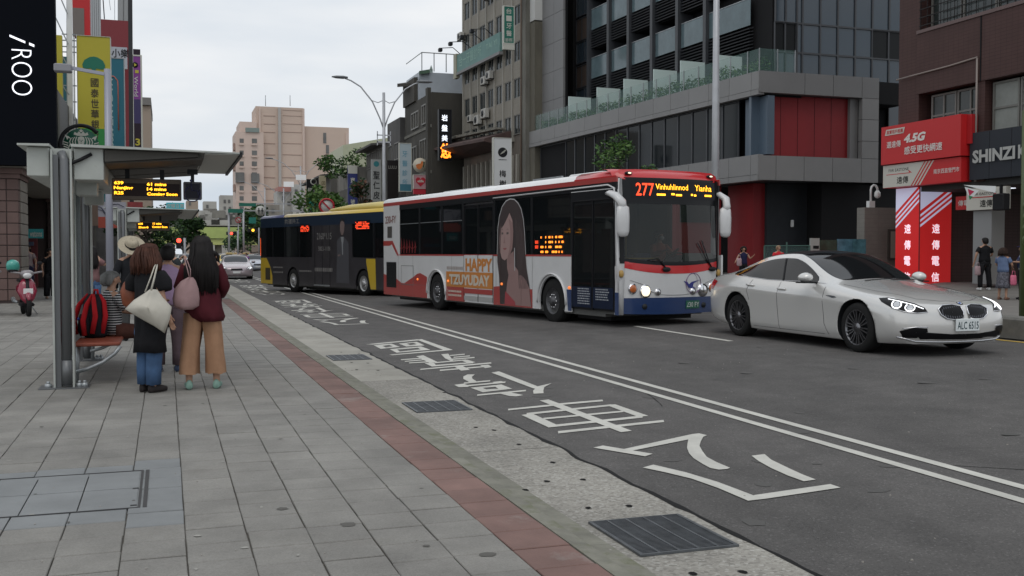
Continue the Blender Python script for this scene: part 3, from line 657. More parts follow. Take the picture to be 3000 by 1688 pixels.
# ================================================================ BUSES
bus_white = mat('bus_white', (.60, .60, .60), .3, coat=.5, var=.05, vs_=1.5, dirt=((.42, .41, .39), 1.1, .63))
bus_red = mat('bus_red', (.52, .018, .022), .3, coat=.6)
bus_red_dull = mat('bus_red_dull', (.36, .05, .045), .35, coat=.3)
bus_blue = mat('bus_blue', (.018, .042, .125), .3, coat=.6)
bus_glass = glass('bus_window_glass', (.008, .010, .011), .86, .03, .55)
ws_glass = glass('windscreen_glass', (.012, .016, .016), .74, .02, .45)
blk = mat('bus_black_trim', (.014, .015, .017), .3)
seat_cl = mat('bus_seat_blue', (.03, .05, .12), .8); int_grey = mat('bus_interior', (.10, .10, .095), .8); pole_y = mat('grab_pole_yellow', (.45, .33, .03), .4)
film = lambda n, c: mat(n, c, .45, coat=.2)
HW = 1.27
def arch_outline(x0, x1, z0, z1, arches, r=.55, zc=.46):
    pts = [(x0, z1), (x0, z0)]
    for ax in sorted(arches):
        n = 14; a0 = math.asin(max(-1, (z0-zc)/r))
        for k in range(n+1):
            a = pi-a0-(pi-2*a0)*k/n; pts.append((ax+r*cos(a), zc+r*sin(a)))
    return pts+[(x1, z0), (x1, z1)]
class Side:
    "draws on one flank: s=-1 right flank, +1 left flank"
    def __init__(s, s_): s.s = s_
    def fn(s, off=0): return lambda u, v_, d: (u, s.s*(HW+off+d), v_)
    def plate(s, mb, pts, off=.003, th=.003, mi=0): mb.prism(pts, lambda u, v_, d: (u, s.s*(HW+d), v_), off, off+th, mi); return mb
    def rect(s, mb, x0, x1, z0, z1, off=.003, th=.003, mi=0): return s.plate(mb, [(x0, z0), (x1, z0), (x1, z1), (x0, z1)], off, th, mi)
    def fr(s, x, z, off=.008):   # writing on the right flank reads towards +x when seen from outside
        return frame((x, s.s*(HW+off), z), (-s.s, 0, 0))
def front_x(X1, y, z):
    a = abs(y)/HW; return X1-.16*a*a-.10*max(0, a-.86)/.14*max(0, a-.86)/.14*1.2-(.10*(z-1.3)/1.7 if z > 1.3 else .03*(1.3-z))
def fpatch(mb, X1, y0, y1, zlo, zhi, off=0, mi=0, ny=14, nz=4):
    zl = zlo if callable(zlo) else (lambda y: zlo); zh = zhi if callable(zhi) else (lambda y: zhi)
    pts = []
    for j in range(nz+1):
        for i in range(ny+1):
            y = y0+(y1-y0)*i/ny; z = zl(y)+(zh(y)-zl(y))*j/nz; pts.append((front_x(X1, y, z)+off, y, z))
    mb.add(pts, [(j*(ny+1)+i, j*(ny+1)+i+1, (j+1)*(ny+1)+i+1, (j+1)*(ny+1)+i) for j in range(nz) for i in range(ny)], mi, True)
def bus_wheel(root, x, y, side, rimm):
    w_ = MB(); r = .475; wd = .29; n = 28
    prof = [(-wd/2, r*.6), (-wd/2, r*.88), (-wd/2+.03, r), (wd/2-.03, r), (wd/2, r*.88), (wd/2, r*.6), (wd/2-.05, r*.55), (-wd/2+.05, r*.55)]
    rings = [[(x+q*cos(2*pi*k/n), y+a, r+q*sin(2*pi*k/n)) for k in range(n)] for a, q in prof]; rings.append(rings[0])
    w_.loft(rings, 0, True, False); w_ = w_.build('wheel', rubber, root)
    m_ = MB(); yo = y+side*wd*.5; A = [(r*.62, 0), (r*.55, -.015), (r*.5, -.07), (r*.36, -.03), (r*.34, -.035), (r*.22, -.03), (r*.2, .03), (r*.12, .05), (.001, .05)]
    m_.loft([[(x+q*cos(2*pi*k/n), yo+side*a, r+q*sin(2*pi*k/n)) for k in range(n)] for q, a in A], 0, True, False)
    m_.build('rim', rimm, w_)
    m_ = MB()
    for k in range(10): a = 2*pi*k/10; m_.cyl((x+r*.29*cos(a), yo-side*.04, r+r*.29*sin(a)), (x+r*.29*cos(a), yo+side*.0, r+r*.29*sin(a)), .016, 6)
    m_.build('wheel_nut', chrome, w_, kind='stuff')
def roof_loft(mb, x0, x1, z0, z1, mi=0, ends=True, n=2):
    prof = [(HW, z0), (HW-.015, z0+.1*(z1-z0)), (HW-.05, z0+.55*(z1-z0)), (HW-.17, z0+.86*(z1-z0)), (HW-.5, z1-.01), (0, z1)]
    half = prof+[(-y, z) for y, z in reversed(prof[:-1])]
    mb.loft([[(x0+(x1-x0)*k/n, y, z) for y, z in half] for k in range(n+1)], mi, True, caps=ends)
def bus_shell(root, X0, X1, arches, zw, zt, low, roof_m, doorx=None):
    for s_ in (-1, 1):
        S = Side(s_); b = MB(); b.prism(arch_outline(X0, (X1-.12 if s_ > 0 or not doorx else doorx), .28, zw, arches), lambda u, v_, d: (u, s_*(HW+d), v_), -.04, 0)
        b.build('side_panel', low, root)
    b = MB()
    for ax in arches:     # wheel housings
        for s_ in (-1, 1):
            n = 14; rg = [[(ax+.56*cos(pi*k/n), yy, .46+.56*sin(pi*k/n)) for k in range(n+1)] for yy in (s_*HW*.995, s_*.72)]
            b.loft(rg, 0, True, False, closed=False); b.add([(ax+.56*cos(pi*k/n), s_*.72, .46+.56*sin(pi*k/n)) for k in range(n+1)], [tuple(range(n+1))])
    b.build('wheel_housing', black_plastic, root)
    b = MB(); b.box(X0+.05, X1-.3, -1.2, 1.2, .30, .36); b.box(X0+.5, X1-.7, -1.2, 1.2, .24, .299); b.build('floor', int_grey, root)
    b = MB()
    for x0_, x1_ in ((X0+.6, -.62), (.62, arches[1]-.62), (arches[1]+.62, X1-.8)): b.box(x0_, x1_, -1.0, 1.0, .15, .239)
    b.build('underbody_light_block', black_plastic, root, kind='stuff')  # black boxes added below the floor to stop light leaking under the bus
    b = MB(); b.bbox(X0-.02, X0+.05, -HW+.02, HW-.02, .35, zt, .02); b.build('rear_panel', low, root)

def red_bus():
    root = thing('city_bus', 'white city bus with red front roof and woman portrait advert pulling out', 'bus', (6.8+.0, 26.4, -.05), ANG(9.8))
    # origin at right rear wheel contact: shift everything so that flank y=-HW passes the origin
    inner = root
    X0, X1 = -3.82, 8.66; zw, zt = 1.46, 2.90; arches = [0, 6.0]; S = Side(-1); T = Side(1)
    bus_shell(root, X0, X1, arches, zw, zt, bus_white, bus_white, 6.78)
    for ax in arches:
        for s_ in (-1, 1): bus_wheel(root, ax, s_*1.11, s_, mat('steel_rim', (.09, .09, .095), .45, .6, var=.4, vs_=8))
    b = MB(); roof_loft(b, X0-.05, 6.9, 2.97, 3.13); b.build('roof', mat('roof_white_skylit', (.84, .84, .84), .4, var=.04, vs_=2), root)  # roof made paler than the flanks: sky light put into its colour
    b = MB(); roof_loft(b, 6.9, 8.35, 2.971, 3.15)
    # front roof brow, rounded forward and down
    rings = []
    for k, (z, off) in enumerate(((2.93, .0), (3.0, -.02), (3.07, -.07), (3.13, -.2), (3.15, -.36))):
        rings.append([(front_x(X1, y, z)+off+.0, y*(1-.0*k), z) for y in [HW*(i/10-1)*.998 for i in range(21)]])
    b.loft(rings, 0, True, False, closed=False)
    for s_ in (-1, 1): b.add([(6.9, s_*(HW+.002), 2.97), (8.42, s_*(HW+.002), 2.97), (8.42, s_*(HW+.002), 3.0), (6.9, s_*(HW+.002), 3.0)], [(0, 1, 2, 3)])
    b.build('front_roof', bus_red, root)
    for s_ in (-1, 1):
        Q = Side(s_)
        b = MB(); Q.rect(b, X0, 8.44, 2.88, 2.975, -.03, .034); b.build('roof_stripe', bus_red_dull, root)
        b = MB(); Q.rect(b, X0, -2.58, zw, 2.88, -.04, .04); b.build('rear_quarter_panel', bus_white, root)
        # window band: black frame with panes
        wx = [-2.57, -1.13, .35, 1.62, 3.32, 5.12, 6.80] if s_ < 0 else [-2.57, -1.13, .35, 1.8, 3.32, 5.12, 6.8]
        b = MB(); Q.rect(b, -2.575, 8.42, 2.74, 2.878, -.04, .042)
        for x in wx[1:]: Q.rect(b, x-.045, x+.045, zw, 2.74, -.04, .042)
        b.build('window_frame', blk, root)
        for x, x2 in zip(wx, wx[1:]):
            if s_ < 0 and abs(x-1.62) < .01: continue
            p = MB(); Q.rect(p, x+.047 if x > -2.5 else x, x2-.047, zw+.012, 2.738, -.02, .008); p = p.build('window', bus_glass, root)
            if x < 1: 
                q = MB(); Q.rect(q, x+.05, x2-.05, 2.32, 2.335, -.008, .008); q.build('sash_rail', steel, p)
        b = MB(); Q.rect(b, -2.57, 6.78 if s_ < 0 else 8.4, zw-.03, zw+.008, .001, .004); b.build('waist_stripe', bus_red_dull, root)
        # kinked stripe at the rear
        b = MB(); Q.plate(b, [(X0, 1.86), (-3.10, 1.86), (-2.62, zw-.03), (-2.75, zw-.03), (-3.18, 1.76), (-3.3, 1.72), (X0, 1.72)], .001, .004); b.build('rear_stripe', bus_red_dull, root)
    for s_ in (-1, 1):
        Q = Side(s_)
        r_ = MB(); n = 16       # arch trims
        for ax in arches:
            r_ = MB(); P = [(ax+.60*cos(pi-(pi*k/n)*1.04+.06), s_*(HW+.012), .46+.60*sin(pi-(pi*k/n)*1.04+.06)) for k in range(n+1)]; r_.tube(P, .035, 6, flat=.5); r_.build('arch_trim', bus_white, root)
    # wave livery
    b = MB(); A_ = []
    def wave(x): return .80+.16*math.exp(-((x+1.15)/.42)**2)-.02*sin(x*3)-.18*math.exp(-((x+2.35)/.42)**2)+.10*math.exp(-((x+3.8)/.4)**2)
    for xa, xb in ((X0, -.625), (.625, 1.72), (3.30, 5.16)):
        n = 14; top = [(xa+(xb-xa)*k/n) for k in range(n+1)]
        zt_ = (lambda x: wave(x)) if xa < 0 else (lambda x: .70+.26*math.exp(-((x-.75)/.30)**2)+.05*math.exp(-((x-4.0)/.5)**2)-.0*x)
        low_ = [(xa, .282)]; 
        pts = [(x, zt_(x)) for x in top]
        if xb < 0:   # follows the arch
            arc = [(.56*cos(a), .46+.56*sin(a)) for a in [pi-.33+.66*k/5-.33*0 for k in range(0)]]
        S.plate(b, [(xb, .282), (xa, .282)]+pts, .001, .0035)
    b.build('red_wave', bus_red_dull, root, kind='stuff')
    b = MB(); S.plate(b, [(6.66, .30), (6.79, .30), (6.79, .74), (6.60, .74)], .0005, .0035); S.rect(b, 8.39, 8.52, .30, .74, .0005, .003); b.build('blue_skirt', bus_blue, root, kind='stuff')
    b = MB(); T.plate(b, [(6.66, .30), (8.52, .30), (8.52, .74), (6.60, .74)], .0005, .0035); b.build('blue_skirt', bus_blue, root)
    b = MB()
    for x in (-2.66, -1.6, .95, 3.42, 4.3, 5.15): S.rect(b, x, x+.007, .29, 1.42, .0048, .0008)
    for x in (-2.58, -.6, 1.6, 3.4): S.rect(b, x, x+.006, 2.985, 3.0, .002, .0008)
    S.rect(b, -3.8, -.66, .62, .626, .0049, .0008)
    b.build('panel_seam', mat('seam_grey', (.16, .155, .15), .7), root, kind='stuff')
    b = MB()
    for x in [-3.7+.3*k for k in range(35)]: S.rect(b, x, x+.012, .315, .327, .0175, .001)
    b.build('rivet', steel, root, kind='stuff')
    # engine grille, small flap, marker lamps
    b = MB(); S.rect(b, -3.58, -2.82, .50, 1.24, .006, .004); vg = b.build('engine_grille', dark_metal, root)
    b = MB()
    for k in range(16): S.rect(b, -3.55, -2.85, .53+.044*k, .545+.044*k, .011, .012)
    b.build('grille_slat', blk, vg, kind='stuff')
    b = MB(); S.rect(b, -3.5, -3.15, 1.95, 2.28, .003, .004); b.build('rear_vent', mat('vent_brown', (.05, .045, .04), .7), root)
    b = MB()
    for x0, x1, z0, z1 in ((-2.45, -1.55, .60, 1.15),): 
        for q in ((x0, x1, z0, z0+.012), (x0, x1, z1-.012, z1), (x0, x0+.012, z0+.012, z1-.012), (x1-.012, x1, z0+.012, z1-.012)): S.rect(b, q[0], q[1], q[2], q[3], .0045, .001)
    b.build('flap_outline', mat('panel_line', (.12, .12, .12), .7), root)
    for x in (-1.25, .75, 3.72, 6.72):
        b = MB(); b.ell((x, -HW-.012, .78), (.05, .02, .035), 10, 6); b.build('marker_lamp', mat('marker_amber', (.9, .2, .03), .3, emit=.7, ecol=(1, .25, .05)), root)
    b = MB(); text(b, '230-FY', S.fr(-3.24, 2.48), .22, .84, bold=.01); b.build('fleet_number', mat('number_brown', (.18, .05, .04), .6), root)
    # middle door
    def door(xa, xb, zb, zt2, leaf_m, name='door'):
        b = MB(); S.rect(b, xa, xb, zb, zt2, -.05, .03); d = b.build(name, leaf_m, root)
        mid = (xa+xb)/2
        for p, q in ((xa+.07, mid-.05), (mid+.05, xb-.07)):
            g = MB(); S.rect(g, p, q, .62 if zb < .5 else 1, zt2-.1, -.018, .006); g.build('door_pane', bus_glass, d)
        e = MB()
        for x in (xa, mid-.018, xb-.03): S.rect(e, x+.002, x+.028, zb, zt2, -.016, .022)
        S.rect(e, xa, xb, zt2-.03, zt2, -.016, .024); e.build('door_rubber', black_plastic, d)
        return d
    door(1.665, 3.28, .30, 2.70, blk)
    # leaves' lower half carries the printed panel
    b = MB(); S.rect(b, 1.70, 2.46, .50, 1.45, .009, .003); S.rect(b, 2.50, 3.25, .50, 1.45, .009, .003)
    S.rect(b, 1.70, 3.25, .50, .62, .0125, .002, 1); b.build('door_print', [bus_white, bus_red_dull], root)
    b = MB(); S.rect(b, 1.70, 2.44, .33, .44, .0, .012); S.rect(b, 2.52, 3.24, .33, .44, .0, .012); b.build('step_light', mat('step_grey', (.35, .35, .34), .5), root, kind='stuff')
    d = door(6.80, 8.38, .36, 2.58, blk); 
    b = MB(); S.rect(b, 6.80, 8.42, 2.58, 2.74, -.03, .034); b.build('door_header', blk, root)
    b = MB(); P = [(6.78, -HW-.006, 2.66), (8.2, -HW-.006, 2.70)]
    b = MB(); S.rect(b, 6.84, 7.56, .40, .82, .008, .002); S.rect(b, 7.62, 8.34, .40, .82, .008, .002); b.build('door_kick_panel', mat('door_navy', (.008, .014, .035), .4), root)
    b = MB(); er2 = random.Random(9)
    for x0 in (7.05, 7.72):
        for r_ in range(7 if x0 < 7.5 else 5):
            x = x0
            while x < x0+.42: w_ = er2.uniform(.02, .06); S.rect(b, x, x+w_, .77-.05*r_, .79-.05*r_, .0105, .001); x += w_+.018
    b.build('door_notice', mat('notice_grey', (.4, .42, .45), .6), root, kind='stuff')
    b = MB()
    for x0, x1, z0, z1 in ((6.78, 8.40, 2.745, 2.76),): S.rect(b, x0, x1, z0, z1, .004, .004)
    P = [(3.3, -HW-.012, 2.80), (8.15, -HW-.012, 2.83), (8.36, -HW-.012, 2.76), (8.42, -HW-.012, 2.5), (8.50, -HW-.010, 1.3), (8.52, -HW-.01, .75)]
    b.tube(P, .018, 6); b.build('white_edging', bus_white, root)
    # corner posts
    for s_ in (-1, 1):
        b = MB(); rings = []
        for z in (.30, .75, 1.3, 2.0, 2.95):
            rings.append([(8.40, s_*(HW-.005), z), (8.40, s_*(HW-.06), z), (front_x(X1, HW*.9, z)-.03, s_*HW*.9, z), (front_x(X1, HW*.9, z)+.004, s_*HW*.9, z), (front_x(X1, HW*.97, z)+.004, s_*HW*.97, z), (front_x(X1, HW, z)+.02, s_*(HW-.004), z)])
        b.loft(rings, 0, True); b.build('corner_post', bus_white if s_ < 0 else blk, root)
    # front, bottom to top
    lo = lambda y: .30+.03*(abs(y)/HW)**2
    b = MB(); fpatch(b, X1, -HW*.99, HW*.99, lo, .62, .02); fpatch(b, X1, -HW*.99, HW*.99, .62, .63, .012); b.build('front_bumper', bus_blue, root)
    b = MB(); fpatch(b, X1, -HW, HW, .62, lambda y: 1.10+.15*(abs(y)/HW)**2, .0); b.build('front_panel', bus_white, root)
    b = MB(); fpatch(b, X1, -HW*.995, HW*.995, lambda y: 1.095+.15*(abs(y)/HW)**2.2, lambda y: 1.26+.10*(abs(y)/HW)**2, .006); b.build('front_red_band', bus_red, root)
    b = MB(); fpatch(b, X1, -HW*.96, HW*.96, lambda y: 1.255+.10*(abs(y)/HW)**2, lambda y: 1.33+.09*(abs(y)/HW)**2, .009); fpatch(b, X1, -HW*.96, HW*.96, 2.46, 2.97, .004)
    for s_ in (-1, 1): fpatch(b, X1, s_*HW*.955, s_*HW*.90, 1.30, 2.47, .007, ny=3)
    b.build('windscreen_surround', blk, root)
    b = MB(); fpatch(b, X1, -HW*.93, HW*.93, lambda y: 1.31+.09*(abs(y)/HW)**2, 2.47, .002); b.build('windscreen', ws_glass, root)
    # crease of the smile line over the lamps
    b = MB()
    for s_ in (-1, 1):
        P = [(front_x(X1, y, z)+.004, s_*y, z) for y, z in ((1.22, .98), (1.0, .97), (.78, .90), (.62, .78), (.45, .70), (.2, .68), (0, .675))]; b.tube(P, .006, 5)
    b.build('moulding', mat('moulding_grey', (.3, .3, .3), .5), root)
    for s_ in (-1, 1):
        for nm, y, z, r, m_ in (('headlight', .70, .76, .105, lamp_warm), ('indicator', .97, .81, .08, mat('indicator_amber', (.5, .13, .03), .2, coat=1)), ('spot_lamp', .43, .74, .055, chrome)):
            x = front_x(X1, y, z); b = MB(); b.cyl((x-.03, s_*y, z), (x+.02, s_*y, z), r*1.25, 20); b = b.build(nm, chrome, root)
            q = MB(); q.ell((x+.02, s_*y, z), (.02, r, r), 16, 8, rot=None); q.build('lens', m_ if nm != 'headlight' or s_ < 0 else chrome, b)
        x = front_x(X1, .68, .45); b = MB(); b.cyl((x, s_*.72, .46), (x+.03, s_*.72, .46), .055, 14); b.build('fog_lamp', dark_metal, root)
        x = front_x(X1, 1.18, 1.12); b = MB(); b.ell((x+.0, s_*1.19, 1.10), (.04, .06, .08), 10, 6); b.build('side_indicator', mat('indicator_yellow', (.45, .28, .08), .3), root)
        # wipers
        b = MB(); y = -.25 if s_ < 0 else .96; y2 = y-.1
        P = [(front_x(X1, yy, zz)+.03, yy, zz) for yy, zz in ((y, 1.18), (y-.12, 1.34), (y-.30, 1.75 if s_ > 0 else 1.34))]; b.tube(P, .012, 5); P = [(front_x(X1, yy, zz)+.03, yy, zz) for yy, zz in ((y-.02, 1.2), (y-.2, 1.40), (y-.42, 1.70 if s_ > 0 else 1.36))]; b.tube(P, .01, 5)
        b.ell((front_x(X1, y, 1.18)+.03, y, 1.18), (.03, .10, .05)); b.build('wiper', black_plastic, root)
    b = MB(); x = front_x(X1, .42, .48)+.028; fpatch(b, X1, .24, .60, .40, .56, .03, ny=4, nz=1); pl = b.build('number_plate', mat('green_plate', (.01, .10, .06), .5), root)
    b = MB(); text(b, '230 FY', frame((x+.012, .42, .48), (0, 1, 0)), .10, .31, bold=.01); b.build('lettering', mat('plate_pale', (.45, .5, .47), .6), pl)
    # swallow emblem in a ring
    b = MB(); cy_, cz_ = .45, .90; P = [(front_x(X1, cy_+.20*cos(a), cz_)+.008, cy_+.20*cos(a), cz_+.20*sin(a)) for a in [2*pi*k/36 for k in range(37)]]
    b.tube(P, .006, 4, 1)
    P = [(front_x(X1, cy_+.13*cos(a)-.05, cz_)+.008, cy_-.04+.14*cos(a), cz_+.03+.17*sin(a)) for a in [2*pi*k/30 for k in range(31)]]; b.tube(P, .003, 4, 1)
    sw = [(-.26, .05), (-.17, .03), (-.12, -.02), (-.05, .03), (.20, .07), (.10, .045), (.0, .0), (-.02, -.06), (.06, -.10), (-.04, -.10), (-.12, -.09), (-.17, -.04)]
    b.prism(sw, lambda u, v_, d: (front_x(X1, cy_+u, cz_+v_)+.006+d, cy_+u, cz_+v_), 0, .003)
    b.build('emblem', [mat('emblem_blue', (.02, .03, .2), .4), mat('emblem_purple', (.16, .06, .2), .4)], root)
    # destination display
    b = MB(); fpatch(b, X1, -.98, 1.12, 2.56, 2.92, .006); dsp = b.build('destination_display', sign_black, root)
    def fm(y, z, off=.012): return frame((front_x(X1, y, z)+off, y, z), (.0-(.16*2*y/HW/HW), 1, 0), (-.06, 0, 1))
    b = MB(); text(b, '277', fm(-.68, 2.74), .25, .40, bold=.01); b.build('route_number', led_red, dsp)
    b = MB(); text(b, 'Vinhuhlinnod', fm(-.06, 2.80), .11, .78, bold=0); text(b, 'Yianha', fm(.76, 2.80, .016), .12, .48, bold=0)
    for y0, y1, z in ((-.42, -.22, 2.645), (-.08, .0, 2.66), (.03, .18, 2.645), (.42, .47, 2.66), (.50, .56, 2.65), (.80, 1.0, 2.655)): fpatch(b, X1, y0, y1, z-.018, z+.018, .013, ny=2, nz=1)
    b.build('destination_text', amber, dsp, kind='stuff')
    for y in (-1.0, 1.0):
        b = MB(); b.ell((front_x(X1, y, 3.05)-.02, y, 3.05), (.05, .09, .035)); b = b.build('roof_marker', blk, root); q = MB(); q.ell((front_x(X1, y, 3.05)+.025, y, 3.05), (.012, .04, .016)); q.build('lens', lamp_warm, b)
    # mirrors on white arms
    for s_ in (-1, 1):
        y0 = s_*(HW-.02); b = MB(); xx = front_x(X1, HW, 2.8)
        P = [(xx-.05, y0, 2.72), (xx+.10, y0+s_*.04, 2.70), (xx+.24, y0+s_*.10, 2.60), (xx+.29, y0+s_*.08, 2.45), (xx+.28, y0+s_*.05, 2.35)]
        if s_ < 0: P = [(xx-.10, y0-.05, 2.66), (xx+.05, y0-.10, 2.66), (xx+.22, y0-.08, 2.60), (xx+.32, y0-.02, 2.48), (xx+.33, y0+.0, 2.34)]
        b.tube(P, [.07, .085, .10, .10, .09], 10, flat=.7)
        c = V(P[-1]); rg = []
        for z, q in ((.08, .45), (.04, .9), (-.15, 1.0), (-.42, .95), (-.50, .75), (-.53, .3)): rg.append([(c.x+.075*q*cos(2*pi*k/12), c.y+.15*q*sin(2*pi*k/12), c.z+z) for k in range(12)])
        b.loft(rg); b.build('wing_mirror', bus_white, root)
    # roof hatch and rail, seen over the edge
    b = MB(); b.bbox(5.9, 7.2, -.8, .8, 3.12, 3.19, .03); b.bbox(-.4, 2.4, -.9, .9, 3.12, 3.16, .03); b.build('roof_hatch', bus_white, root, kind='stuff')
    b = MB(); b.box(4.6, 5.85, -.95, -.90, 3.13, 3.17); b.build('roof_rail', steel, root)
    # interior: dashboard, driver's partition, poles, seats
    b = MB(); b.box(7.9, 8.42, -1.1, 1.15, .36, 1.28); b.build('dashboard', black_plastic, root)
    b = MB(); b.box(8.35, 8.42, .40, 1.12, 1.34, 1.50); b.build('dashboard_card', mat('card', (.62, .66, .63), .7), root)
    b = MB(); b.box(8.30, 8.36, -1.15, -.2, 1.38, 1.41); b.build('yellow_rail', pole_y, root)
    for x, y in ((7.3, -.4), (6.2, -.5), (6.2, .5), (4.5, -.5), (4.5, .5), (2.4, -.4), (.6, .5)):
        b = MB(); b.cyl((x, y, .36), (x, y, 2.85), .022, 8); b.build('grab_pole', pole_y, root)
    b = MB(); P = [(7.5, -1.0, 1.0), (7.5, -.9, 1.45), (7.5, -.6, 1.6), (7.5, -.45, 1.62)]; b.tube(P, .02, 6); b.build('grab_pole', pole_y, root)
    for x in (7.0, 5.1, 4.2, 3.9, 1.2, .3, -.7, -1.7, -2.5):
        for y in ((.55,) if x > 6 else (-.8, .8)):
            b = MB(); b.bbox(x-.25, x+.2, y-.22, y+.22, .75, .85, .03); b.bbox(x-.3, x-.22, y-.22, y+.22, .85, 1.5, .03); b.build('seat', seat_cl, root)
    # portrait advert: a film of flat prints
    ad = MB(); pr = lambda pts, mi, lay: S.plate(ad, pts, .002+lay*.0012, .001, mi)
    hair = [(3.62, .31), (3.60, .9), (3.49, 1.3), (3.50, 1.62), (3.52, 2.05), (3.60, 2.35), (3.74, 2.57), (3.92, 2.69), (4.12, 2.73), (4.32, 2.71), (4.50, 2.62), (4.64, 2.48), (4.74, 2.25), (4.80, 1.9), (4.84, 1.5), (4.90, 1.15), (5.02, .8), (5.12, .31)]
    cx, cz = 4.2, 1.5
    pr([(cx+(x-cx)*1.035+.0, cz+(z-cz)*1.022 if z > .4 else z) for x, z in hair], 0, 1)
    pr(hair, 1, 2)
    pr([(3.88, .31), (3.98, .8), (4.05, 1.0), (3.98, 1.15), (3.96, 1.45), (4.30, 1.45), (4.36, 1.2), (4.62, 1.02), (4.86, .9), (5.02, .72), (5.10, .31)], 2, 3)           # neck, shoulders
    pr([(3.68, 2.12), (3.62, 1.9), (3.60, 1.72), (3.64, 1.52), (3.72, 1.38), (3.86, 1.33), (4.02, 1.40), (4.18, 1.55), (4.26, 1.75), (4.28, 2.0), (4.24, 2.25), (4.10, 2.42), (3.95, 2.47), (3.80, 2.40)], 3, 4)      # face
    pr([(3.70, 2.1), (3.80, 2.42), (3.95, 2.50), (4.12, 2.50), (4.26, 2.38), (4.34, 2.1), (4.36, 1.7), (4.42, 1.3), (4.55, 1.0), (4.72, 1.0), (4.80, 1.6), (4.72, 2.2), (4.5, 2.55), (4.15, 2.70), (3.8, 2.6), (3.66, 2.4)], 1, 5)
    pr([(4.12, 2.45), (3.98, 2.30), (3.82, 2.15), (3.70, 2.08), (3.72, 2.3), (3.9, 2.5)], 1, 6)
    pr([(4.06, 2.30), (4.24, 2.2), (4.28, 1.9), (4.24, 1.62), (4.12, 1.46), (4.0, 1.40), (4.08, 1.55), (4.14, 1.75), (4.14, 2.0)], 5, 5.3)
    pr([(3.98, 1.42), (4.30, 1.55), (4.30, 1.30), (4.1, 1.24), (3.99, 1.3)], 5, 3.5)
    for ex, w_ in ((3.75, .8), (4.00, 1)):
        pr([(ex-.060*w_, 1.952), (ex-.02*w_, 1.974), (ex+.045*w_, 1.970), (ex+.068*w_, 1.948), (ex+.02*w_, 1.932), (ex-.04*w_, 1.935)], 4, 6)
        pr([(ex-.070*w_, 2.040), (ex, 2.062), (ex+.075*w_, 2.046), (ex+.0, 2.050)], 8, 6)
        pr([(ex-.016, 1.968), (ex+.016, 1.968), (ex+.016, 1.938), (ex-.016, 1.938)], 1, 7)
        pr([(ex-.064*w_, 1.958), (ex-.02*w_, 1.984), (ex+.05*w_, 1.980), (ex+.075*w_, 1.952), (ex+.04*w_, 1.970), (ex-.02*w_, 1.974)], 1, 7.5)
    pr([(3.845, 1.92), (3.83, 1.78), (3.80, 1.745), (3.835, 1.73), (3.89, 1.745), (3.862, 1.78)], 5, 6)
    pr([(3.78, 1.606), (3.83, 1.626), (3.86, 1.619), (3.90, 1.624), (3.965, 1.612), (3.91, 1.580), (3.85, 1.574)], 6, 6)
    for k in range(7): x = 4.42+.06*k; pr([(x-.05, 2.3-.06*k), (x-.035, 2.3-.06*k), (x+.06, 1.5), (x+.16, .7), (x+.14, .7), (x+.04, 1.5)], 9, 5.6)
    for k in range(3): x = 3.56+.03*k; pr([(x+.08, 2.2), (x+.09, 2.2), (x+.02, 1.5), (x+.05, .8), (x+.035, .8), (x, 1.5)], 9, 5.6)
    pr([(3.98, 1.05), (4.20, .98), (4.36, 1.03), (4.2, .965)], 5, 6)
    pr([(4.33, 1.62), (4.36, 1.62), (4.37, 1.1), (4.34, 1.1)], 0, 7)
    pr([(3.86, .31), (3.90, .62), (4.10, .52), (4.35, .40), (4.4, .31)], 7, 6)
    pr([(4.62, .62), (4.66, .9), (4.68, .9), (4.66, .31), (4.63, .31)], 5, 6)
    ad.build('portrait_advert', [film('ad_white', (.42, .42, .42)), film('ad_hair', (.045, .032, .032)), film('ad_skin', (.27, .17, .16)), film('ad_face', (.33, .22, .205)), film('ad_eye', (.16, .13, .12)), film('ad_shade', (.25, .155, .145)), film('ad_lip', (.26, .085, .085)), film('ad_dress', (.33, .05, .06)), film('ad_brow', (.12, .08, .07)), film('ad_strand', (.085, .06, .058))], root)
    ob = MB(); S.rect(ob, .62, 1.68, .64, 1.03, .0055, .001); S.rect(ob, 1.71, 3.27, .64, 1.03, .0155, .001); text(ob, 'HAPPY', S.fr(2.52, 1.21, .0165), .32, 1.46, bold=.045); ob.build('advert_orange', film('ad_orange', (.52, .20, .045)), root)
    ob = MB(); text(ob, 'TZUYUDAY', S.fr(1.98, .83, .018), .27, 2.28, bold=.05)
    S.rect(ob, .70, .712, .33, .58, .0065, .001)
    for z in (.50, .40):
        x = .76
        while x < 1.5: w_ = er2.uniform(.03, .06); S.rect(ob, x, x+w_, z, z+.05, .0065, .001); x += w_+.02
    ob.build('advert_lettering', film('ad_cream', (.55, .50, .42)), root, kind='stuff')
    ob = MB(); x = .66
    while x < 1.66: w_ = er2.uniform(.03, .07); S.rect(ob, x, x+w_, 1.08, 1.16, .0055, .001); x += w_+.03
    ob.build('advert_small_print', film('ad_grey', (.35, .30, .28)), root, kind='stuff')
    # side route display: dots behind the glass
    ob = MB()
    for r_ in range(4):
        for x0 in (5.52, 5.72, 5.86, 6.0, 6.14, 6.28, 6.40):
            if er2.random() < .88:
                for k in range(er2.choice((1, 2, 3))): S.rect(ob, x0+.04*k, x0+.04*k+.028, 1.82-.105*r_, 1.865-.105*r_, .001, .001)
    ob.build('route_display_dots', led_orange, root, kind='stuff')
    ob = MB()
    for r_ in (1, 2):
        for k in range(3): S.rect(ob, 5.28+.05*k, 5.30+.05*k, 1.81-.105*r_, 1.88-.105*r_, .001, .001)
    ob.build('route_display_red', led_red, root, kind='stuff')
    ob = MB()
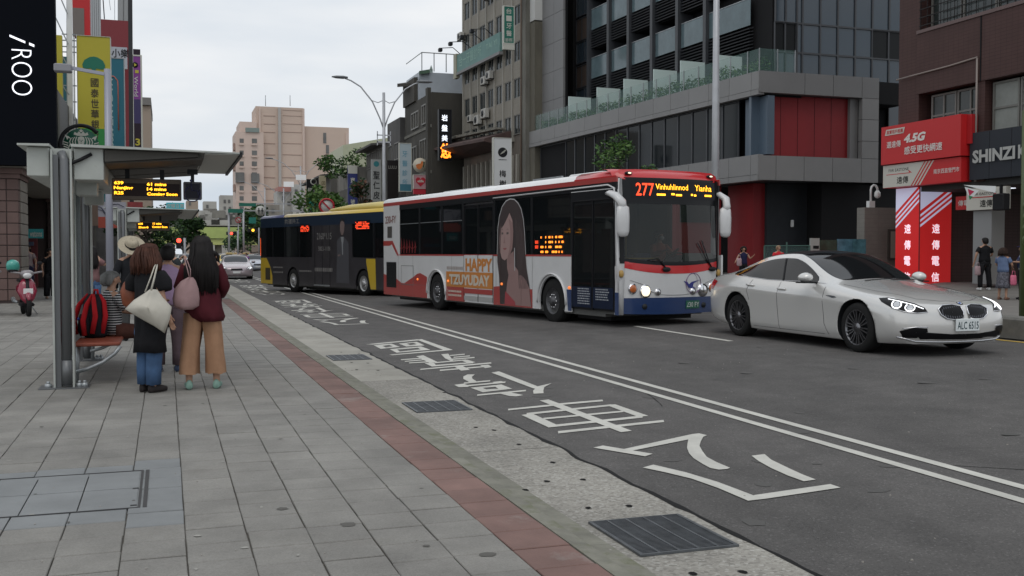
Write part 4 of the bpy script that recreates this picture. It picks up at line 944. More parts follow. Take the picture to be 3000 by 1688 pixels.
    for k in range(6): 
        x = -2.5+.2*k; S.plate(ob, [(x, 1.5), (x+.05, 1.5), (x+.09, 1.72), (x+.03, 1.95-.02*k), (x+.02, 1.7)], -.009, .001)
        S.rect(ob, x-.03, x+.12, 1.62+.03*(k % 2), 1.66+.03*(k % 2), -.009, .001)
    ob.build('window_sticker', film('sticker_red', (.20, .012, .015)), root)
    return root
lamp_warm = mat('bus_headlight_glow', (1, .85, .6), emit=1.2, ecol=(1, .84, .6))
rb = red_bus()
def place_flank(root, P, a):
    "puts a bus so that its right rear tyre stands at P"
    h = V((sin(R(a)), -cos(R(a)), 0)); left = V((cos(R(a)), sin(R(a)), 0)); c = V((P[0], P[1], 0))+left*HW
    root.location = (c.x, c.y, P[2]); root.rotation_euler = (0, 0, R(a-90))
place_flank(rb, (6.8, 26.4, -.05), 9.8)

def yellow_bus():
    root = thing('city_bus', 'dark wrapped city bus with yellow roof edge following behind the white bus', 'bus', (0, 0, 0))
    X0, X1 = -2.95, 8.1; zw, zt = 1.40, 2.95; arches = [0, 5.5]; S = Side(-1)
    wrap = mat('bus_wrap_charcoal', (.040, .037, .042), .35, coat=.3, var=.2, vs_=1.2); wrap2 = mat('bus_wrap_dark_blue', (.016, .03, .055), .3, coat=.4)
    yel = mat('bus_yellow', (.58, .40, .035), .35, coat=.4); 
    bus_shell(root, X0, X1, arches, zw, zt, wrap, yel)
    for ax in arches:
        for s_ in (-1, 1): bus_wheel(root, ax, s_*1.11, s_, mat('bright_rim', (.42, .42, .42), .35, .5))
    b = MB(); roof_loft(b, -.8, X1-.1, 3.0, 3.16); b.build('roof', yel, root)
    b = MB(); roof_loft(b, X0, -.8, 3.0, 3.14); b.build('rear_roof', mat('bus_roof_navy', (.03, .035, .12), .35, coat=.3), root)
    b = MB(); b.loft([[(x, y*k, z) for y, z in ((-.95, 3.14), (-.9, 3.14+h_*.7), (-.6, 3.14+h_), (.6, 3.14+h_), (.9, 3.14+h_*.7), (.95, 3.14))] for x, h_, k in ((1.9, .02, .8), (2.5, .16, 1), (3.4, .24, 1), (5.6, .28, 1), (6.6, .24, 1), (6.9, .05, .9))]); b.build('air_conditioner', mat('bus_yellow_pale', (.62, .50, .16), .45), root)
    for s_ in (-1, 1):
        Q = Side(s_)
        b = MB(); Q.rect(b, X0, X1-.1, 2.62, 3.0, -.04, .04); b.build('cant_panel', wrap2, root)
        wx = [-2.45, -1.80, -.70, .56, 1.62]
        b = MB(); Q.rect(b, X0, -2.45, zw, 2.62, -.04, .04)
        for x in wx[1:]: Q.rect(b, x-.04, x+.04, zw, 2.62, -.04, .041)
        b.build('window_frame', blk, root, kind='stuff')
        for x, x2 in list(zip(wx, wx[1:]))+[(4.72, 6.2), (6.3, 7.9)]:
            p = MB(); Q.rect(p, x+.042, x2-.042, zw+.01, 2.62, -.02, .008); p.build('window', bus_glass, root)
        b = MB(); Q.rect(b, 1.66, 4.70, zw, 2.62, -.03, .032); b.build('printed_panel', wrap, root)
        b = MB(); Q.rect(b, 6.18, 6.3, zw, 2.62, -.03, .032); b.build('window_frame', blk, root)
        b = MB(); Q.plate(b, [(X0, .30), (-1.86, .29), (-1.86, .62), (-2.05, 1.0), (-2.40, 1.36), (X0, 1.36)], .001, .003); b.build('rear_corner_panel', yel, root)
        b = MB(); Q.rect(b, -2.50, -2.05, .45, .95, .005, .003); b.build('engine_grille', mat('brown_grille', (.05, .04, .02), .6), root)
        b = MB(); Q.plate(b, [(6.02, .28), (6.38, .28), (6.34, 1.36), (5.72, 1.36), (5.72, 1.22)], .001, .003); b.build('yellow_stripe', yel, root)
    b = MB(); b.box(X1-.1, X1, -HW+.01, HW-.01, .3, 2.98); b.build('front_panel', blk, root)
    b = MB(); b.box(X0-.03, X0-.02, -1.1, 1.1, 1.5, 2.9); b.build('rear_window', car_glass, root)
    ad = MB(); pr = lambda pts, mi, lay: S.plate(ad, pts, .004+lay*.0012, .001, mi)
    pr([(3.55, .45), (3.62, 1.6), (3.60, 2.0), (3.72, 2.10), (3.88, 2.17), (4.10, 2.17), (4.30, 2.06), (4.48, 1.9), (4.5, .45)], 0, 1)
    pr([(3.90, 2.16), (3.94, 2.0), (4.04, 1.84), (4.10, 2.0), (4.12, 2.16)], 1, 2)
    pr([(3.95, 2.16), (4.0, 1.5), (4.06, 1.5), (4.06, 2.14)], 1, 3)
    pr([(3.85, 2.40), (3.84, 2.62), (3.90, 2.78), (4.02, 2.83), (4.14, 2.76), (4.18, 2.6), (4.15, 2.38), (4.06, 2.22), (3.95, 2.22)], 2, 2)
    pr([(3.83, 2.62), (3.86, 2.80), (4.0, 2.88), (4.14, 2.82), (4.20, 2.64), (4.15, 2.70), (4.0, 2.76), (3.9, 2.72)], 3, 3)
    pr([(3.66, 1.5), (3.86, 1.52), (3.86, 1.46), (3.68, 1.44)], 2, 3)
    ad.build('figure_advert', [film('ad_suit', (.075, .075, .085)), film('ad_shirt', (.26, .27, .28)), film('ad_face2', (.19, .14, .13)), film('ad_dark', (.02, .02, .022))], root)
    t = MB(); text(t, '2160*1.15', S.fr(2.62, 2.21, .005), .26, 1.15, bold=.0); text(t, '3003-1108', S.fr(2.62, 1.73, .005), .17, .95, bold=.0)
    text(t, '共運共工', S.fr(-.05, 2.83, .003), .2, 1.3)
    for z, x0, x1 in ((.86, 1.85, 3.2), (.83, .55, 1.55), (.95, -1.75, -.9), (.75, -1.75, -.9)):
        x = x0; 
        while x < x1: w_ = rnd.uniform(.04, .09); S.rect(t, x, x+w_, z, z+(.14 if x0 > 1.8 else .06), .005, .001); x += w_+.04
    t.build('advert_lettering', film('ad_dim', (.26, .25, .24)), root, kind='stuff')
    for x, z, w_, h_ in ((1.07, 2.52, .72, .24), (5.47, 2.56, .98, .28)):
        b = MB(); S.rect(b, x-w_/2-.05, x+w_/2+.05, z-h_/2-.03, z+h_/2+.03, .004, .004); d = b.build('route_display', sign_black, root)
        q = MB()
        for r_ in range(5):
            xx = x-w_/2
            while xx < x+w_/2-.04: 
                if rnd.random() < .75: S.rect(q, xx, xx+.05, z-h_/2+.006+r_*h_/5, z-h_/2+(r_+.72)*h_/5, .009, .001)
                xx += .065
        q.build('route_display_dots', led_red, d, kind='stuff')
    b = MB(); S.rect(b, 1.78, 3.02, .30, .36, .004, .01); b.build('door_step', steel, root)
    for x in (1.85, 2.45, 3.05):
        b = MB(); S.rect(b, x, x+.015, .36, 2.6, .004, .004); b.build('door_seam', blk, root)
    for x, y in ((-2, .4), (-.5, -.4), (.8, .4), (5, -.4), (5.8, .4)):
        b = MB(); b.cyl((x, y, .36), (x, y, 2.85), .02, 6); b.build('grab_pole', pole_y, root)
    b = MB(); b.box(X0-.03, X0+.02, -HW, -HW+.14, 1.45, 2.2); b.build('tail_light', mat('tail_glow', (.9, .1, .02), emit=1, ecol=(1, .12, .02)), root)
    return root
yb = yellow_bus(); place_flank(yb, (4.8, 41.6, -.11), 20)
# ================================================================ RIGHT-HAND BUILDINGS
grey_clad = mat('grey_cladding', (.175, .173, .173), .5, var=.05, vs_=.7, rnd_obj=.05)
grey_clad2 = mat('grey_cladding_light', (.21, .207, .205), .5, var=.05, vs_=.7, rnd_obj=.05)
anth = mat('anthracite_frame', (.045, .048, .054), .45)
recess = mat('recess_black', (.012, .012, .013), .8)
tower_glass = mat('tower_glass', (.035, .052, .070), .07, spec=.6, coat=.2)
dark_pane = mat('dark_shop_glass', (.013, .017, .02), .06, spec=.5)
rail_glass = glass('rail_glass', (.20, .34, .31), .16, .03, .5)
fin_glass = mat('fin_glass', (.60, .72, .69), .3, spec=.4)
leaf_m = mat('terrace_plants', (.045, .095, .03), .8, var=.5, vs_=5)
wall_red = mat('deep_red_wall', (.23, .012, .016), .6, var=.08, vs_=1)
brown_tile = mat('brown_wall_tile', (.072, .037, .033), .6, spec=.25, var=.12, vs_=1.2)
def grid_lines(m, sx, sz, dark=.72, wd=.03):
    "fine joint grid in the surface colour: tiles too small to pick apart"
    n = m.node_tree.nodes; l = m.node_tree.links; b = n['Principled BSDF']
    g = n.new('ShaderNodeNewGeometry'); s = n.new('ShaderNodeSeparateXYZ'); l.new(g.outputs['Position'], s.inputs[0])
    ad = n.new('ShaderNodeMath'); ad.operation = 'ADD'; l.new(s.outputs[0], ad.inputs[0]); l.new(s.outputs[1], ad.inputs[1])
    outs = []
    for src, k in ((ad.outputs[0], sx), (s.outputs[2], sz)):
        d = n.new('ShaderNodeMath'); d.operation = 'DIVIDE'; d.inputs[1].default_value = k; l.new(src, d.inputs[0])
        f = n.new('ShaderNodeMath'); f.operation = 'FRACT'; l.new(d.outputs[0], f.inputs[0])
        c = n.new('ShaderNodeMath'); c.operation = 'LESS_THAN'; c.inputs[1].default_value = wd/k; l.new(f.outputs[0], c.inputs[0]); outs.append(c.outputs[0])
    mx_ = n.new('ShaderNodeMath'); mx_.operation = 'MAXIMUM'; l.new(outs[0], mx_.inputs[0]); l.new(outs[1], mx_.inputs[1])
    x = n.new('ShaderNodeMix'); x.data_type = 'RGBA'; l.new(mx_.outputs[0], x.inputs[0])
    base = b.inputs['Base Color']
    if base.is_linked: lk = base.links[0].from_socket; l.new(lk, x.inputs[6])
    else: x.inputs[6].default_value = base.default_value
    c = base.default_value; x.inputs[7].default_value = (c[0]*dark, c[1]*dark, c[2]*dark, 1)
    l.new(x.outputs[2], base)
grid_lines(brown_tile, .24, .12, .65, .014)
UPZ = V((0, 0, 1))
def face(A, B_):     # facade frame: origin at A's ground point, x runs from A away to -|AB|..0 ... right = B->A
    return frame((A[0], A[1], 0), (A[0]-B_[0], A[1]-B_[1], 0))
def panels(root, M, xs_, y0, y1, z0, z1, m, name='cladding_panel', gap=.025):
    for a, b in zip(xs_, xs_[1:]):
        q = MB(M); q.box(a+gap/2, b-gap/2, y0, y1, z0, z1); q.build(name, m, root)
def window(root, M, x0, x1, y0, y1, z, fm, gm, fw=.06, mull=(), trans=(), d=.08, sill=0):
    "frame in relief with panes behind it; z is the outer face of the frame"
    q = MB(M); q.box(x0, x0+fw, y0, y1, z-d, z); q.box(x1-fw, x1, y0, y1, z-d, z); q.box(x0+fw, x1-fw, y0, y0+fw, z-d, z); q.box(x0+fw, x1-fw, y1-fw, y1, z-d, z)
    for t in mull: q.box(x0+(x1-x0)*t-fw/2, x0+(x1-x0)*t+fw/2, y0+fw, y1-fw, z-d, z-.005)
    for t in trans: q.box(x0+fw, x1-fw, y0+(y1-y0)*t-fw/2, y0+(y1-y0)*t+fw/2, z-d, z-.008)
    if sill: q.box(x0-.05, x1+.05, y0-.08, y0-.001, z-d, z+sill)
    w_ = q.build('window', fm, root)
    q = MB(M); q.box(x0+fw*.5, x1-fw*.5, y0+fw*.5, y1-fw*.5, z-d*.9, z-d*.6); q.build('pane', gm, w_)
    return w_
# ---- grey podium building
gb = thing('hotel_building', 'grey podium building with glass terrace rail and dark balconied tower above it', 'building', (26.4, 42, 0))
gb.location = (0, 0, 0)
A_, B_ = (26.4, 42), (24.4, 68.7); ML = face(A_, B_); MR = frame((26.4, 42, 0), (1, 0, 0))
q = MB(ML); q.box(-26.7, -1.8, 6.1, 8.9, -9, -.95); q.box(-26.7, -.6, 0, 4.9, -9, -4.2); q.box(-26.7, -.3, 8.9, 10, -9, -.32); q.box(-26.7, -.3, 4.95, 6.05, -9, -.32)
q.box(-26.8, -24.9, 0, 4.94, -4, -.3); q.build('podium_core', recess, gb)
px_ = [-26.75, -24.6, -22.4, -20.2, -18.0, -15.8, -13.6, -11.6, -9.6, -7.8, -6, -4.2, -2.4, -.62, -.02]
panels(gb, ML, px_, 9.16, 10.0, -.3, 0, grey_clad2); panels(gb, ML, px_, 8.9, 9.14, -.3, .02, grey_clad2, 'trim_panel')
panels(gb, ML, px_, 5.16, 6.1, -.3, 0, grey_clad2); panels(gb, ML, px_, 4.88, 5.14, -.3, .02, grey_clad2, 'trim_panel')
panels(gb, ML, [-27.6, -26.76], 0, 24, -6, .05, grey_clad, 'end_pier')
for i, x in enumerate([-21.4+1.38*k for k in range(14)]):       # ribbon windows of the podium
    if x+1.38 > -1.9: break
    window(gb, ML, x, x+1.38, 6.12, 8.88, -.33, anth, dark_pane, .05)
window(gb, ML, -25.5, -21.42, 6.12, 8.88, -.38, anth, recess, .08)
q = MB(ML); q.box(-1.75, -.02, 6.12, 8.88, -.9, -.5); q.build('corner_pane', mat('blue_grey_panel', (.085, .12, .16), .35), gb)
# end face towards us: frame round a deep red recess
rx_ = [.0, 2.5, 4.1, 5.75]
panels(gb, MR, rx_+[6.75], 9.0, 10.0, -.3, 0, grey_clad); panels(gb, MR, [0, .95, 2.5, 4.1, 5.75, 6.75], 4.9, 6.05, -.3, 0, grey_clad2)
for y0, y1 in ((6.07, 6.9), (6.92, 7.95), (7.97, 8.98)): panels(gb, MR, [5.77, 6.75], y0, y1, -.3, 0, grey_clad2)
q = MB(MR); q.box(.55, 5.3, 6.07, 8.98, -.8, -.5); 
q.build('red_wall', wall_red, gb)
q = MB(MR)
for x in (1.5, 2.45, 3.4, 4.35): q.box(x-.008, x+.008, 6.07, 8.98, -.5, -.492)
q.build('red_wall_joint', recess, gb, kind='stuff')
q = MB(MR); q.box(5.3, 5.75, 6.07, 8.98, -1.5, -.31); q.build('reveal', grey_clad, gb); q = MB(MR); q.box(.02, .54, 6.07, 8.98, -.9, -.7); q.build('corner_pane', _M['blue_grey_panel'], gb)
q = MB(MR); q.box(.02, 6.7, 4.93, 4.97, -6, -.02); q.box(.02, 6.7, 8.99, 9.05, -2, -.3); q.build('soffit', anth, gb, kind='stuff')
# terrace: plants behind a glass balustrade, frosted fins between the rooms
q = MB(ML)
for k in range(19):
    x0 = -26.2+1.4*k; q.box(x0+.01, min(x0+1.39, -.05), 10.02, 11.05, -.10, -.085)
q.build('balustrade_glass', rail_glass, gb, kind='stuff')
q = MB(MR); 
for x0 in (.05, 1.0): q.box(x0, x0+.93, 10.02, 11.05, -.10, -.085)
q.build('balustrade_glass', rail_glass, gb, kind='stuff')
for k in range(19):
    x0 = -26.2+1.4*k; q = MB(ML); q.box(x0-.02, x0+.02, 10.0, 11.06, -.08, -.04); q.build('baluster', steel, gb)
for k in (0, .98, 1.95):
    q = MB(MR); q.box(k+.02, k+.06, 10.0, 11.06, -.08, -.04); q.build('baluster', steel, gb)
for u in (21, 17.0, 13.6, 10.2, 7.4, 4.2):
    q = MB(ML); q.box(-u-.03, -u+.03, 10.02, 11.75 if u > 5 else 11.5, -2.0, -.35); q.build('terrace_fin', fin_glass, gb)
def leaf_cloud(name, m, pts, n, size, seed=1, parent=None, **kw):
    "many leaf-sized faces scattered in ellipsoids (centre, radii)"
    r_ = random.Random(seed); mb_ = MB()
    for _ in range(n):
        c, rad = pts[r_.randrange(len(pts))]
        while True:
            p = V((r_.uniform(-1, 1), r_.uniform(-1, 1), r_.uniform(-1, 1)))
            if .25 < p.length < 1: break
        p = V((c[0]+p.x*rad[0], c[1]+p.y*rad[1], c[2]+p.z*rad[2])); s = size*r_.uniform(.6, 1.4)
        a = V((r_.gauss(0, 1), r_.gauss(0, 1), r_.gauss(0, .6))).normalized()*s; b_ = V((r_.gauss(0, 1), r_.gauss(0, 1), r_.gauss(0, 1))); b_ = (b_-a*b_.dot(a)/a.dot(a)).normalized()*s*.5
        mb_.add([p-a, p+b_*.9-a*.1, p+a, p-b_*.9-a*.1], [(0, 1, 2, 3)], r_.randrange(3) if not isinstance(m, bpy.types.Material) else 0)
    return mb_.build(name, m, parent, **kw)
leaf_d = mat('leaf_dark', (.022, .05, .018), .6, spec=.3); leaf_g = mat('leaf_green', (.055, .125, .028), .6, spec=.3); leaf_l = mat('leaf_light', (.085, .155, .035), .6, spec=.3); leaf_r = mat('leaf_red', (.16, .07, .04), .6)
tw_ = V((B_[0]-A_[0], B_[1]-A_[1], 0)).normalized()
pts = []
for k in range(46):
    u = .6+25*k/46; p = V((26.4, 42, 0))+tw_*u+V((.55, 0, 0)); pts.append(((p.x, p.y, 10.22+.2*rnd.random()), (.35, .5, .22+.3*rnd.random())))
leaf_cloud('terrace_planting', [leaf_d, leaf_g, leaf_l], pts, 5200, .075, 4, gb, kind='stuff')
# tower above the terrace
MT = face((28.4, 42), (26.4, 68.7)); MTR = frame((28.4, 44, 0), (1, 0, 0)); HT = 27
q = MB(ML); q.box(-26.75, -22.35, 10.0, HT, -.95, -.75); q.build('grey_wall_core', recess, gb)
for k in range(9):
    panels(gb, ML, [-26.75, -25.4, -23.8, -22.3], 10.02+1.93*k, 11.93+1.93*k, -.75, -.6, grey_clad, 'wall_panel')
q = MB(MT); q.box(-26, -3.6, 10, HT, -9, -1.5); q.box(-26, -24.2, 10, HT, -1.5, -.2); q.build('tower_core', recess, gb)
cols = [-24.1, -21.4, -18.6, -16.0, -13.2, -10.4, -7.6, -4.0]
for x in cols[1:-1]:
    q = MB(MT); q.box(x-.14, x+.14, 10, HT, -1.4, .12); q.build('column', anth, gb)
for f in range(5):
    zb = 11.8+3.2*f
    for x, x2 in zip(cols[1:], cols[2:]):
        x2 = x2 if x2 < -5 else -3.6
        q = MB(MT); q.box(x+.15, x2-.15, zb-.02, zb+1.2, -1.45, -.32); q.build('floor_slab', recess, gb)
        q = MB(MT)
        for k in range(7): q.add([(x+.15, zb+.03+.165*k, -.05), (x2-.15, zb+.03+.165*k, -.05), (x2-.15, zb+.08+.165*k, -.28), (x+.15, zb+.08+.165*k, -.28), (x+.15, zb+.08+.165*k, -.03), (x2-.15, zb+.08+.165*k, -.03), (x2-.15, zb+.13+.165*k, -.28), (x+.15, zb+.13+.165*k, -.28)], MB.BF)
        q.build('louvre', anth, gb)
        q = MB(MT); q.box(x+.16, x2-.16, zb+1.22, zb+2.55, -.12, -.09); q.build('balcony_glass', mat('balcony_glass', (.105, .15, .165), .12, var=.2, vs_=1.2, spec=.5), gb)
        q = MB(MT); q.box(x+.16, x2-.16, zb+2.56, zb+2.60, -.14, -.07); q.build('handrail', steel, gb)
        q = MB(MT)
        q.box(x+.9, x+.96, zb+1.2, zb+3.18, -1.48, -1.42); q.build('balcony_door', anth, gb)
    x, x2 = cols[0], cols[1]
    window(gb, MT, x+.05, x2-.15, zb-.6, zb+.9, -.35, anth, tower_glass, .06, (.5,))
    window(gb, MT, x+.05, x2-.15, zb+.95, zb+2.5, -.35, anth, mat('brown_curtain', (.07, .05, .04), .7), .06, (.33, .66))
q = MB(MTR); q.box(.1, 12, 4.9, HT, -9, -.2); q.build('tower_core', recess, gb)
xt = [.15, .75, 1.4, 1.72]+[1.72+1.04*k for k in range(1, 10)]; zt_ = [10.0, 11.4, 12.85, 15.4, 18.0, 20.5]
zlow = [4.95, 7.45, 9.5]
dk_open = mat('open_pane', (.010, .011, .012), .3)
for i, (a, b) in enumerate(zip(xt, xt[1:])):
    for z0, z1 in list(zip(zt_, zt_[1:]))+(list(zip(zlow, zlow[1:])) if a > 6 else []):
        if a > 6 and z0 == 10.0: z0 = 9.5
        op = (a < .8 and z0 == 11.4) or (5.7 < a < 7.5 and z0 == 11.4)
        window(gb, MTR, a, b-.0, z0, z1, 0 if not op else -.05, anth, dk_open if op else tower_glass, .045, d=.1)
# ground floor under the podium
q = MB(MR); q.box(-2.2, .35, 0, 4.9, -4.4, -4.0); q.box(1.1, 1.75, 0, 4.9, -4.6, -2.2); q.build('red_wall', wall_red, gb)
q = MB(MR); q.box(-2.0, -.05, 3.0, 4.8, -3.99, -3.95); q.build('dark_window', recess, gb)
q = MB(MR); q.box(1.76, 4.1, 0, 4.9, -4.6, -2.0); q.build('dark_wall', mat('slate_wall', (.03, .033, .038), .6, var=.1), gb)
q = MB(MR); q.box(4.11, 12, 0, 4.9, -5.6, -5.2); q.build('back_wall', recess, gb)
q = MB(MR); q.bbox(3.1, 3.22, 2.75, 3.1, -1.99, -1.85, .02); q.build('wall_lamp', white_paint, gb)
# ---- low stone wall and glass panels beside the ramp
st_w = mat('rough_stone', (.20, .19, .17), .8, var=.15, vs_=1.2); grid_lines(st_w, .9, .18, .8, .012)
sw = thing('stone_wall', 'rough grey stone wall with noticeboard between the ramp and the red pillars', 'wall', (0, 0, 0))
P0 = at(2511, 600, 43.0); P1 = at(2632, 600, 40.0)
q = MB(); q.box(P0.x, P0.x+3.4, P0.y-.5, P0.y, 0, 3.35); q.build('wall', st_w, sw)
q = MB(); q.box(P0.x+1.15, P0.x+2.4, P0.y-.62, P0.y-.51, 1.15, 2.45); nb = q.build('noticeboard', mat('board_brown', (.05, .042, .035), .6), sw)
for k in (0, 1):
    q = MB(); q.box(P0.x+1.22+k*.6, P0.x+1.76+k*.58, P0.y-.635, P0.y-.621, 1.25, 2.36); q.build('notice', mat('notice_cream', (.26, .24, .2), .7), nb)
c = thing('cctv_camera', 'white swan neck surveillance camera on top of the rough stone wall', 'camera', (P0.x+.45, P0.y-.3, 3.35))
q = MB(); q.box(-.14, .14, -.1, .1, 0, .28); q.build('bracket', white_paint, c)
q = MB(); q.tube([(0, 0, .28), (0, 0, .75), (.04, 0, .88), (.14, 0, .95), (.25, 0, .92), (.32, 0, .82), (.33, 0, .70)], .045, 8); q.build('arm', white_paint, c)
q = MB(); q.loft([[(.33+r_*cos(a*pi/6), r_*sin(a*pi/6), z) for a in range(12)] for r_, z in ((.06, .72), (.12, .64), (.13, .5), (.10, .44), (.03, .40))]); q.build('dome', white_paint, c)
gs = thing('glass_screen', 'low blue green printed glass screen with white louvred end beside the stone wall', 'screen', (0, 0, 0))
g0 = at(2375, 700, 41.0)
q = MB(); q.box(g0.x, g0.x+.42, g0.y, g0.y+.08, .3, 2.05); q.build('end_post', mat('pale_panel', (.33, .34, .32), .6), gs)
for k in range(5):
    q = MB(); q.box(g0.x+.12, g0.x+.38, g0.y-.02, g0.y-.001, .75+.22*k, .87+.22*k); q.build('louvre', recess, gs)
for k, (w0, w1, c3) in enumerate(((.44, 1.25, (.02, .06, .045)), (1.27, 2.0, (.07, .17, .22)), (2.02, 2.65, (.08, .21, .25)))):
    q = MB(); q.box(g0.x+w0, g0.x+w1, g0.y, g0.y+.05, .3, 1.98+.04*(k > 0)); q.build('glass_panel', mat('printed_glass_%s' % 'abc'[k], c3, .15, var=.45, vs_=2.5), gs)
rl = thing('railing', 'thin green glass railing along the ramp behind the white sedan', 'railing', (0, 0, 0)); r0 = at(2240, 700, 42); r1 = at(2372, 700, 41)
q = MB(); q.bar((r0.x, r0.y, 1.75), (r1.x, r1.y, 1.75), .04); q.build('handrail', mat('green_steel', (.06, .13, .11), .4), rl)
for t in (0, .5, 1):
    p = r0.lerp(r1, t); q = MB(); q.bar((p.x, p.y, .3), (p.x, p.y, 1.75+.15*(t == .5)), .05); q.build('post', _M['green_steel'], rl)
q = MB(); q.add([(r0.x, r0.y, .4), (r1.x, r1.y, .4), (r1.x, r1.y, 1.7), (r0.x, r0.y, 1.7)], [(0, 1, 2, 3)]); q.build('glass_infill', rail_glass, rl)

# ---- brown tiled building
bb = thing('office_building', 'brown tiled office building with barred windows above the red telecom shop', 'building', (0, 0, 0))
MBn = frame((26.4, 32.1, 0), (0, -1, 0))
q = MB(MBn); q.box(.0, 14, 3.9, 22, -10, -.6); q.build('core', recess, bb)
q = MB(MBn); q.box(-.25, .85, 0, 22, -10, -.02); q.build('corner_pier', brown_tile, bb)
q = MB(MBn); q.box(.86, 14, 7.3, 9.5, -.6, .1); q.box(.86, 14, 12.9, 15, -.6, .1); q.build('spandrel', brown_tile, bb)
q = MB(MBn); q.box(.86, 14, 9.5, 9.62, -.6, .14); q.build('coping', mat('coping_brown', (.13, .085, .08), .6), bb)
for x in (4.0,): 
    q = MB(MBn); q.box(x-.16, x+.16, 3.9, 7.3, -.6, .05); q.build('pier', brown_tile, bb)
    q = MB(MBn); q.box(x-.03, x+.03, 7.3, 9.5, .1, .115); q.build('joint', recess, bb)
wfm = mat('window_frame_grey', (.16, .155, .14), .5); wgl = mat('old_window_glass', (.03, .038, .036), .1, spec=.6, var=.3, vs_=1.5); blind = mat('pale_blind', (.24, .25, .23), .6, var=.15, vs_=2)
window(bb, MBn, 1.25, 2.5, 5.2, 7.22, -.25, wfm, wgl, .07, (.5,), (.62,)); window(bb, MBn, 2.55, 3.8, 5.2, 7.22, -.25, wfm, wgl, .07, (.5,), (.62,))
window(bb, MBn, 4.25, 5.4, 4.9, 7.22, -.2, wfm, blind, .07, (), (.3, .62)); window(bb, MBn, 5.45, 7.0, 4.9, 7.22, -.2, wfm, blind, .07, (), (.3, .62))
window(bb, MBn, 7.1, 9.0, 4.9, 7.22, -.2, wfm, wgl, .07, (), (.62,))
for k in range(5): window(bb, MBn, 1.0+1.6*k, 2.55+1.6*k, 9.7, 12.8, -.4, wfm, wgl, .07, (), (.5,))
q = MB(MBn)
for k in range(9): q.box(.95, 9, 9.75+.3*k, 9.78+.3*k, .08, .11)
for k in range(24): q.box(1.0+.34*k, 1.02+.34*k, 9.62, 12.6, .06, .079)
q.build('window_bars', mat('bar_black', (.02, .018, .018), .5), bb, kind='stuff')
q = MB(MBn); q.tube([(-.2, 8.0, .13), (1.0, 8.02, .15), (2.6, 8.05, .15), (3.9, 8.12, .15)], .03, 6); q.tube([(3.88, 8.1, .14), (3.88, 3.9, .14)], .035, 6); q.build('conduit', mat('old_pipe', (.24, .2, .18), .6), bb)
# shop sign above the entrance
ss = thing('shop_sign', 'charcoal fascia sign with raised silver SHINZI lettering', 'sign', (0, 0, 0))
q = MB(MBn); q.box(3.72, 11, 3.95, 5.55, .0, .25); q.build('board', mat('charcoal_board', (.030, .034, .042), .45), ss)
q = MB(MBn)
for k in range(3): q.box(4.6+k*.95, 4.615+k*.95, 3.89, 5.53, .25, .253)
q.build('board_joint', recess, ss, kind='stuff')
t_ = MB(); 
text(t_, 'SHINZI', MBn @ Matrix.Translation((4.86, 4.72, .33)), .44, 1.85, bold=.04); text(t_, 'K', MBn @ Matrix.Translation((6.08, 4.72, .33)), .44, .34, bold=.04); t_.build('lettering', mat('silver_letters', (.42, .42, .40), .4, .3), ss)
# telecom shop: red billboard, white and red strip, two lit pillars
tel_red = mat('telecom_red', (.52, .014, .016), .5); tel_lit = mat('telecom_lit_red', (.62, .01, .012), .5, emit=.22, ecol=(.8, .02, .02))
tel_w = mat('telecom_white', (.55, .53, .47), .5); tel_lw = mat('lit_white', (.6, .6, .72), .5, emit=.35, ecol=(.62, .62, .85)); lit_txt = mat('lit_text', (.9, .75, .85), emit=.75, ecol=(.95, .78, .88))
bs_ = thing('billboard', 'large red telecom billboard advertising 4.5G over the shop', 'billboard', (0, 0, 0))
q = MB(MBn); q.box(-.5, 3.62, 4.80, 6.22, .1, .55); q.build('panel', tel_red, bs_)
q = MB(MBn); q.box(3.63, 3.85, 5.2, 6.2, -.2, .3); q.build('side_panel', mat('telecom_red_side', (.4, .012, .015), .5), bs_)
MBB = MBn @ Matrix.Translation((-.5, 4.80, .56))
t_ = MB(); sx_ = Matrix.Shear('XZ', 4, (0, 0))
tiltm = Matrix.Rotation(0, 4, 'Z')
for s_, x, y, h_, w_, bo, sh in (('選遠傳', .72, .72, .24, .78, .02, 0), ('4.5G', 1.85, .86, .32, 1.15, .05, .25), ('感受更快網速', 2.28, .42, .28, 1.95, .03, 0)):
    text(t_, s_, MBB @ tiltm @ Matrix.Translation((x, y, .003)), h_, w_, bold=bo, shear=sh)
q = MB(MBB @ tiltm); q.add([(.22, 1.08, .002), (1.25, 1.08, .002), (1.32, 1.30, .002), (.29, 1.30, .002)], [(0, 1, 2, 3)]); q.build('tag', tel_w, bs_)
t_.build('lettering', mat('sign_white', (.72, .66, .62), .5), bs_)
t_ = MB(); text(t_, '真實用戶推薦', MBB @ tiltm @ Matrix.Translation((.77, 1.19, .006)), .15, .9, bold=.02); t_.build('tag_lettering', tel_red, bs_)
st_ = thing('shop_sign', 'white and red telecom sign strip with diagonal stripes under the red billboard', 'sign', (0, 0, 0))
q = MB(MBn); q.box(-.5, 3.55, 3.92, 4.77, .0, .45); q.build('box', tel_red, st_)
fnS = lambda u, v_, d: MBn @ V((u, v_, .45+d))
q = MB(); q.prism([(-.49, 3.93), (1.05, 3.93), (1.75, 4.76), (-.49, 4.76)], fnS, .002, .006); q.build('white_field', tel_w, st_)
for k in range(3):
    q = MB(); q.prism([(1.12+.17*k, 3.93), (1.20+.17*k, 3.93), (1.90+.17*k, 4.76), (1.82+.17*k, 4.76)], fnS, .002, .006); q.build('stripe', tel_w, st_)
t_ = MB(); text(t_, 'FAR EASTONE', MBn @ Matrix.Translation((.38, 4.56, .458)), .11, 1.1, bold=.0); text(t_, '遠傳', MBn @ Matrix.Translation((.6, 4.17, .458)), .26, .62, bold=.02); t_.build('lettering', recess, st_)
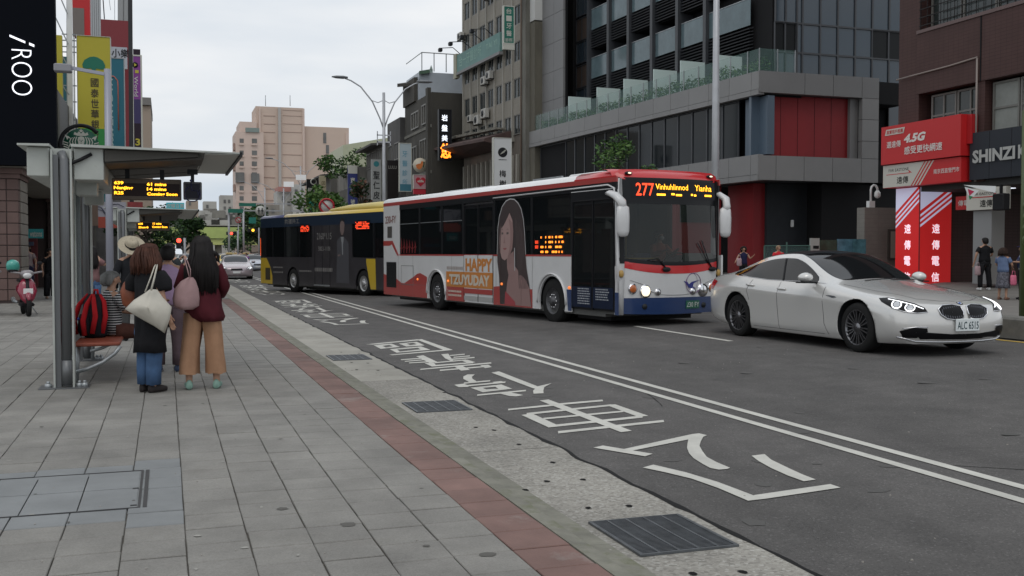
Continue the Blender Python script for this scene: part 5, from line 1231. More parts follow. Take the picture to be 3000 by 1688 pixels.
q = MB(); q.prism([(-.3, 4.42), (1.0, 4.42), (1.0, 4.395), (-.3, 4.395)], fnS, .007, .009); q.prism([(.95, 4.5), (1.12, 4.395), (.98, 4.42), (.90, 4.5)], fnS, .007, .0091); q.build('underline', tel_red, st_)
t_ = MB(); text(t_, '南京西直營門市', MBn @ Matrix.Translation((2.85, 4.35, .456)), .17, 1.25, bold=.01); t_.build('shop_name', _M['sign_white'], st_)
pl = thing('lit_pillar', 'square lit red telecom pillar with diagonal stripes and characters on both faces', 'pillar', (0, 0, 0))
q = MB(MBn); q.box(-.3, 1.0, .3, 3.9, -1.45, .0); q.build('box', tel_lit, pl)
ME = frame((26.4, 31.1, 0), (1, 0, 0))
for Mf, xa, xb in ((MBn, -.3, 1.0), (ME, 0, 1.45)):
    fnP = lambda u, v_, d, Mf=Mf: Mf @ V((u, v_, d))
    q = MB(); q.prism([(xa, 3.0), (xa, 3.89), (xb-.10, 3.89)], fnP, .002, .004); q.build('white_corner', tel_lw, pl)
    for k in range(3):
        q = MB(); q.prism([(xa, 2.86-.19*k), (xb, 3.84-.19*k), (xb, 3.75-.19*k), (xa, 2.77-.19*k)], fnP, .005, .007); q.build('stripe', tel_lw, pl)
    t_ = MB(); vtext(t_, '遠傳電信', Mf @ Matrix.Translation(((xa+xb)/2+.02, 2.36, .008)), .34, .60, w=.34, bold=.03); t_.build('lettering', lit_txt, pl)
q = MB(MBn); q.box(.985, 1.015, .3, 3.9, -.02, .015); q.build('edge_strip', mat('edge_red', (.25, .01, .012), .4), pl)
hs = thing('shop_sign', 'small red hanging sign with three white characters between pillar and doorway', 'sign', (0, 0, 0))
q = MB(MBn); q.box(2.6, 3.6, 2.98, 3.45, -.3, -.2); q.build('box', tel_red, hs); t_ = MB(); text(t_, '傳電信', MBn @ Matrix.Translation((3.1, 3.21, -.19)), .2, .75, bold=.02); t_.build('lettering', _M['sign_white'], hs)
ws_ = thing('shop_sign', 'white telecom sign with red underline over the shop doorway', 'sign', (0, 0, 0))
q = MB(MBn); q.box(3.55, 5.3, 2.92, 3.66, .0, .2); q.build('box', tel_w, ws_)
fnW = lambda u, v_, d: MBn @ V((u, v_, .2+d))
t_ = MB(); text(t_, 'FAR EASTONE', MBn @ Matrix.Translation((4.35, 3.46, .206)), .09, 1.1, bold=0); text(t_, '遠傳', MBn @ Matrix.Translation((4.45, 3.13, .206)), .24, .55, bold=.02); t_.build('lettering', recess, ws_)
q = MB(); q.prism([(3.75, 3.36), (4.95, 3.36), (4.95, 3.33), (3.75, 3.33)], fnW, .003, .006); q.prism([(4.85, 3.45), (5.05, 3.34), (4.9, 3.36), (4.8, 3.45)], fnW, .003, .0061); q.build('underline', tel_red, ws_)
for k in range(2):
    q = MB(); q.prism([(4.9+.12*k, 2.93), (4.96+.12*k, 2.93), (5.22+.12*k if k < 1 else 5.28, 3.2), (5.16+.1*k, 3.2)], fnW, .003, .006); q.build('stripe', tel_red, ws_)
# shopfront interior and portal
sf = thing('shopfront', 'open shop entrance with pale grey portal post and warm lit interior', 'shopfront', (0, 0, 0))
q = MB(MBn); q.box(3.72, 4.55, .4, 2.9, -.5, .05); q.build('portal_post', mat('portal_grey', (.27, .27, .27), .4), sf)
q = MB(MBn); q.box(4.56, 9, .3, 2.9, -2.6, -2.4); q.build('back_wall', mat('warm_interior', (.30, .23, .14), .7, var=.2, vs_=1.5, emit=.10, ecol=(.9, .65, .35)), sf)
q = MB(MBn); q.box(2.6, 3.7, .3, 3.9, -3.4, -3.2); q.build('dark_gate', mat('gate_grey', (.07, .072, .075), .5), sf)
for k in range(6): q = MB(MBn); q.box(2.65+.18*k, 2.70+.18*k, .4, 2.0, -3.19, -3.16); q.build('gate_bar', dark_metal, sf)
q = MB(MBn); q.box(-.2, 12, 3.72, 3.95, -6, -.05); q.build('ceiling', mat('ceiling_dark', (.05, .05, .05), .8), sf)
for x in (2.9, 3.6, 4.6, 5.4): q = MB(MBn); q.box(x, x+.3, 3.70, 3.719, -1.6, -1.3); q.build('downlight', led_white, sf)
q = MB(MBn); q.box(5.0, 5.3, 1.7, 2.3, -2.39, -2.35); q.build('screen', led_white, sf)
q = MB(MBn); q.box(4.7, 5.6, 2.4, 2.6, -1.7, -1.5); q.build('shelf', recess, sf)
fl = thing('pennant', 'small triangular shop pennant in white, red and green hanging by the doorway', 'flag', (0, 0, 0))
q = MB(MBn); q.add([(4.15, 3.75, .9), (5.6, 3.62, .9), (5.6, 3.40, .92)], [(0, 1, 2)]); q.build('white_pennant', white_paint, fl)
q = MB(MBn); q.add([(4.25, 3.68, .93), (4.9, 3.52, .93), (4.5, 3.22, .93)], [(0, 1, 2)], 0); q.add([(4.40, 3.60, .934), (4.70, 3.50, .934), (4.48, 3.36, .934)], [(0, 1, 2)], 1); q.add([(4.50, 3.22, .936), (4.65, 3.33, .936), (4.44, 3.38, .936)], [(0, 1, 2)], 2)
q.build('pennant_cloth', [white_paint, mat('pennant_red', (.5, .02, .08), .6), mat('pennant_green', (.02, .2, .08), .6)], fl)
lb = thing('loudspeaker', 'black box loudspeaker hanging under the doorway sign at the right edge', 'loudspeaker', (0, 0, 0))
q = MB(MBn); q.bbox(5.12, 5.6, 2.85, 3.4, .3, .6, .03); q.build('cabinet', black_plastic, lb); q = MB(MBn); q.box(5.33, 5.38, 3.4, 3.7, .4, .5); q.build('bracket', black_plastic, lb)
# shop interior behind neighbours on the far right, out past the frame
q = MB(MBn); q.box(9.1, 14, 0, 3.9, -2, -.5); q.build('shop_wall', recess, bb)
# ================================================================ OLDER BUILDINGS FURTHER UP THE STREET
# ---- beige tiled block
beige = mat('beige_tile', (.235, .215, .18), .75, var=.18, vs_=.6, dirt=((.12, .11, .095), .5, .6), stretch=(1, 1, .35)); grid_lines(beige, .3, .3, .85, .02)
beige_rib = mat('pale_rib', (.28, .265, .23), .75, var=.15, vs_=1, stretch=(1, 1, .4)); dirty_conc = mat('dirty_concrete', (.15, .145, .125), .85, var=.4, vs_=.8, bump=.3, stretch=(1, 1, .3))
ac_white = mat('air_con_white', (.42, .41, .38), .6, var=.2, vs_=3); win_gl = mat('dull_window', (.035, .042, .044), .12, spec=.5, var=.5, vs_=.9)
ob_ = thing('apartment_block', 'dirty beige tiled block with air conditioners and brown awning left of grey podium', 'building', (0, 0, 0))
MW = face((24.2, 69.5), (22.7, 95))
q = MB(MW); q.box(-12.8, .3, 0, 30, -12, -.35); q.build('core', recess, ob_)
cw_ = 1.8; cx_ = [-12.6+cw_*k for k in range(8)]
for x in cx_: q = MB(MW); q.box(x-.13, x+.13, 9.6, 30, -.3, .05); q.build('rib', beige_rib, ob_)
rows = [10.05+2.62*k for k in range(8)]
for r_, z in enumerate(rows):
    q = MB(MW); q.box(-12.8, .12, z+1.41, z+2.61, -.35, -.01); q.build('spandrel', beige, ob_)
    for x in cx_[:-1]:
        window(ob_, MW, x+.3, x+cw_-.13, z, z+1.4, -.03, wfm, win_gl, .05, (.5,), d=.1)
        q = MB(MW); q.box(x+.131, x+.29, z, z+1.40, -.35, -.015); q.build('wall_strip', beige, ob_)
q = MB(MW); q.box(.13, 1.0, 0, 30, -8, .12); q.build('side_pier', dirty_conc, ob_)
q = MB(MW); q.box(.05, .12, 6, 24, .06, .14); q.tube([(.4, 30, .2), (.42, 17, .22), (.35, 12, .2), (.42, 6, .2)], .05, 6); q.build('downpipe', mat('pipe_brown', (.12, .085, .06), .7), ob_, kind='stuff')
q = MB(MW); q.box(1.02, 1.9, 0, 17.6, -6, -.2); q.build('return_wall', mat('olive_concrete', (.12, .11, .085), .85, var=.3, vs_=.7, stretch=(1, 1, .3)), ob_)
q = MB(MW); q.box(1.02, 1.9, 17.7, 30, -6, -.2); q.build('white_return', mat('pale_plaster', (.5, .5, .48), .7), ob_)
# lower storeys: fins and band
q = MB(MW); q.box(-12.8, .1, 5.4, 6.6, -.35, .1); q.build('band', dirty_conc, ob_)
for k in range(12):
    x = -12.4+1.05*k; q = MB(MW); q.box(x, x+.2, 6.62, 8.6, -.1, .12); q.build('fin', beige_rib, ob_)
q = MB(MW); q.box(-12.8, .1, 6.6, 10.03, -.35, -.12); q.build('lower_wall', mat('brown_grey_wall', (.14, .12, .10), .8, var=.25, vs_=1), ob_)
# awning
aw = MB(MW); aw.add([(-15.5, 10.9, .1), (-1.8, 10.4, .1), (-1.8, 9.75, 2.2), (-15.5, 10.25, 2.2), (-15.5, 9.3, .1), (-1.8, 9.2, .1), (-1.8, 9.55, 2.2), (-15.5, 10.05, 2.2)], MB.BF); aw.build('awning', mat('rusty_awning', (.075, .045, .04), .8, var=.3, vs_=1), ob_)
q = MB(MW); r_ = random.Random(2)
for k in range(60): x = -14.5+12*k/60; q.box(x, x+.12+.2*r_.random(), 10.95-.04*k/6, 11.05-.04*k/6+.12*r_.random(), .1+.5*r_.random(), 1.0); 
q.build('awning_rubble', mat('rubble', (.2, .19, .16), .9, var=.4, vs_=4), ob_, kind='stuff')
aci = [0]
def aircon(M, x, y, z=.1, s=1):
    t = thing('air_conditioner', AC_LABELS[aci[0] % len(AC_LABELS)], 'air conditioner', (0, 0, 0), group='air conditioners on the beige block'); aci[0] += 1
    q = MB(M); q.bbox(x, x+.85*s, y, y+.6*s, z, z+.35, .03); q.build('casing', ac_white, t)
    q = MB(M); c = M @ V((x+.35*s, y+.3*s, z+.352)); n_ = (M.to_3x3() @ V((0, 0, 1))); q = MB(); q.cyl(c, c+n_*.01, .22*s, 14); q.build('fan_grille', dark_metal, t)
    q = MB(M); q.box(x, x+.05, y-.06, y, z-.1, z+.35); q.box(x+.8*s, x+.8*s+.05, y-.06, y, z-.1, z+.35); q.build('bracket', dark_metal, t, kind='stuff')
AC_LABELS = ['air conditioner just under the left end of the green clinic banner strip', 'air conditioner beside it, under the middle of the clinic banner', 'lower left air conditioner above the brown awning', 'lower right air conditioner above the brown awning, highest of the pair', 'air conditioner high up beside the green vertical clinic sign', 'air conditioner at the far left edge of the beige block', 'small air conditioner in the window left of the awning pair']
for x, y, s in ((-7.3, 14.5, 1), (-6.2, 14.75, 1), (-8.9, 11.6, 1.2), (-7.3, 11.9, 1.2), (-6.6, 20.9, 1.2), (-12.9, 19.0, 1), (-10.4, 12.0, .9)): aircon(MW, x, y, .1, s)
# clinic banner along the facade, with flood lamps on arms
bn = thing('banner_sign', 'long pale green clinic banner along the beige block with lamps on arms', 'sign', (0, 0, 0))
q = MB(MW); q.box(-12.6, -2.9, 16.35, 17.75, .35, .55); q.build('board', mat('banner_green', (.12, .24, .22), .6, var=.15, vs_=.8), bn)
q = MB(MW); q.box(-12.6, -2.9, 16.12, 16.34, .3, .6); q.build('lower_trim', mat('banner_trim', (.2, .2, .2), .6), bn)
q = MB(MW); q.box(-13.3, -12.62, 15.9, 17.9, .3, .62); q.build('end_box', mat('yellowed_box', (.33, .32, .24), .6), bn)
t_ = MB(); text(t_, '台一牙醫診所', MW @ Matrix.Translation((-9.4, 17.1, .56)), .85, 5.2, bold=.01); text(t_, 'TAI YI', MW @ Matrix.Translation((-4.6, 17.15, .56)), .4, 2.4); t_.build('lettering', mat('banner_letter', (.25, .42, .36), .6), bn)
for x in (-12.2, -9.6, -6.9, -4.6):
    q = MB(MW); q.tube([(x, 17.8, .4), (x-.1, 18.3, 1.0), (x-.2, 18.2, 2.0)], .035, 5); q.bbox(x-.4, x-.02, 17.9, 18.2, 1.9, 2.2, .04); q.build('flood_lamp', dark_metal, bn, kind='stuff')
# vertical signs: boards facing down the street
def board(name, label, px0, py0, px1, py1, Y, m, th=.25, cat='sign', group=None, rim=None, rw=.06, pole=None):
    "box sign facing the camera's end of the street; returns root, frame at its centre, width, height"
    a = on_y(px0, py0, Y); b = on_y(px1, py0, Y); c = on_y((px0+px1)/2, py1, Y); root = thing(name, label, cat, (0, 0, 0), group=group)
    w_ = b.x-a.x; z1 = (a.z+b.z)/2; z0 = c.z; M = frame(((a.x+b.x)/2, Y, (z0+z1)/2), FACE_US); h_ = z1-z0
    q = MB(M); q.box(-w_/2, w_/2, -h_/2, h_/2, -th, 0); q.build('panel', m, root)
    if rim:
        q = MB(M); q.box(-w_/2-rw, -w_/2, -h_/2-rw, h_/2+rw, -th-.01, .03); q.box(w_/2, w_/2+rw, -h_/2-rw, h_/2+rw, -th-.01, .03); q.box(-w_/2, w_/2, h_/2, h_/2+rw, -th-.01, .03); q.box(-w_/2, w_/2, -h_/2-rw, -h_/2, -th-.01, .03); q.build('rim', rim, root)
    return root, M, w_, h_
T_ = Matrix.Translation
def let(root, m, M, items, vert=False, name='lettering'):
    t = MB()
    for it in items:
        if it[0] == 'v': _, s_, x, y, h_, p_, w_ = it; vtext(t, s_, M @ T_((x, y, .012)), h_, p_, bold=.03, w=w_)
        elif it[0] == 'r': _, s_, x, y, h_, w_ = it; text(t, s_, M @ T_((x, y, .012)) @ Matrix.Rotation(R(-90), 4, 'Z'), h_, w_, bold=.01)
        else: s_, x, y, h_, w_ = it; text(t, s_, M @ T_((x, y, .012)), h_, w_, bold=.03)
    return t.build(name, m, root)
black_ink = mat('sign_ink', (.02, .02, .022), .6); cream = mat('sign_cream', (.52, .52, .46), .6)
s, M, w_, h_ = board('clinic_sign', 'green vertical clinic sign with white characters beside the grey cladding', 1477, 20, 1505, 126, 66.3, mat('clinic_green', (.01, .14, .10), .5), rim=cream)
let(s, cream, M, [('v', '台一牙醫', 0, h_*.38, .36, .5, .38), ('診所', 0, -h_*.42, .26, .5)])
q = MB(M); q.box(-w_/2-.06, w_/2+.06, -h_/2-.45, -h_/2-.07, -.25, .02); q.build('lower_panel', cream, s); let(s, mat('sign_maroon', (.3, .05, .04), .6), M, [('7 F', 0, -h_/2-.26, .25, .45)], name='floor_number')
s, M, w_, h_ = board('shop_sign', 'white vertical shop sign with black round plum emblem and characters', 1447, 405, 1498, 560, 60, mat('white_sign', (.62, .63, .63), .5), .3, rim=cream, rw=.03)
q = MB(M); q.add([(.30*cos(a*pi/12), .75+.30*sin(a*pi/12), .012) for a in range(24)], [tuple(range(24))]); q.build('emblem', black_ink, s)
q = MB(M)
for k in range(3): q.tube([(-.15+.05*k, .62+.03*k, .02), (-.02+.06*k, .76, .02), (.12+.04*k, .86+.03*k, .02)], .018, 4)
q.build('emblem_stroke', cream, s, kind='stuff')
let(s, black_ink, M, [('v', '梅樹', 0, -.55, .42, .62, .42), ('MEISHU', 0, .30, .06, .5)])
# ---- dark stained building with neon spa sign
def boxb(root, name, m, x0, x1, y0, y1, z0, z1, **k): q = MB(); q.box(x0, x1, y0, y1, z0, z1); return q.build(name, m, root, **k)
dark_wall = mat('stained_dark_wall', (.052, .048, .040), .85, var=.35, vs_=.5, stretch=(1, 1, .35)); metal_white = mat('white_sheet_metal', (.42, .46, .5), .5, var=.08, vs_=1); green_roof = mat('green_sheet_roof', (.07, .13, .085), .6, var=.2)
db = thing('spa_building', 'dark stained corner building with white rooftop hut and green sheet roof', 'building', (0, 0, 0))
boxb(db, 'wall', dark_wall, 21.0, 34, 83, 93, 0, 14.8); 
for z in (4.2, 8.1, 11.9): boxb(db, 'ledge', dirty_conc, 20.93, 20.999, 83.0, 93, z, z+.25)
MD = frame((21.0, 83, 0), (0, -1, 0))
for k, (u, z, ww, hh) in enumerate(((-3.9, 9.3, 2.6, 1.9), (-8.2, 9.3, 3, 1.6), (-4.4, 5.0, 3.2, 2.6), (-9, 5.2, 2.6, 2), (-3.2, 12.4, 2.2, 1.7), (-7.2, 12.4, 2.8, 1.5))):
    window(db, MD, u, u+ww, z, z+hh, .1, cream if k == 2 else wfm, win_gl, .12, (.33, .66), d=.3)
q = MB(MD); q.box(-.9, -.2, 0, 15.2, 0, .3); q.build('pilaster', dark_wall, db)
p0 = on_y(1228, 275, 88); p1 = on_y(1352, 225, 88)
boxb(db, 'rooftop_hut', metal_white, p0.x, p1.x+1, 88, 93, 14.8, 17.3); 
q = MB(); q.add([(p0.x-.1, 87.6, 17.0), (p1.x-3, 87.6, 17.2), (p1.x-1.5, 93, 18.6), (p0.x+2.5, 93, 18.2), (p0.x-.1, 87.6, 17.3), (p1.x-3, 87.6, 17.5), (p1.x-1.5, 93, 18.9), (p0.x+2.5, 93, 18.5)], MB.BF); q.build('sheet_roof', green_roof, db)
a = on_y(1150, 262, 92); b = on_y(1222, 240, 92)
q = MB(); q.add([(a.x, 90, a.z-.1), (b.x+.5, 90, a.z+.2), (b.x+.5, 96, b.z+.4), (a.x+1.5, 96, b.z+.1), (a.x, 90, a.z+.2), (b.x+.5, 90, a.z+.5), (b.x+.5, 96, b.z+.7), (a.x+1.5, 96, b.z+.4)], MB.BF); q.build('side_canopy', mat('canopy_brown', (.07, .065, .06), .7), db)
boxb(db, 'rooftop_hut', dark_wall, b.x-1.1, p0.x-.01, 88.5, 93, 14.8, 16.9)
q = MB()
for k in range(5): x = p1.x-3.6+1.1*k; q.bar((x, 88, 17.4), (x, 88, 19.0), .07)
q.bar((p1.x-3.6, 88, 19.0), (p1.x+1, 88, 19.0), .07); q.bar((p1.x-3.6, 88, 19.0), (p1.x-5, 88, 17.9), .07); q.build('roof_rail', steel, db, kind='stuff')
s, M, w_, h_ = board('spa_sign', 'black vertical neon sign with white characters and orange flame character at the bottom', 1287, 322, 1322, 470, 81, sign_black, .4, rim=dark_metal, rw=.04)
let(s, led_white, M, [('v', '岩盤美浴', -.06, h_*.34, .50, .82, .48)]); 
t_ = MB(); text(t_, '悠', M @ T_((.03, -h_*.31, .014)), 1.15, .85, bold=.05); t_.build('orange_character', led_orange, s)
# ---- mid-distance row on the right side of the street
gy = [mat('row_grey_%s' % 'abcd'[k], c, .85, var=.3, vs_=.5, stretch=(1, 1, .35)) for k, c in enumerate(((.13, .125, .115), (.075, .072, .07), (.2, .19, .17), (.25, .23, .2)))]
def rowblock(label, Y0, Y1, X0, H, m, wins=(3, 3), name='shophouse', roof=None):
    t = thing(name, label, 'building', (0, 0, 0)); boxb(t, 'wall', m, X0, X0+12, Y0, Y1, 0, H)
    Mx = frame((X0, Y0, 0), (0, -1, 0)); n, f = wins; L_ = Y1-Y0
    for j in range(f):
        z = 4.0+3.1*j
        if z+1.7 > H: break
        for i in range(n):
            u = -L_+L_*(i+.15)/n; window(t, Mx, u, u+L_*.7/n, z, z+1.6, .06, wfm, win_gl, .09, (.5,), d=.2)
    q = MB(Mx); q.box(-L_, 0, 3.3, 3.5, 0, .5); q.build('canopy', gy[1], t)
    if roof:
        q = MB(); q.add([(X0-1.2, Y0, H-.25), (X0+8, Y0, H+.8), (X0+8, Y1, H+.8), (X0-1.2, Y1, H-.25), (X0-1.2, Y0, H-.05), (X0+8, Y0, H+1.0), (X0+8, Y1, H+1.0), (X0-1.2, Y1, H-.05)], MB.BF); q.build('roof', roof, t)
    return t
rowblock('dark stained shophouse just beyond the neon spa building', 93.3, 99, 20.6, 14.0, gy[1], (2, 3))
rowblock('grey concrete shophouse with jutting tin roof behind the double armed street lamp', 99.3, 108, 20.2, 12.2, gy[0], (3, 3), roof=gy[1])
rowblock('weathered shophouse with vertical slats and roof garden', 108.3, 122, 19.3, 10.6, gy[2], (7, 2))
rowblock('low shophouse with slanting dark roof left of the roof garden', 122.3, 142, 18.6, 10.8, gy[0], (6, 3), roof=gy[1])
q_ = thing('warehouse', 'pale cream sheet roofed building behind the roof garden', 'building', (0, 0, 0))
a = on_y(1005, 425, 118); b = on_y(1130, 405, 118)
q = MB(); q.add([(a.x, 118, 8), (b.x+3, 118, 8), (b.x+3, 118, b.z+.6), (a.x, 118, a.z), (a.x, 128, 8), (b.x+3, 128, 8), (b.x+3, 128, b.z+.6), (a.x, 128, a.z)], MB.BF); q.build('wall', mat('cream_sheet', (.46, .48, .34), .6, var=.05), q_)
pts = []
r_ = random.Random(12)
for px, py, s in ((975, 462, 1.0), (1010, 470, 1.3), (1040, 455, 1.2), (1060, 440, 1.3), (1085, 445, 1.4), (1000, 495, 1.2), (1090, 470, 1.0), (1030, 490, 1.1), (985, 475, .9), (1060, 480, 1.1), (990, 450, .8)):
    p = on_y(px*1.25-275, py+14, 114); pts.append(((p.x, 114+r_.uniform(-2, 2), p.z), (s*.95, 1.5, s*.55)))
rg = leaf_cloud('roof_garden', [leaf_d, leaf_g, leaf_l], pts, 1500, .2, 8, label='bushy plants growing along the roof edge of the weathered shophouse', cat='plants', kind='stuff')
# vertical signs of the row
s, M, w_, h_ = board('clinic_sign', 'grey white vertical skin clinic sign with black characters left of lamp post', 1088, 467, 1117, 590, 100, mat('pale_grey_sign', (.34, .35, .34), .6), rim=None)
let(s, black_ink, M, [('v', '聖仁皮膚', 0, h_*.12, .75, .98, .62)]); q = MB(M); q.add([(.28*cos(a*pi/8), h_*.39+.28*sin(a*pi/8), .012) for a in range(16)], [tuple(range(16))]); q.build('emblem', mat('teal_mark', (.03, .2, .22), .5), s)
s, M, w_, h_ = board('shop_sign', 'navy blue vertical sign with white top between the green and reddish trees', 1019, 485, 1047, 620, 108, mat('navy_sign', (.025, .035, .16), .5)); q = MB(M); q.box(-w_/2, w_/2, h_/2-.85, h_/2, .0, .02); q.build('white_top', cream, s)
let(s, cream, M, [('v', '寶茂號', 0, h_*.18, .55, 1.15, .45)])
s, M, w_, h_ = board('shop_sign', 'dark wine coloured vertical banner right behind the street lamp post', 1134, 470, 1166, 590, 94, mat('brown_black_sign', (.022, .018, .018), .5)); let(s, mat('dim_letters', (.2, .19, .17), .6), M, [('LULU', 0, h_*.33, .3, .8)])
s, M, w_, h_ = board('shop_sign', 'pale blue and white vertical clinic banner with soft blue characters', 1171, 421, 1204, 560, 88, mat('pale_blue_sign', (.42, .5, .54), .5), rim=cream, rw=.05)
let(s, mat('soft_blue', (.16, .33, .42), .6), M, [('v', '牙醫診所', -.05, h_*.28, .5, .82, .45)]); q = MB(M); q.box(-w_/2, w_/2, -h_/2, -h_/2+.6, .0, .02); q.build('teal_foot', mat('teal_foot', (.05, .18, .24), .5), s)
s, M, w_, h_ = board('round_sign', 'round cream sign with orange papaya picture above the heart sign', 1222, 475, 1240, 493, 84, cream, .1)
q = MB(M); q.cyl((0, 0, -.1), (0, 0, .03), .60, 28); q.build('disc', mat('disc_cream', (.55, .5, .4), .5), s)
q = MB(); q.prism([(-.32, -.25), (-.38, .0), (-.2, .1), (.0, .12), (.12, .35), (.25, .3), (.22, 0), (.1, -.25), (-.1, -.38)], lambda u, v_, d: M @ V((u, v_, .035+d)), 0, .01); q.build('orange_fruit', mat('fruit_orange', (.6, .17, .04), .5), s)
q = MB(); q.prism([(.25, .32), (.38, .25), (.35, -.05), (.22, -.3), (.2, -.1), (.27, .1)], lambda u, v_, d: M @ V((u, v_, .035+d)), 0, .01); q.build('green_rind', mat('rind_green', (.02, .05, .02), .5), s)
s, M, w_, h_ = board('shop_sign', 'pink sign with red heart and white lettering below the round papaya sign', 1212, 513, 1252, 552, 84, mat('pink_sign', (.45, .25, .27), .5), .3, rim=cream, rw=.03)
hp_ = [(0, -.42), (-.38, -.05), (-.42, .2), (-.28, .36), (-.1, .34), (0, .2), (.1, .34), (.28, .36), (.42, .2), (.38, -.05)]
q = MB(); q.prism(hp_, lambda u, v_, d: M @ V((u, v_, .012+d)), 0, .01); q.build('heart', mat('heart_red', (.42, .012, .03), .5), s); let(s, cream, M @ T_((0, .05, .012)), [('elife', 0, 0, .22, .55)])
q = MB(M); q.box(-w_/2, w_/2, -h_/2-.5, -h_/2-.04, -.3, .0); q.build('red_footer', mat('heart_red', (.42, .012, .03), .5), s)
s, M, w_, h_ = board('shop_sign', 'black vertical sign with white ring and small characters above the green road sign', 898, 525, 918, 600, 128, sign_black); let(s, cream, M, [('v', '梅岭亭', 0, h_*.08, .5, .85, .5)])
q = MB(M); q.tube([(.35*cos(a*pi/10)+.45, h_*.4+.35*sin(a*pi/10), .05) for a in range(21)], .07, 5); q.build('ring', cream, s)
s, M, w_, h_ = board('shop_sign', 'yellowish cream vertical sign beyond the navy sign', 935, 515, 955, 600, 122, mat('old_cream', (.34, .3, .2), .6)); let(s, mat('olive_letters', (.12, .1, .04), .6), M, [('v', '巴香', .12, h_*.2, .7, 1.2, .45)])
# ---- pink apartment towers at the end of the street
pk = mat('pink_facade', (.57, .445, .37), .8, var=.06, vs_=.1); pk_d = mat('pink_groove', (.36, .25, .21), .8); pk_l = mat('pink_pier', (.60, .475, .41), .8, var=.05, vs_=.1); fw_ = mat('far_window', (.13, .13, .125), .4, var=.4, vs_=.3)
pt = thing('apartment_tower', 'tall pink apartment tower with blank panelled wall and balconied corner at street end', 'building', (0, 0, 0)); Yp = 250
def pbox(name, m, px0, py0, px1, py1, dy=0, th=12, zb=None, root=pt):
    a = on_y(px0, py0, Yp+dy); b = on_y(px1, py1, Yp+dy); q = MB(); q.box(a.x, b.x, Yp+dy, Yp+dy+th, 0 if zb is None else b.z, a.z); return q.build(name, m, root)
pbox('central_block', pk, 749, 311, 892, 740, 2); pbox('right_block', pk, 892, 370, 1024, 740, 3); pbox('left_block', pk_l, 690, 385, 775, 740, 0); pbox('corner_block', pk_l, 702, 356, 752, 390, 1.5)
for px in (762, 890, 1016): pbox('pier', pk_l, px-4, 318, px+5, 740, 1.6 if px < 800 else 1.7, .4) if px < 1000 else pbox('pier', pk_l, px-3, 390, px+8, 740, 2.7, .3)
pbox('duct', mat('pale_duct', (.42, .4, .38), .7), 815, 315, 826, 740, 1.2, .8)
for py in (322, 338, 362, 386, 419, 452, 486, 519, 552, 586): 
    if py > 330: pbox('ledge', pk_d, 772, py, 806, py+3, 1.9, .1, 0) if py < 700 else None
    pbox('ledge', pk_d, 828, py, 884, py+3, 1.9, .1, 0)
for py0 in (406, 441, 473, 505, 545, 575, 605, 640):
    for px in (702, 738):
        if px == 702: pbox('window', fw_, 702, py0, 714, py0+13, -.08, .1, 0); pbox('balcony', pk_l, 701, py0+14, 715, py0+19, -.5, .5, 0)
        else: pbox('window', fw_, 738, py0, 753, py0+14, -.08, .1, 0); pbox('balcony', pk_l, 737, py0+15, 754, py0+20, -.5, .5, 0)
pbox('bay', fw_, 690, 505, 716, 535, -.6, .6, 0); pbox('bay', fw_, 736, 508, 760, 536, -.6, .6, 0)
for k in range(4): pbox('rounded_balcony', mat('green_grey_glass', (.2, .25, .23), .4), 722-3+k*2, 374, 757+3-k*2, 388-k*2, -.4+.05*k, .3, 0)
for k in range(3): pbox('side_balcony', pk_d, 684, 420+k*60, 690, 440+k*60, 1, 3, 0)
pbox('window_column', fw_, 947, 389, 956, 420, 2.9, .1, 0); pbox('window_column', fw_, 955, 425, 964, 450, 2.9, .1, 0)
q = MB()
for px in (778, 850): a = on_y(px, 311, Yp+4); q.tube([(a.x, Yp+4, a.z), (a.x, Yp+4, a.z+2.6)], .08, 4)
q.build('antenna', steel, pt, kind='stuff')
# ---- low white houses in front of it
wh = thing('house', 'white and grey low houses with red tiled roof at the foot of the tower', 'building', (0, 0, 0)); Yw = 175
def wbox(name, m, px0, py0, px1, py1, Y=175, th=6, root=None, zb=None):
    a = on_y(px0, py0, Y); b = on_y(px1, py1, Y); q = MB(); q.box(a.x, b.x, Y, Y+th, 0 if zb is None else b.z, a.z); return q.build(name, m, root or wh)
wpl = mat('white_plaster', (.42, .41, .38), .8, var=.15, vs_=.3); wbox('wall', wpl, 812, 560, 872, 740); wbox('wall', wpl, 858, 540, 895, 740, 172); wbox('roof', mat('pink_roof', (.42, .2, .17), .8), 815, 547, 862, 562, 174.5, 6, zb=1)
wbox('wall', gy[3], 770, 600, 820, 740, 170)
for px, py in ((864, 555), (880, 552), (826, 575), (842, 590), (862, 588), (780, 615), (796, 612), (868, 622), (884, 620)): wbox('window', fw_, px, py, px+8, py+12, 171.9 if px > 857 else (169.9 if px < 810 else 174.9), .1, zb=1)
wh2 = thing('house', 'hazy white apartment block far off left of the pink tower', 'building', (0, 0, 0))
wbox('wall', wpl, 645, 572, 692, 740, 300, 8, wh2); wbox('wall', wpl, 596, 590, 636, 740, 330, 8, wh2)
for px, py in ((655, 585), (668, 585), (655, 605), (670, 606), (658, 630), (676, 632), (604, 600)): wbox('window', fw_, px, py, px+7, py+10, 299.9 if px > 640 else 329.9, .1, wh2, zb=1)
wh3 = thing('house', 'tan block with one dark window behind the far bus shelter', 'building', (0, 0, 0))
wbox('wall', mat('tan_wall', (.36, .29, .23), .8), 546, 588, 582, 740, 200, 8, wh3); wbox('window', fw_, 553, 592, 560, 602, 199.9, .1, wh3, zb=1)
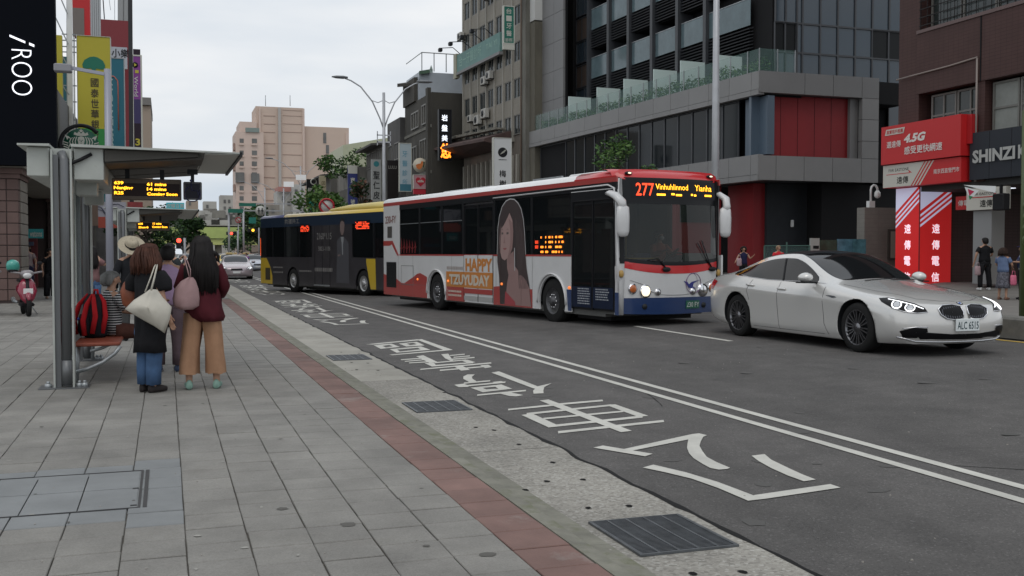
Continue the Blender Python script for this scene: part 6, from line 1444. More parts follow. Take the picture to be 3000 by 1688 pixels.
# ---- painted viaduct with grey clutter behind its parapet
vd = thing('viaduct', 'distant green and yellow painted viaduct crossing the end of the street', 'bridge', (0, 0, 0)); Yv = 220
m_vd = mat('viaduct_green', (.36, .44, .14), .7, var=.35, vs_=.12); m_vy = mat('viaduct_yellow', (.52, .56, .2), .7)
def vbox(name, m, px0, py0, px1, py1, dy=0, th=10, root=vd):
    a = on_y(px0, py0, Yv+dy); b = on_y(px1, py1, Yv+dy); q = MB(); q.box(a.x, b.x, Yv+dy, Yv+dy+th, b.z, a.z); return q.build(name, m, root)
vbox('deck', m_vd, 430, 664, 905, 700, 0); vbox('girder', m_vy, 430, 700, 905, 718, .5, 8); vbox('coping', mat('coping_grey', (.33, .32, .28), .8), 430, 657, 905, 664, -.2, 10)
for px in (470, 640, 880): a = on_y(px, 718, Yv+3); q = MB(); q.cyl((a.x, Yv+4, 0), (a.x, Yv+4, a.z), .7, 12); q.build('pier', gy[3], vd)
q = MB(); r_ = random.Random(21)
for k in range(260):
    px = r_.uniform(520, 900); py = r_.uniform(618, 660); a = on_y(px, py, Yv+12+r_.uniform(0, 20)); s = r_.uniform(.3, 1.4); q.box(a.x-s, a.x+s, a.y, a.y+1, a.z-s*.7, a.z+s*.5, r_.randrange(3))
q.build('rooftop_clutter', [gy[2], wpl, gy[0]], None, 'jumble of far grey rooftops showing above the viaduct', 'buildings', kind='stuff')
# ---- trees
bark = mat('bark', (.06, .05, .04), .9, bump=.5)
def tree(label, x, y, z0, h, crown, n, size, mats, seed, name='tree', group=None):
    t = thing(name, label, 'tree', (x, y, z0), group=group); r_ = random.Random(seed); q = MB()
    q.tube([(0, 0, 0), (.03*h*.3, .02, h*.3), (-.02*h, .03, h*.6), (0, 0, h*.9)], [.035*h, .028*h, .018*h, .005*h], 8)
    pts = []
    for k in range(9):
        a = r_.uniform(0, 2*pi); zz = h*r_.uniform(.35, .85); rr = crown*r_.uniform(.35, .95)*(1.1-abs(zz/h-.6)); tip = (rr*cos(a), rr*sin(a), zz+h*.12)
        q.tube([(0, 0, zz*.8), (tip[0]*.5, tip[1]*.5, zz), tip], [.014*h, .009*h, .003*h], 5); s = crown*r_.uniform(.28, .5); pts.append((tip, (s, s, s*.75)))
    pts.append(((0, 0, h*.93), (crown*.35, crown*.35, h*.12))); q.build('trunk', bark, t); leaf_cloud('crown', mats, pts, n, size, seed, t); return t
G3 = [leaf_d, leaf_g, leaf_l]
tree('young roadside tree with airy crown showing above the bus roof', 16.2, 35.4, 0, 5.7, 1.25, 1900, .085, G3, 5)
tree('light green tree directly behind the dark bus roof', *on_y(925, 700, 92).xy, 0, 7.2, 2.6, 1900, .2, [leaf_g, leaf_l, leaf_l], 6)
tree('dark reddish tree between navy sign and skin clinic sign', *on_y(1065, 700, 86).xy, 0, 7.4, 1.6, 1700, .17, [leaf_d, leaf_d, leaf_r], 7)
tree('small light green tree under the navy sign', *on_y(985, 700, 90).xy, 0, 5.8, 2.6, 1400, .2, [leaf_g, leaf_l, leaf_g], 8)
tree('dark green tree behind the white round road sign', *on_y(762, 700, 140).xy, 0, 7.6, 3.2, 1500, .3, [leaf_d, leaf_d, leaf_g], 9)
tree('street tree under the far viaduct beside the signal poles', *on_y(735, 735, 170).xy, 0, 4.4, 4.5, 1400, .3, [leaf_d, leaf_d, leaf_g], 10)
tree('dense dark green tree behind the far bus shelter display', -.9, 56, 0, 3.7, 1.7, 2600, .11, [leaf_d, leaf_g, leaf_d], 11)
tree('dense green tree left of the long haired woman at the kerb', 1.1, 70, 0, 3.6, 1.7, 2200, .13, [leaf_d, leaf_g, leaf_d], 12)
# ---- street lamps, signals, gantry
def lamp(label, px, Y, topz, arms, r=.09, group=None, base_z=0, m=steel):
    p = on_y(px, 700, Y); t = thing('street_lamp', label, 'street lamp', (p.x, Y, base_z), group=group); q = MB(); q.tube([(0, 0, 0), (0, 0, topz*.5), (0, 0, topz)], [r*1.25, r, r*.8], 10); q.build('pole', m, t)
    for s_, L_ in arms:
        q = MB(); q.tube([(0, 0, topz*.80), (s_*L_*.10, 0, topz*.86), (s_*L_*.30, 0, topz*.95), (s_*L_*.6, 0, topz*1.025), (s_*L_*.85, 0, topz*1.055), (s_*L_, 0, topz*1.065)], r*.42, 6)
        q.tube([(0, 0, topz*.96), (s_*L_*.15, 0, topz*.945), (s_*L_*.31, 0, topz*.955)], r*.25, 5); q.build('arm', m, t)
        q = MB(); q.loft([[(s_*(L_+dx), ww*cos(a*pi/5), topz*1.07+hh*sin(a*pi/5)) for a in range(10)] for dx, ww, hh in ((-.15, .06, .05), (.1, .16, .09), (.5, .17, .08), (.75, .06, .03))]); q.build('lamp_head', mat('lamp_grey', (.16, .17, .18), .4), t)
    return t
wsteel = mat('pale_painted_pole', (.42, .43, .45), .4, .2, var=.1, vs_=2)
t = lamp('pale street lamp with two curved arms standing behind the two buses', 1126, 58, 10.6, ((-1, 2.2), (1, 2.1)), .1, m=wsteel)
q = MB(); q.box(-.4, .4, -.03, .03, 7.75, 7.83); q.box(-.4, .4, -.03, .03, 8.15, 8.21); q.box(-.4, -.35, -.03, .03, 7.6, 8.4); q.box(.35, .4, -.03, .03, 7.6, 8.4); q.build('bracket_ring', wsteel, t, kind='stuff')
p = on_y(2095, 600, 32); t = thing('street_lamp', 'tall pale lamp column rising past the podium building behind the bus front', 'street lamp', (p.x, 32, .05)); q = MB(); q.tube([(0, 0, 0), (0, 0, 6), (0, 0, 14)], [.15, .125, .085], 12); q.build('pole', wsteel, t); q = MB(); q.tube([(0, 0, 14), (-.6, 0, 14.8), (-2, 0, 15.2)], .06, 6); q.build('arm', wsteel, t)
lamp('far double armed street lamp over the white lit panels', 882, 118, 11.3, ((-1, 3.2), (1, 3.0)), .1, group='far double armed street lamps', m=wsteel)
lamp('farther double armed street lamp left of the white lit panels', 832, 138, 10.0, ((-1, 3.4), (1, 3.0)), .1, group='far double armed street lamps', m=wsteel)
lamp('farthest street lamp in front of the pink tower corner', 777, 150, 10.8, ((-1, 2.9), ), .1, m=wsteel)
for px, py, Y, lab in ((882, 520, 117, 'upper bright white banner panel hung on the far street lamp'), (846, 540, 137, 'lower bright white banner panel hung on the farther street lamp')):
    a = on_y(px-15, py-8, Y); b = on_y(px+15, py+8, Y); t = thing('banner', lab, 'banner', (0, 0, 0)); q = MB(); q.box(a.x, b.x, Y, Y+.1, b.z, a.z); q.build('panel', mat('bright_panel', (.8, .8, .8), .5, emit=.12, ecol=(1, 1, 1)), t)
gantry = thing('sign_gantry', 'two pale horizontal mast arms with green street name blades over the junction', 'sign gantry', (0, 0, 0)); gsign = mat('road_sign_green', (.01, .16, .11), .45)
def gbar(name, m, x0, y0, x1, y1, Y, th=.12): a = on_y(x0, y0, Y); b = on_y(x1, y1, Y); q = MB(); q.bar(a, b, th); return q.build(name, m, gantry)
gbar('mast_arm', wsteel, 700, 597, 935, 598, 120); gbar('mast_arm', wsteel, 668, 617, 935, 619, 110); gbar('pole', wsteel, 777, 640, 777, 597, 120, .15) 
for x0, y0, x1, y1, Y in ((700, 595, 750, 605, 119.8), (668, 612, 712, 624, 109.8)):
    a = on_y(x0, y0, Y); b = on_y(x1, y1, Y); q = MB(); q.box(a.x, b.x, Y-.1, Y+.05, b.z, a.z); q.build('name_blade', gsign, gantry)
for x, y, Y in ((670, 617, 110), (713, 610, 120)):
    a = on_y(x, y, Y); q = MB(); q.cyl((a.x, Y, 0), (a.x, Y, a.z), .11, 8); q.build('pole', wsteel, gantry)
rs = thing('road_sign', 'round white road sign with two dark symbols on the mast arm', 'road sign', (0, 0, 0)); a = on_y(763, 618, 109.5); r0_ = .52
q = MB(); q.cyl((a.x, 109.5, a.z), (a.x, 109.45, a.z), r0_, 24); q.build('disc', mat('sign_white2', (.55, .55, .52), .5), rs); q = MB(); 
for dx in (-.17, .17): q.box(a.x+dx-.06, a.x+dx+.06, 109.40, 109.44, a.z-.3, a.z+.3); q.box(a.x+dx-.14, a.x+dx+.14, 109.40, 109.44, a.z-.05, a.z+.06)
q.build('symbol', mat('dark_grey_ink', (.1, .1, .1), .6), rs, kind='stuff')
gs2 = thing('road_sign', 'large teal green direction sign behind the dark bus roof', 'road sign', (0, 0, 0)); a = on_y(903, 582, 96); b = on_y(946, 622, 96); q = MB(); q.box(a.x, b.x, 96, 96.1, b.z, a.z); q.build('panel', mat('teal_sign', (.012, .19, .15), .5), gs2); q = MB(); q.cyl((a.x+.6, 96.2, 0), (a.x+.6, 96.2, a.z), .09, 8); q.build('post', wsteel, gs2)
gs3 = thing('road_sign', 'small green direction sign left of the dark bus', 'road sign', (0, 0, 0)); a = on_y(729, 637, 105); b = on_y(750, 655, 105); q = MB(); q.box(a.x, b.x, 105, 105.1, b.z, a.z); q.build('panel', _M['teal_sign'], gs3)
for px, py, Y, rr, lab in ((957, 604, 80, .62, 'round red edged prohibition sign above the dark bus roof'), (698, 645, 108, .3, 'small red ringed road sign over the junction')):
    t = thing('road_sign', lab, 'road sign', (0, 0, 0)); a = on_y(px, py, Y); q = MB(); q.cyl((a.x, Y, a.z), (a.x, Y-.04, a.z), rr, 24); q.build('disc', mat('sign_white2', (.55, .55, .52), .5), t)
    q = MB(); q.tube([(a.x+rr*.88*cos(k*pi/12), Y-.06, a.z+rr*.88*sin(k*pi/12)) for k in range(25)], rr*.14, 6); q.bar((a.x-rr*.6, Y-.06, a.z+rr*.6), (a.x+rr*.6, Y-.06, a.z-rr*.6), rr*.18); q.build('red_ring', mat('sign_red', (.42, .02, .03), .5), t)
    q = MB(); q.cyl((a.x, Y+.06, 0), (a.x, Y+.06, a.z), .05, 6); q.build('post', wsteel, t)
def signal(label, px, py, Y, cols, scale=1, vertical=False, pole=True):
    a = on_y(px, py, Y); t = thing('traffic_light', label, 'traffic light', (a.x, Y, 0)); n = len(cols); s = .34*scale
    q = MB(); L_ = s*n/2; 
    if vertical: q.bbox(-s/2, s/2, -.1, .1, a.z-L_, a.z+L_, .03)
    else: q.bbox(-L_, L_, -.1, .1, a.z-s/2, a.z+s/2, .03)
    q.build('housing', dark_metal, t)
    for k, c in enumerate(cols):
        if c: 
            q = MB(); o = -L_+s*(k+.5); q.ell((0 if vertical else o, -.12, a.z+(o if vertical else 0)), (s*.42, .05, s*.42)); q.build('lamp', c, t)
    if pole: q = MB(); q.cyl((L_*1.2 if not vertical else s, .12, 0), (L_*1.2 if not vertical else s, .12, a.z+.3), .07, 8); q.build('pole', wsteel, t)
sig_r = mat('signal_red', (1, .05, .03), emit=3, ecol=(1, .07, .04)); sig_o = mat('signal_amber', (1, .4, .02), emit=3, ecol=(1, .42, .03))
signal('far red traffic light in front of the viaduct', 678, 684, 130, [None, sig_r, None], 1.2); signal('amber traffic light left of the dark bus in front of the viaduct', 741, 675, 120, [None, sig_o, None], 1.1)
signal('red pedestrian signal left of the long haired woman', 524, 713, 60, [None, sig_r], .9, True)
# ---- distant vehicles
car2 = car_body(mat('far_silver_paint', (.5, .5, .52), .3, .3, coat=.6), False, 'body')
def far_car(label, px, py, Y, paint, scale=1, ang=0, taxi=False, cat='car'):
    me = car2[0].copy(); me.materials[0] = paint; a = on_y(px, py, Y)
    c = sedan(label, paint, (a.x, Y, -.12), ANG(ang), scale, full=False, body=(me, car2[1]), cat=cat)
    c.location.z = -.12+.0
    if taxi: q = MB(); q.bbox(-.4, -.2, -.25, .25, 1.38, 1.5, .02); q.build('roof_light', mat('taxi_lamp', (.6, .5, .3), .5), c)
silver = mat('silver_mauve_paint', (.42, .36, .38), .25, .4, coat=.7); navy = mat('navy_paint', (.02, .03, .07), .25, .2, coat=.7); taxi_y = mat('taxi_yellow', (.75, .52, .03), .35, coat=.5); redp = mat('red_paint', (.5, .03, .04), .3, coat=.5)
far_car('silver saloon car driving along the bus lane towards the camera', 690, 780, 66, silver, 1.05, -2); far_car('dark blue and white car waiting left of the dark bus', 745, 765, 92, mat('pale_blue_paint', (.45, .48, .55), .3, .3, coat=.5), 1.05, 2)
far_car('yellow taxi behind the silver saloon car', 672, 768, 88, taxi_y, 1.1, 0, True, 'taxi'); far_car('second yellow taxi between the silver saloon and the dark bus', 722, 765, 102, taxi_y, 1.1, 0, True, 'taxi')
far_car('white car behind the long haired woman', 655, 765, 110, white_paint, 1.1, 0); far_car('red car far off between the taxis', 705, 764, 118, redp, 1.1, 0); far_car('white car far off left of the signal pole', 545, 764, 112, white_paint, 1.1, 0)
far_car('far white car near the crossing', 758, 762, 135, white_paint, 1.1, 0); far_car('far red car near the crossing right of the taxi', 735, 761, 140, redp, 1.1, 0); far_car('far yellow taxi near the viaduct', 690, 760, 150, taxi_y, 1.1, 0, True, 'taxi')
# ================================================================ LEFT SIDE: BUILDINGS, SIGNS, SHELTERS
pink_stone = mat('pinkish_stone', (.135, .085, .075), .75, var=.2, vs_=1.5, rnd_obj=.08); stone_lt = mat('beige_stone', (.24, .215, .185), .75, var=.12, vs_=1.5); dark_shaded_stone = mat('dark_and_shaded_stone', (.05, .033, .03), .7, var=.2, vs_=1)
lbg = thing('arcade_building', 'rusticated pinkish stone arcade building under the big black sign', 'building', (0, 0, 0))
q = MB(); q.box(-14, -3.85, 33.1, 60, 4.35, 7.6); q.box(-14, -8.2, 33.2, 60, 0, 4.35); q.build('upper_wall', dark_shaded_stone, lbg)
def pier(y0, y1, x0=-5.5, x1=-3.62, courses=11, rust=True, m=None):
    q = MB(); q.box(x0+.03, x1-.03, y0+.03, y1-.03, 0, 3.6); q.build('pier_core', dark_shaded_stone, lbg)
    for k in range(courses):
        z = .08+.32*k
        for a, b in (((x0, x0+.92), (x0+.95, x1-.32), (x1-.30, x1)) if x0 < -5 else ((x0, x1-.32), (x1-.30, x1))):
            q = MB(); q.bbox(a, b, y0, y0+.4, z, z+.30, .012); q.build('stone', m or pink_stone, lbg)
        q = MB(); q.bbox(x1-.06, x1+.02, y0+.41, y1, z, z+.30, .012); q.build('stone', m or stone_lt, lbg)
    for z, h_, e, m_ in ((3.6, .12, .05, pink_stone), (3.73, .16, .12, pink_stone), (3.9, .3, .18, stone_lt), (4.21, .12, .26, stone_lt)):
        q = MB(); q.box(x0-e, x1+e, y0-e, y1+e, z, z+h_); q.build('capital', m_, lbg)
pier(32.6, 34.6, -5.95, -4.02); pier(47.0, 48.6, x0=-4.7, m=dark_shaded_stone); pier(57, 58.5, x0=-4.7, m=dark_shaded_stone)  # two far piers coloured dark to stand for the arcade's shade
q = MB(); q.box(-5.2, -3.55, 34.42, 46.7, 3.72, 4.15); q.box(-5.2, -3.55, 48.9, 56.7, 3.72, 4.15); q.build('arcade_beam', stone_lt, lbg, kind='stuff')
q = MB(); q.box(-14, -4.72, 47.2, 47.6, 0, 3.7); q.build('inner_wall', dark_shaded_stone, lbg)
q = MB(); q.box(-3.87, -3.80, 34.4, 60, 4.4, 7.6); q.build('fascia', mat('black_fascia', (.02, .02, .022), .4), lbg)
bsn = thing('billboard', 'huge black vertical sign with white rotated lettering at the top left', 'billboard', (0, 0, 0))
e = on_y(167, 487, 32); q = MB(); q.box(-9.5, e.x, 32, 32.4, e.z, 15); q.build('panel', mat('navy_black', (.006, .007, .010), .8, spec=.03), bsn)
a = on_y(64, 190, 31.96); t_ = MB(); Mz = frame(a, FACE_US) @ Matrix.Rotation(R(-90), 4, 'Z')
text(t_, 'ROO', Mz @ T_((.22, 0, .03)), .52, 1.28, bold=-.02); q = MB(Mz @ T_((0, 0, .03)))
t_.build('lettering', mat('sign_lit_white', (.9, .9, .95), emit=1.0, ecol=(.9, .92, 1)), bsn)
q = MB(Mz @ T_((-.66, 0, .03))); q.add([(-.16, -.30, 0), (-.10, -.30, 0), (.06, .10, 0), (0, .10, 0)], [(0, 1, 2, 3)]); q.add([(.03, .20, 0), (.10, .20, 0), (.15, .33, 0), (.08, .33, 0)], [(0, 1, 2, 3)]); q.build('slanted_letter', _M['sign_lit_white'], bsn)
s, M, w_, h_ = board('shop_sign', 'teal shop sign with white lettering inside the dark arcade', 81, 671, 126, 698, 42, mat('pharmacy_teal', (.02, .16, .17), .5, emit=.05, ecol=(.05, .5, .5)), .1); let(s, cream, M, [('watsons', .02, -.02, .2, .42)])
boxb(lbg, 'shop_interior', mat('dull_red_display', (.10, .012, .015), .6), -5.9, -4.9, 45.0, 45.3, .1, 2.2)
for k in range(4): boxb(lbg, 'display_shelf', mat('shelf_%d' % (k % 2), ((.12, .10, .09), (.05, .06, .10))[k % 2], .6, var=.5, vs_=6), -5.8, -5.0, 44.7, 44.98, .4+.45*k, .55+.45*k)
# low building row beyond, mostly hidden by signs and shelter
lr = thing('shop_row', 'low row of dark fronted shops receding along the left pavement', 'building', (0, 0, 0))
boxb(lr, 'wall', gy[2], -16, -5.2, 60, 145, 0, 6.6); boxb(lr, 'canopy', gy[1], -5.19, -3.6, 60, 145, 3.1, 3.5); boxb(lr, 'column', gy[2], -4.2, -3.7, 62, 62.5, 0, 3.09); boxb(lr, 'column', gy[2], -4.2, -3.7, 72, 72.5, 0, 3.09); boxb(lr, 'column', gy[2], -4.2, -3.7, 84, 84.5, 0, 3.09)
for k in range(14): boxb(lr, 'shopfront', mat('front_%d' % (k % 4), ((.10, .03, .03), (.03, .05, .09), (.16, .14, .1), (.03, .035, .03))[k % 4], .4, var=.5, vs_=2), -5.18, -5.1, 61+6*k, 66.6+6*k, .2, 3.0)
# projecting signs
yel = mat('bank_yellow', (.47, .41, .035), .5, var=.04, vs_=.5); grn = mat('bank_green', (.03, .27, .06), .5)
s, M, w_, h_ = board('bank_sign', 'tall yellow bank sign with green tree emblem and black characters', 225, 107, 322, 440, 44, yel, .5, rim=cream, rw=.02)
q = MB(M); q.box(-w_/2, w_/2, -h_/2, -h_/2+.85, 0, .01); q.build('green_foot', grn, s)
q = MB(); q.prism([(-.40, 1.38), (-.42, 1.5), (-.34, 1.68), (-.15, 1.80), (0, 1.83), (.15, 1.80), (.34, 1.68), (.42, 1.5), (.40, 1.38), (.30, 1.33), (.10, 1.36), (.04, 1.28), (.12, 1.22), (.25, 1.20), (-.25, 1.20), (-.12, 1.22), (-.04, 1.28), (-.10, 1.36), (-.30, 1.33)], lambda u, v_, d: M @ V((u, v_-.38, .012+d)), 0, .01); q.build('tree_emblem', mat('emblem_teal', (.01, .16, .10), .5), s)
let(s, mat('brown_ink', (.06, .045, .02), .5), M, [('v', '國泰世華銀行', .02, .42, .33, .41, .28)])
for px0, py0, px1, py1, Y, c, lab, col in ((160, 103, 181, 440, 46, yel, 'edge of a second yellow bank sign beside the black billboard', 0), (181, 166, 200, 440, 52, mat('sign_teal_dark', (.012, .10, .12), .5), 'narrow strip of a teal sign behind the white truss', 0)):
    board('shop_sign', lab, px0, py0, px1, py1, Y, c, .3)
s, M, w_, h_ = board('shop_sign', 'red framed sign with grey brown centre above the yellow bank sign', 211, -60, 262, 108, 50, mat('pure_red', (.50, .012, .015), .5), .5)
q = MB(M); q.box(-w_/2+.0, w_/2-.24, -h_/2, h_/2-1.28, 0, .02); q.build('centre_panel', mat('taupe', (.17, .145, .13), .6), s)
s, M, w_, h_ = board('shop_sign', 'dark red sign standing behind the teal sign', 295, 59, 377, 440, 66, mat('wine_red', (.20, .018, .025), .5), .4)
s, M, w_, h_ = board('shop_sign', 'white boxed sign with black characters against the dark red sign', 322, 138, 372, 200, 64, mat('grey_white', (.42, .44, .48), .5), .4); let(s, black_ink, M, [('小樂', .1, .25, .5, .95)])
q = MB(M); q.box(w_/2-.2, w_/2, -h_/2-.02, -h_/2+.01, 0, .02); q.build('foot', cream, s)
s, M, w_, h_ = board('shop_sign', 'teal vertical sign with pale rotated lettering and a pink line', 318, 172, 362, 440, 56, mat('deep_teal', (.008, .12, .17), .5), .4, rim=mat('grey_rim', (.3, .32, .33), .5), rw=.04)
let(s, mat('pale_teal_letters', (.33, .45, .47), .5), M, [('r', 'VACANZA', -.28, -.1, .22, 2.8), ('r', 'ECCO', -.28, -1.95, .22, .95)])
q = MB(M); q.tube([(-.5, 1.45, .03), (-.1, 1.4, .03), (.06, 1.2, .03), (.08, .9, .03), (.08, -1.3, .03)], .03, 4); q.build('pink_line', mat('salmon', (.5, .15, .12), .5), s)
s, M, w_, h_ = board('shop_sign', 'purple vertical gym sign with white lettering and yellow number at the foot', 390, 165, 411, 440, 78, mat('gym_purple', (.20, .035, .24), .5), .4, rim=cream, rw=.1)
q = MB(M); q.box(-w_/2, w_/2, -h_/2, -h_/2+1.9, 0, .02); q.box(-w_/2, w_/2, h_/2-.0, h_/2+.5, -.3, .01); q.build('dark_foot', mat('dark_foot', (.03, .02, .03), .5), s, kind='stuff')
q = MB(M); q.box(-w_/2, w_/2, -h_/2+1.9, -h_/2+3.6, 0, .015); q.build('indigo_band', mat('indigo', (.035, .025, .10), .5), s)
let(s, cream, M, [('r', 'World Gym', -.1, .6, .34, 2.6), ('v', '好地健', 0, -1.3, .3, .42, .28)]); let(s, yel, M @ T_((0, 0, .012)), [('3', 0, -2.75, .5, .32), ('F', 0, -3.3, .3, .3)], name='floor_number')
q = MB(M); q.cyl((-.12, h_/2-.62, 0), (-.12, h_/2-.62, .03), .2, 14); q.build('round_badge', black_ink, s); q = MB(M); q.add([(-.18, h_/2-.74, .035), (-.18, h_/2-.5, .035), (0, h_/2-.62, .035)], [(0, 1, 2)]); q.box(-.12, .12, h_/2-1.2, h_/2-.98, .02, .03); q.build('play_mark', yel, s, kind='stuff')
t = thing('building_end', 'narrow tan building edge just right of the purple sign', 'building', (0, 0, 0)); a = on_y(418, 309, 100); b = on_y(441, 309, 100); boxb(t, 'wall', mat('tan_wall', (.36, .29, .23), .8), a.x-4, b.x, 100, 112, 0, a.z); boxb(t, 'parapet', mat('grey_parapet', (.2, .19, .18), .8), a.x-.2, b.x+.05, 99.7, 112, a.z+.02, a.z+.7)
t['label'] = 'narrow tan building edge just right of the purple sign'
# white truss frames, rising from the low roofs
tr = thing('sign_truss', 'white steel truss with rungs and braces carrying the signs', 'truss', (0, 0, 0))
def tbar(x0, y0, x1, y1, Y, w__=.08, m=white_paint, nm='tube'): a = on_y(x0, y0, Y); b = on_y(x1, y1, Y); q = MB(); q.bar(a, b, w__); q.build(nm, m, tr)
tbar(203, -60, 207, 445, 47, .20); tbar(217, 108, 219, 445, 47.5, .07); tbar(196, -60, 197, 445, 47.3, .04, steel)
for y in (100, 118, 136, 152, 250, 297, 350): tbar(181, y, 225, y+2, 47.2, .045, steel, 'rung')
for x0, y0, x1, y1 in ((163, 52, 200, 130), (163, 130, 203, 200), (165, 225, 202, 278), (168, 320, 205, 372), (180, 0, 197, 40)): tbar(x0, y0, x1, y1, 46.8, .05, steel, 'brace')
tr2 = thing('cladded_column', 'white ribbed column between the red signs', 'column', (0, 0, 0)); a = on_y(263, -60, 70); b = on_y(294, -60, 70)
for k in range(5): boxb(tr2, 'rib', mat('ribbed_white', (.40, .42, .43), .5), a.x+(b.x-a.x)*k/5, a.x+(b.x-a.x)*(k+.86)/5, 70, 70.5, 3.5, a.z)
tr3 = thing('sign_truss', 'grey steel uprights beside the thick dark pole left of the open sky', 'truss', (0, 0, 0)); tr = tr3
for x, ww in ((348, .12), (353, .3), (362, .1), (369, .22), (375, .1)): tbar(x, -60, x, 445, 68, ww, mat('truss_grey', (.3, .31, .31), .5))
tbar(302, 0, 306, 56, 68, .06, dark_metal); tbar(336, 0, 336, 58, 68, .03, steel); tbar(320, 0, 324, 30, 68, .03, steel)
t = thing('utility_pole', 'thick dark pole at the right edge of the left sign cluster', 'pole', (0, 0, 0)); tr = t; tbar(381, -60, 387, 760, 60, .22, mat('dark_pole', (.045, .045, .048), .6), 'pole')
# round coffee sign
sb = thing('round_sign', 'round green coffee shop sign with white crowned figure and black outer ring', 'sign', (0, 0, 0)); Ys = 36
c = on_y(238, 425, Ys); rr = (on_y(290, 425, Ys).x-on_y(186, 425, Ys).x)/2
sbg = mat('coffee_green', (.006, .085, .05), .5); M = frame((c.x, Ys, c.z), FACE_US)
q = MB(M); q.cyl((0, 0, -.15), (0, 0, 0), rr, 40); q.build('disc', sbg, sb)
q = MB(M); q.tube([((rr*1.19)*cos(a_), (rr*1.19)*sin(a_), -.05) for a_ in [R(40+6*k) for k in range(30)]], .062, 6); q.build('outer_ring', black_ink, sb)
def sp(pts, mi=0): sq.prism(pts, lambda u, v_, d: M @ V((u*rr, v_*rr, .003+.002*mi+d)), 0, .002, mi)
sq = MB(); st = []
for k in range(10): a_ = pi/2+k*pi/5; r__ = .15 if k % 2 == 0 else .06; st.append((r__*cos(a_), .86+r__*sin(a_)))
sp(st); sp([(-.42, .62), (-.36, .78), (-.22, .70), (-.12, .84), (0, .68), (.12, .84), (.22, .70), (.36, .78), (.42, .62), (.2, .55), (-.2, .55)])
sp([(-.17, .46), (-.20, .3), (-.17, .1), (-.06, -.03), (.06, -.03), (.17, .1), (.20, .3), (.17, .46), (.05, .52), (-.05, .52)])
for s_ in (-1, 1):
    for k in range(3):
        x = s_*(.27+.14*k); w__ = .045*s_
        pts = [(x*.8, .50-.03*k), (x, .35), (x*1.12, .2), (x*1.05, .05), (x*1.2, -.12), (x*1.35, -.4)]; sp([(a, b) for a, b in pts]+[(a+w__*1.3, b) for a, b in reversed(pts)])
    sp([(s_*.92, .60), (s_*.70, .50), (s_*.55, .36), (s_*.72, .40), (s_*.78, .26), (s_*.84, .42)])
    for k in range(4): z = .15-.14*k; sp([(s_*.72, z-.03), (s_*.98, z+.05), (s_*1.0, z-.01), (s_*.73, z-.09)])
sp([(-.3, -.30), (-.1, -.14), (0, -.1), (.1, -.14), (.3, -.30), (.5, -.6), (-.5, -.6)])
sp([(-.11, .31), (-.04, .31), (-.04, .27), (-.11, .27)], 1); sp([(.04, .31), (.11, .31), (.11, .27), (.04, .27)], 1); sp([(-.015, .28), (.015, .28), (.03, .17), (-.03, .17)], 1); sp([(-.06, .12), (.06, .12), (.0, .08)], 1)
sq.build('crowned_figure', [cream, sbg], sb, kind='stuff')
q = MB(M); q.box(-2.2, -rr, -.1, 0, -.12, -.05); q.build('bracket', dark_metal, sb)
# signs and clutter seen under the shelter roof
s, M, w_, h_ = board('shop_sign', 'white and orange sign with a black line drawn bird behind the white pole', 287, 592, 368, 668, 38, mat('sign_white3', (.42, .41, .46), .5), .2)
q = MB(M); q.box(-w_/2, w_/2, -h_/2, -h_/2+.38, 0, .01); q.build('orange_foot', mat('orange_foot', (.42, .07, .04), .5), s)
q = MB(M); q.tube([(-.5, .3, .02), (-.35, .26, .02), (-.2, .05, .02), (-.14, -.1, .02), (-.05, .25, .02)], .012, 4); q.tube([(.0, .36, .02), (.2, .38, .02), (.4, .28, .02)], .01, 4); q.tube([(-.5, .2, .02), (-.3, .14, .02), (-.16, -.05, .02)], .01, 4); q.build('bird_drawing', mat('ink_blue', (.03, .04, .08), .6), s, kind='stuff')
board('shop_sign', 'teal sign panel behind the shelter posts', 284, 500, 325, 592, 40, mat('sign_teal_b', (.008, .15, .17), .5), .2)
board('shop_sign', 'brown sign panel between the shelter post and the bird sign', 267, 592, 286, 662, 36, mat('sign_brown', (.13, .08, .055), .5), .2)
board('shop_sign', 'red and blue poster above the second shelter roof', 373, 592, 418, 615, 46, mat('poster_red', (.28, .04, .04), .5, var=.5, vs_=1.2), .2)
s, M, w_, h_ = board('shop_sign', 'bright turquoise sign above the end of the second shelter', 487, 594, 540, 612, 50, mat('turquoise', (.05, .42, .50), .5, emit=.15, ecol=(.05, .6, .7)), .2); let(s, cream, M, [('衣蝶百貨', 0, 0, .2, .75)])
for px0, py0, px1, py1, Y, c in ((215, 480, 250, 640, 50, (.12, .10, .09)), (225, 640, 266, 690, 48, (.2, .22, .06)), (256, 655, 300, 800, 52, (.22, .22, .22)), (300, 655, 372, 800, 54, (.10, .10, .11)), (372, 560, 420, 680, 58, (.06, .04, .06))):
    pass
boxb(lr, 'lit_front', mat('pale_front', (.3, .31, .3), .6, var=.3, vs_=1), -4.4, -3.9, 50, 50.3, .0, 3.4); boxb(lr, 'kiosk', mat('olive_front', (.14, .14, .05), .6, var=.4, vs_=2), -4.0, -3.3, 46.6, 47.2, 1.2, 2.9)
boxb(lr, 'wall_end', mat('grey_front', (.13, .125, .12), .7, var=.4, vs_=1.2), -3.7, -2.4, 62, 63, 0, 6)
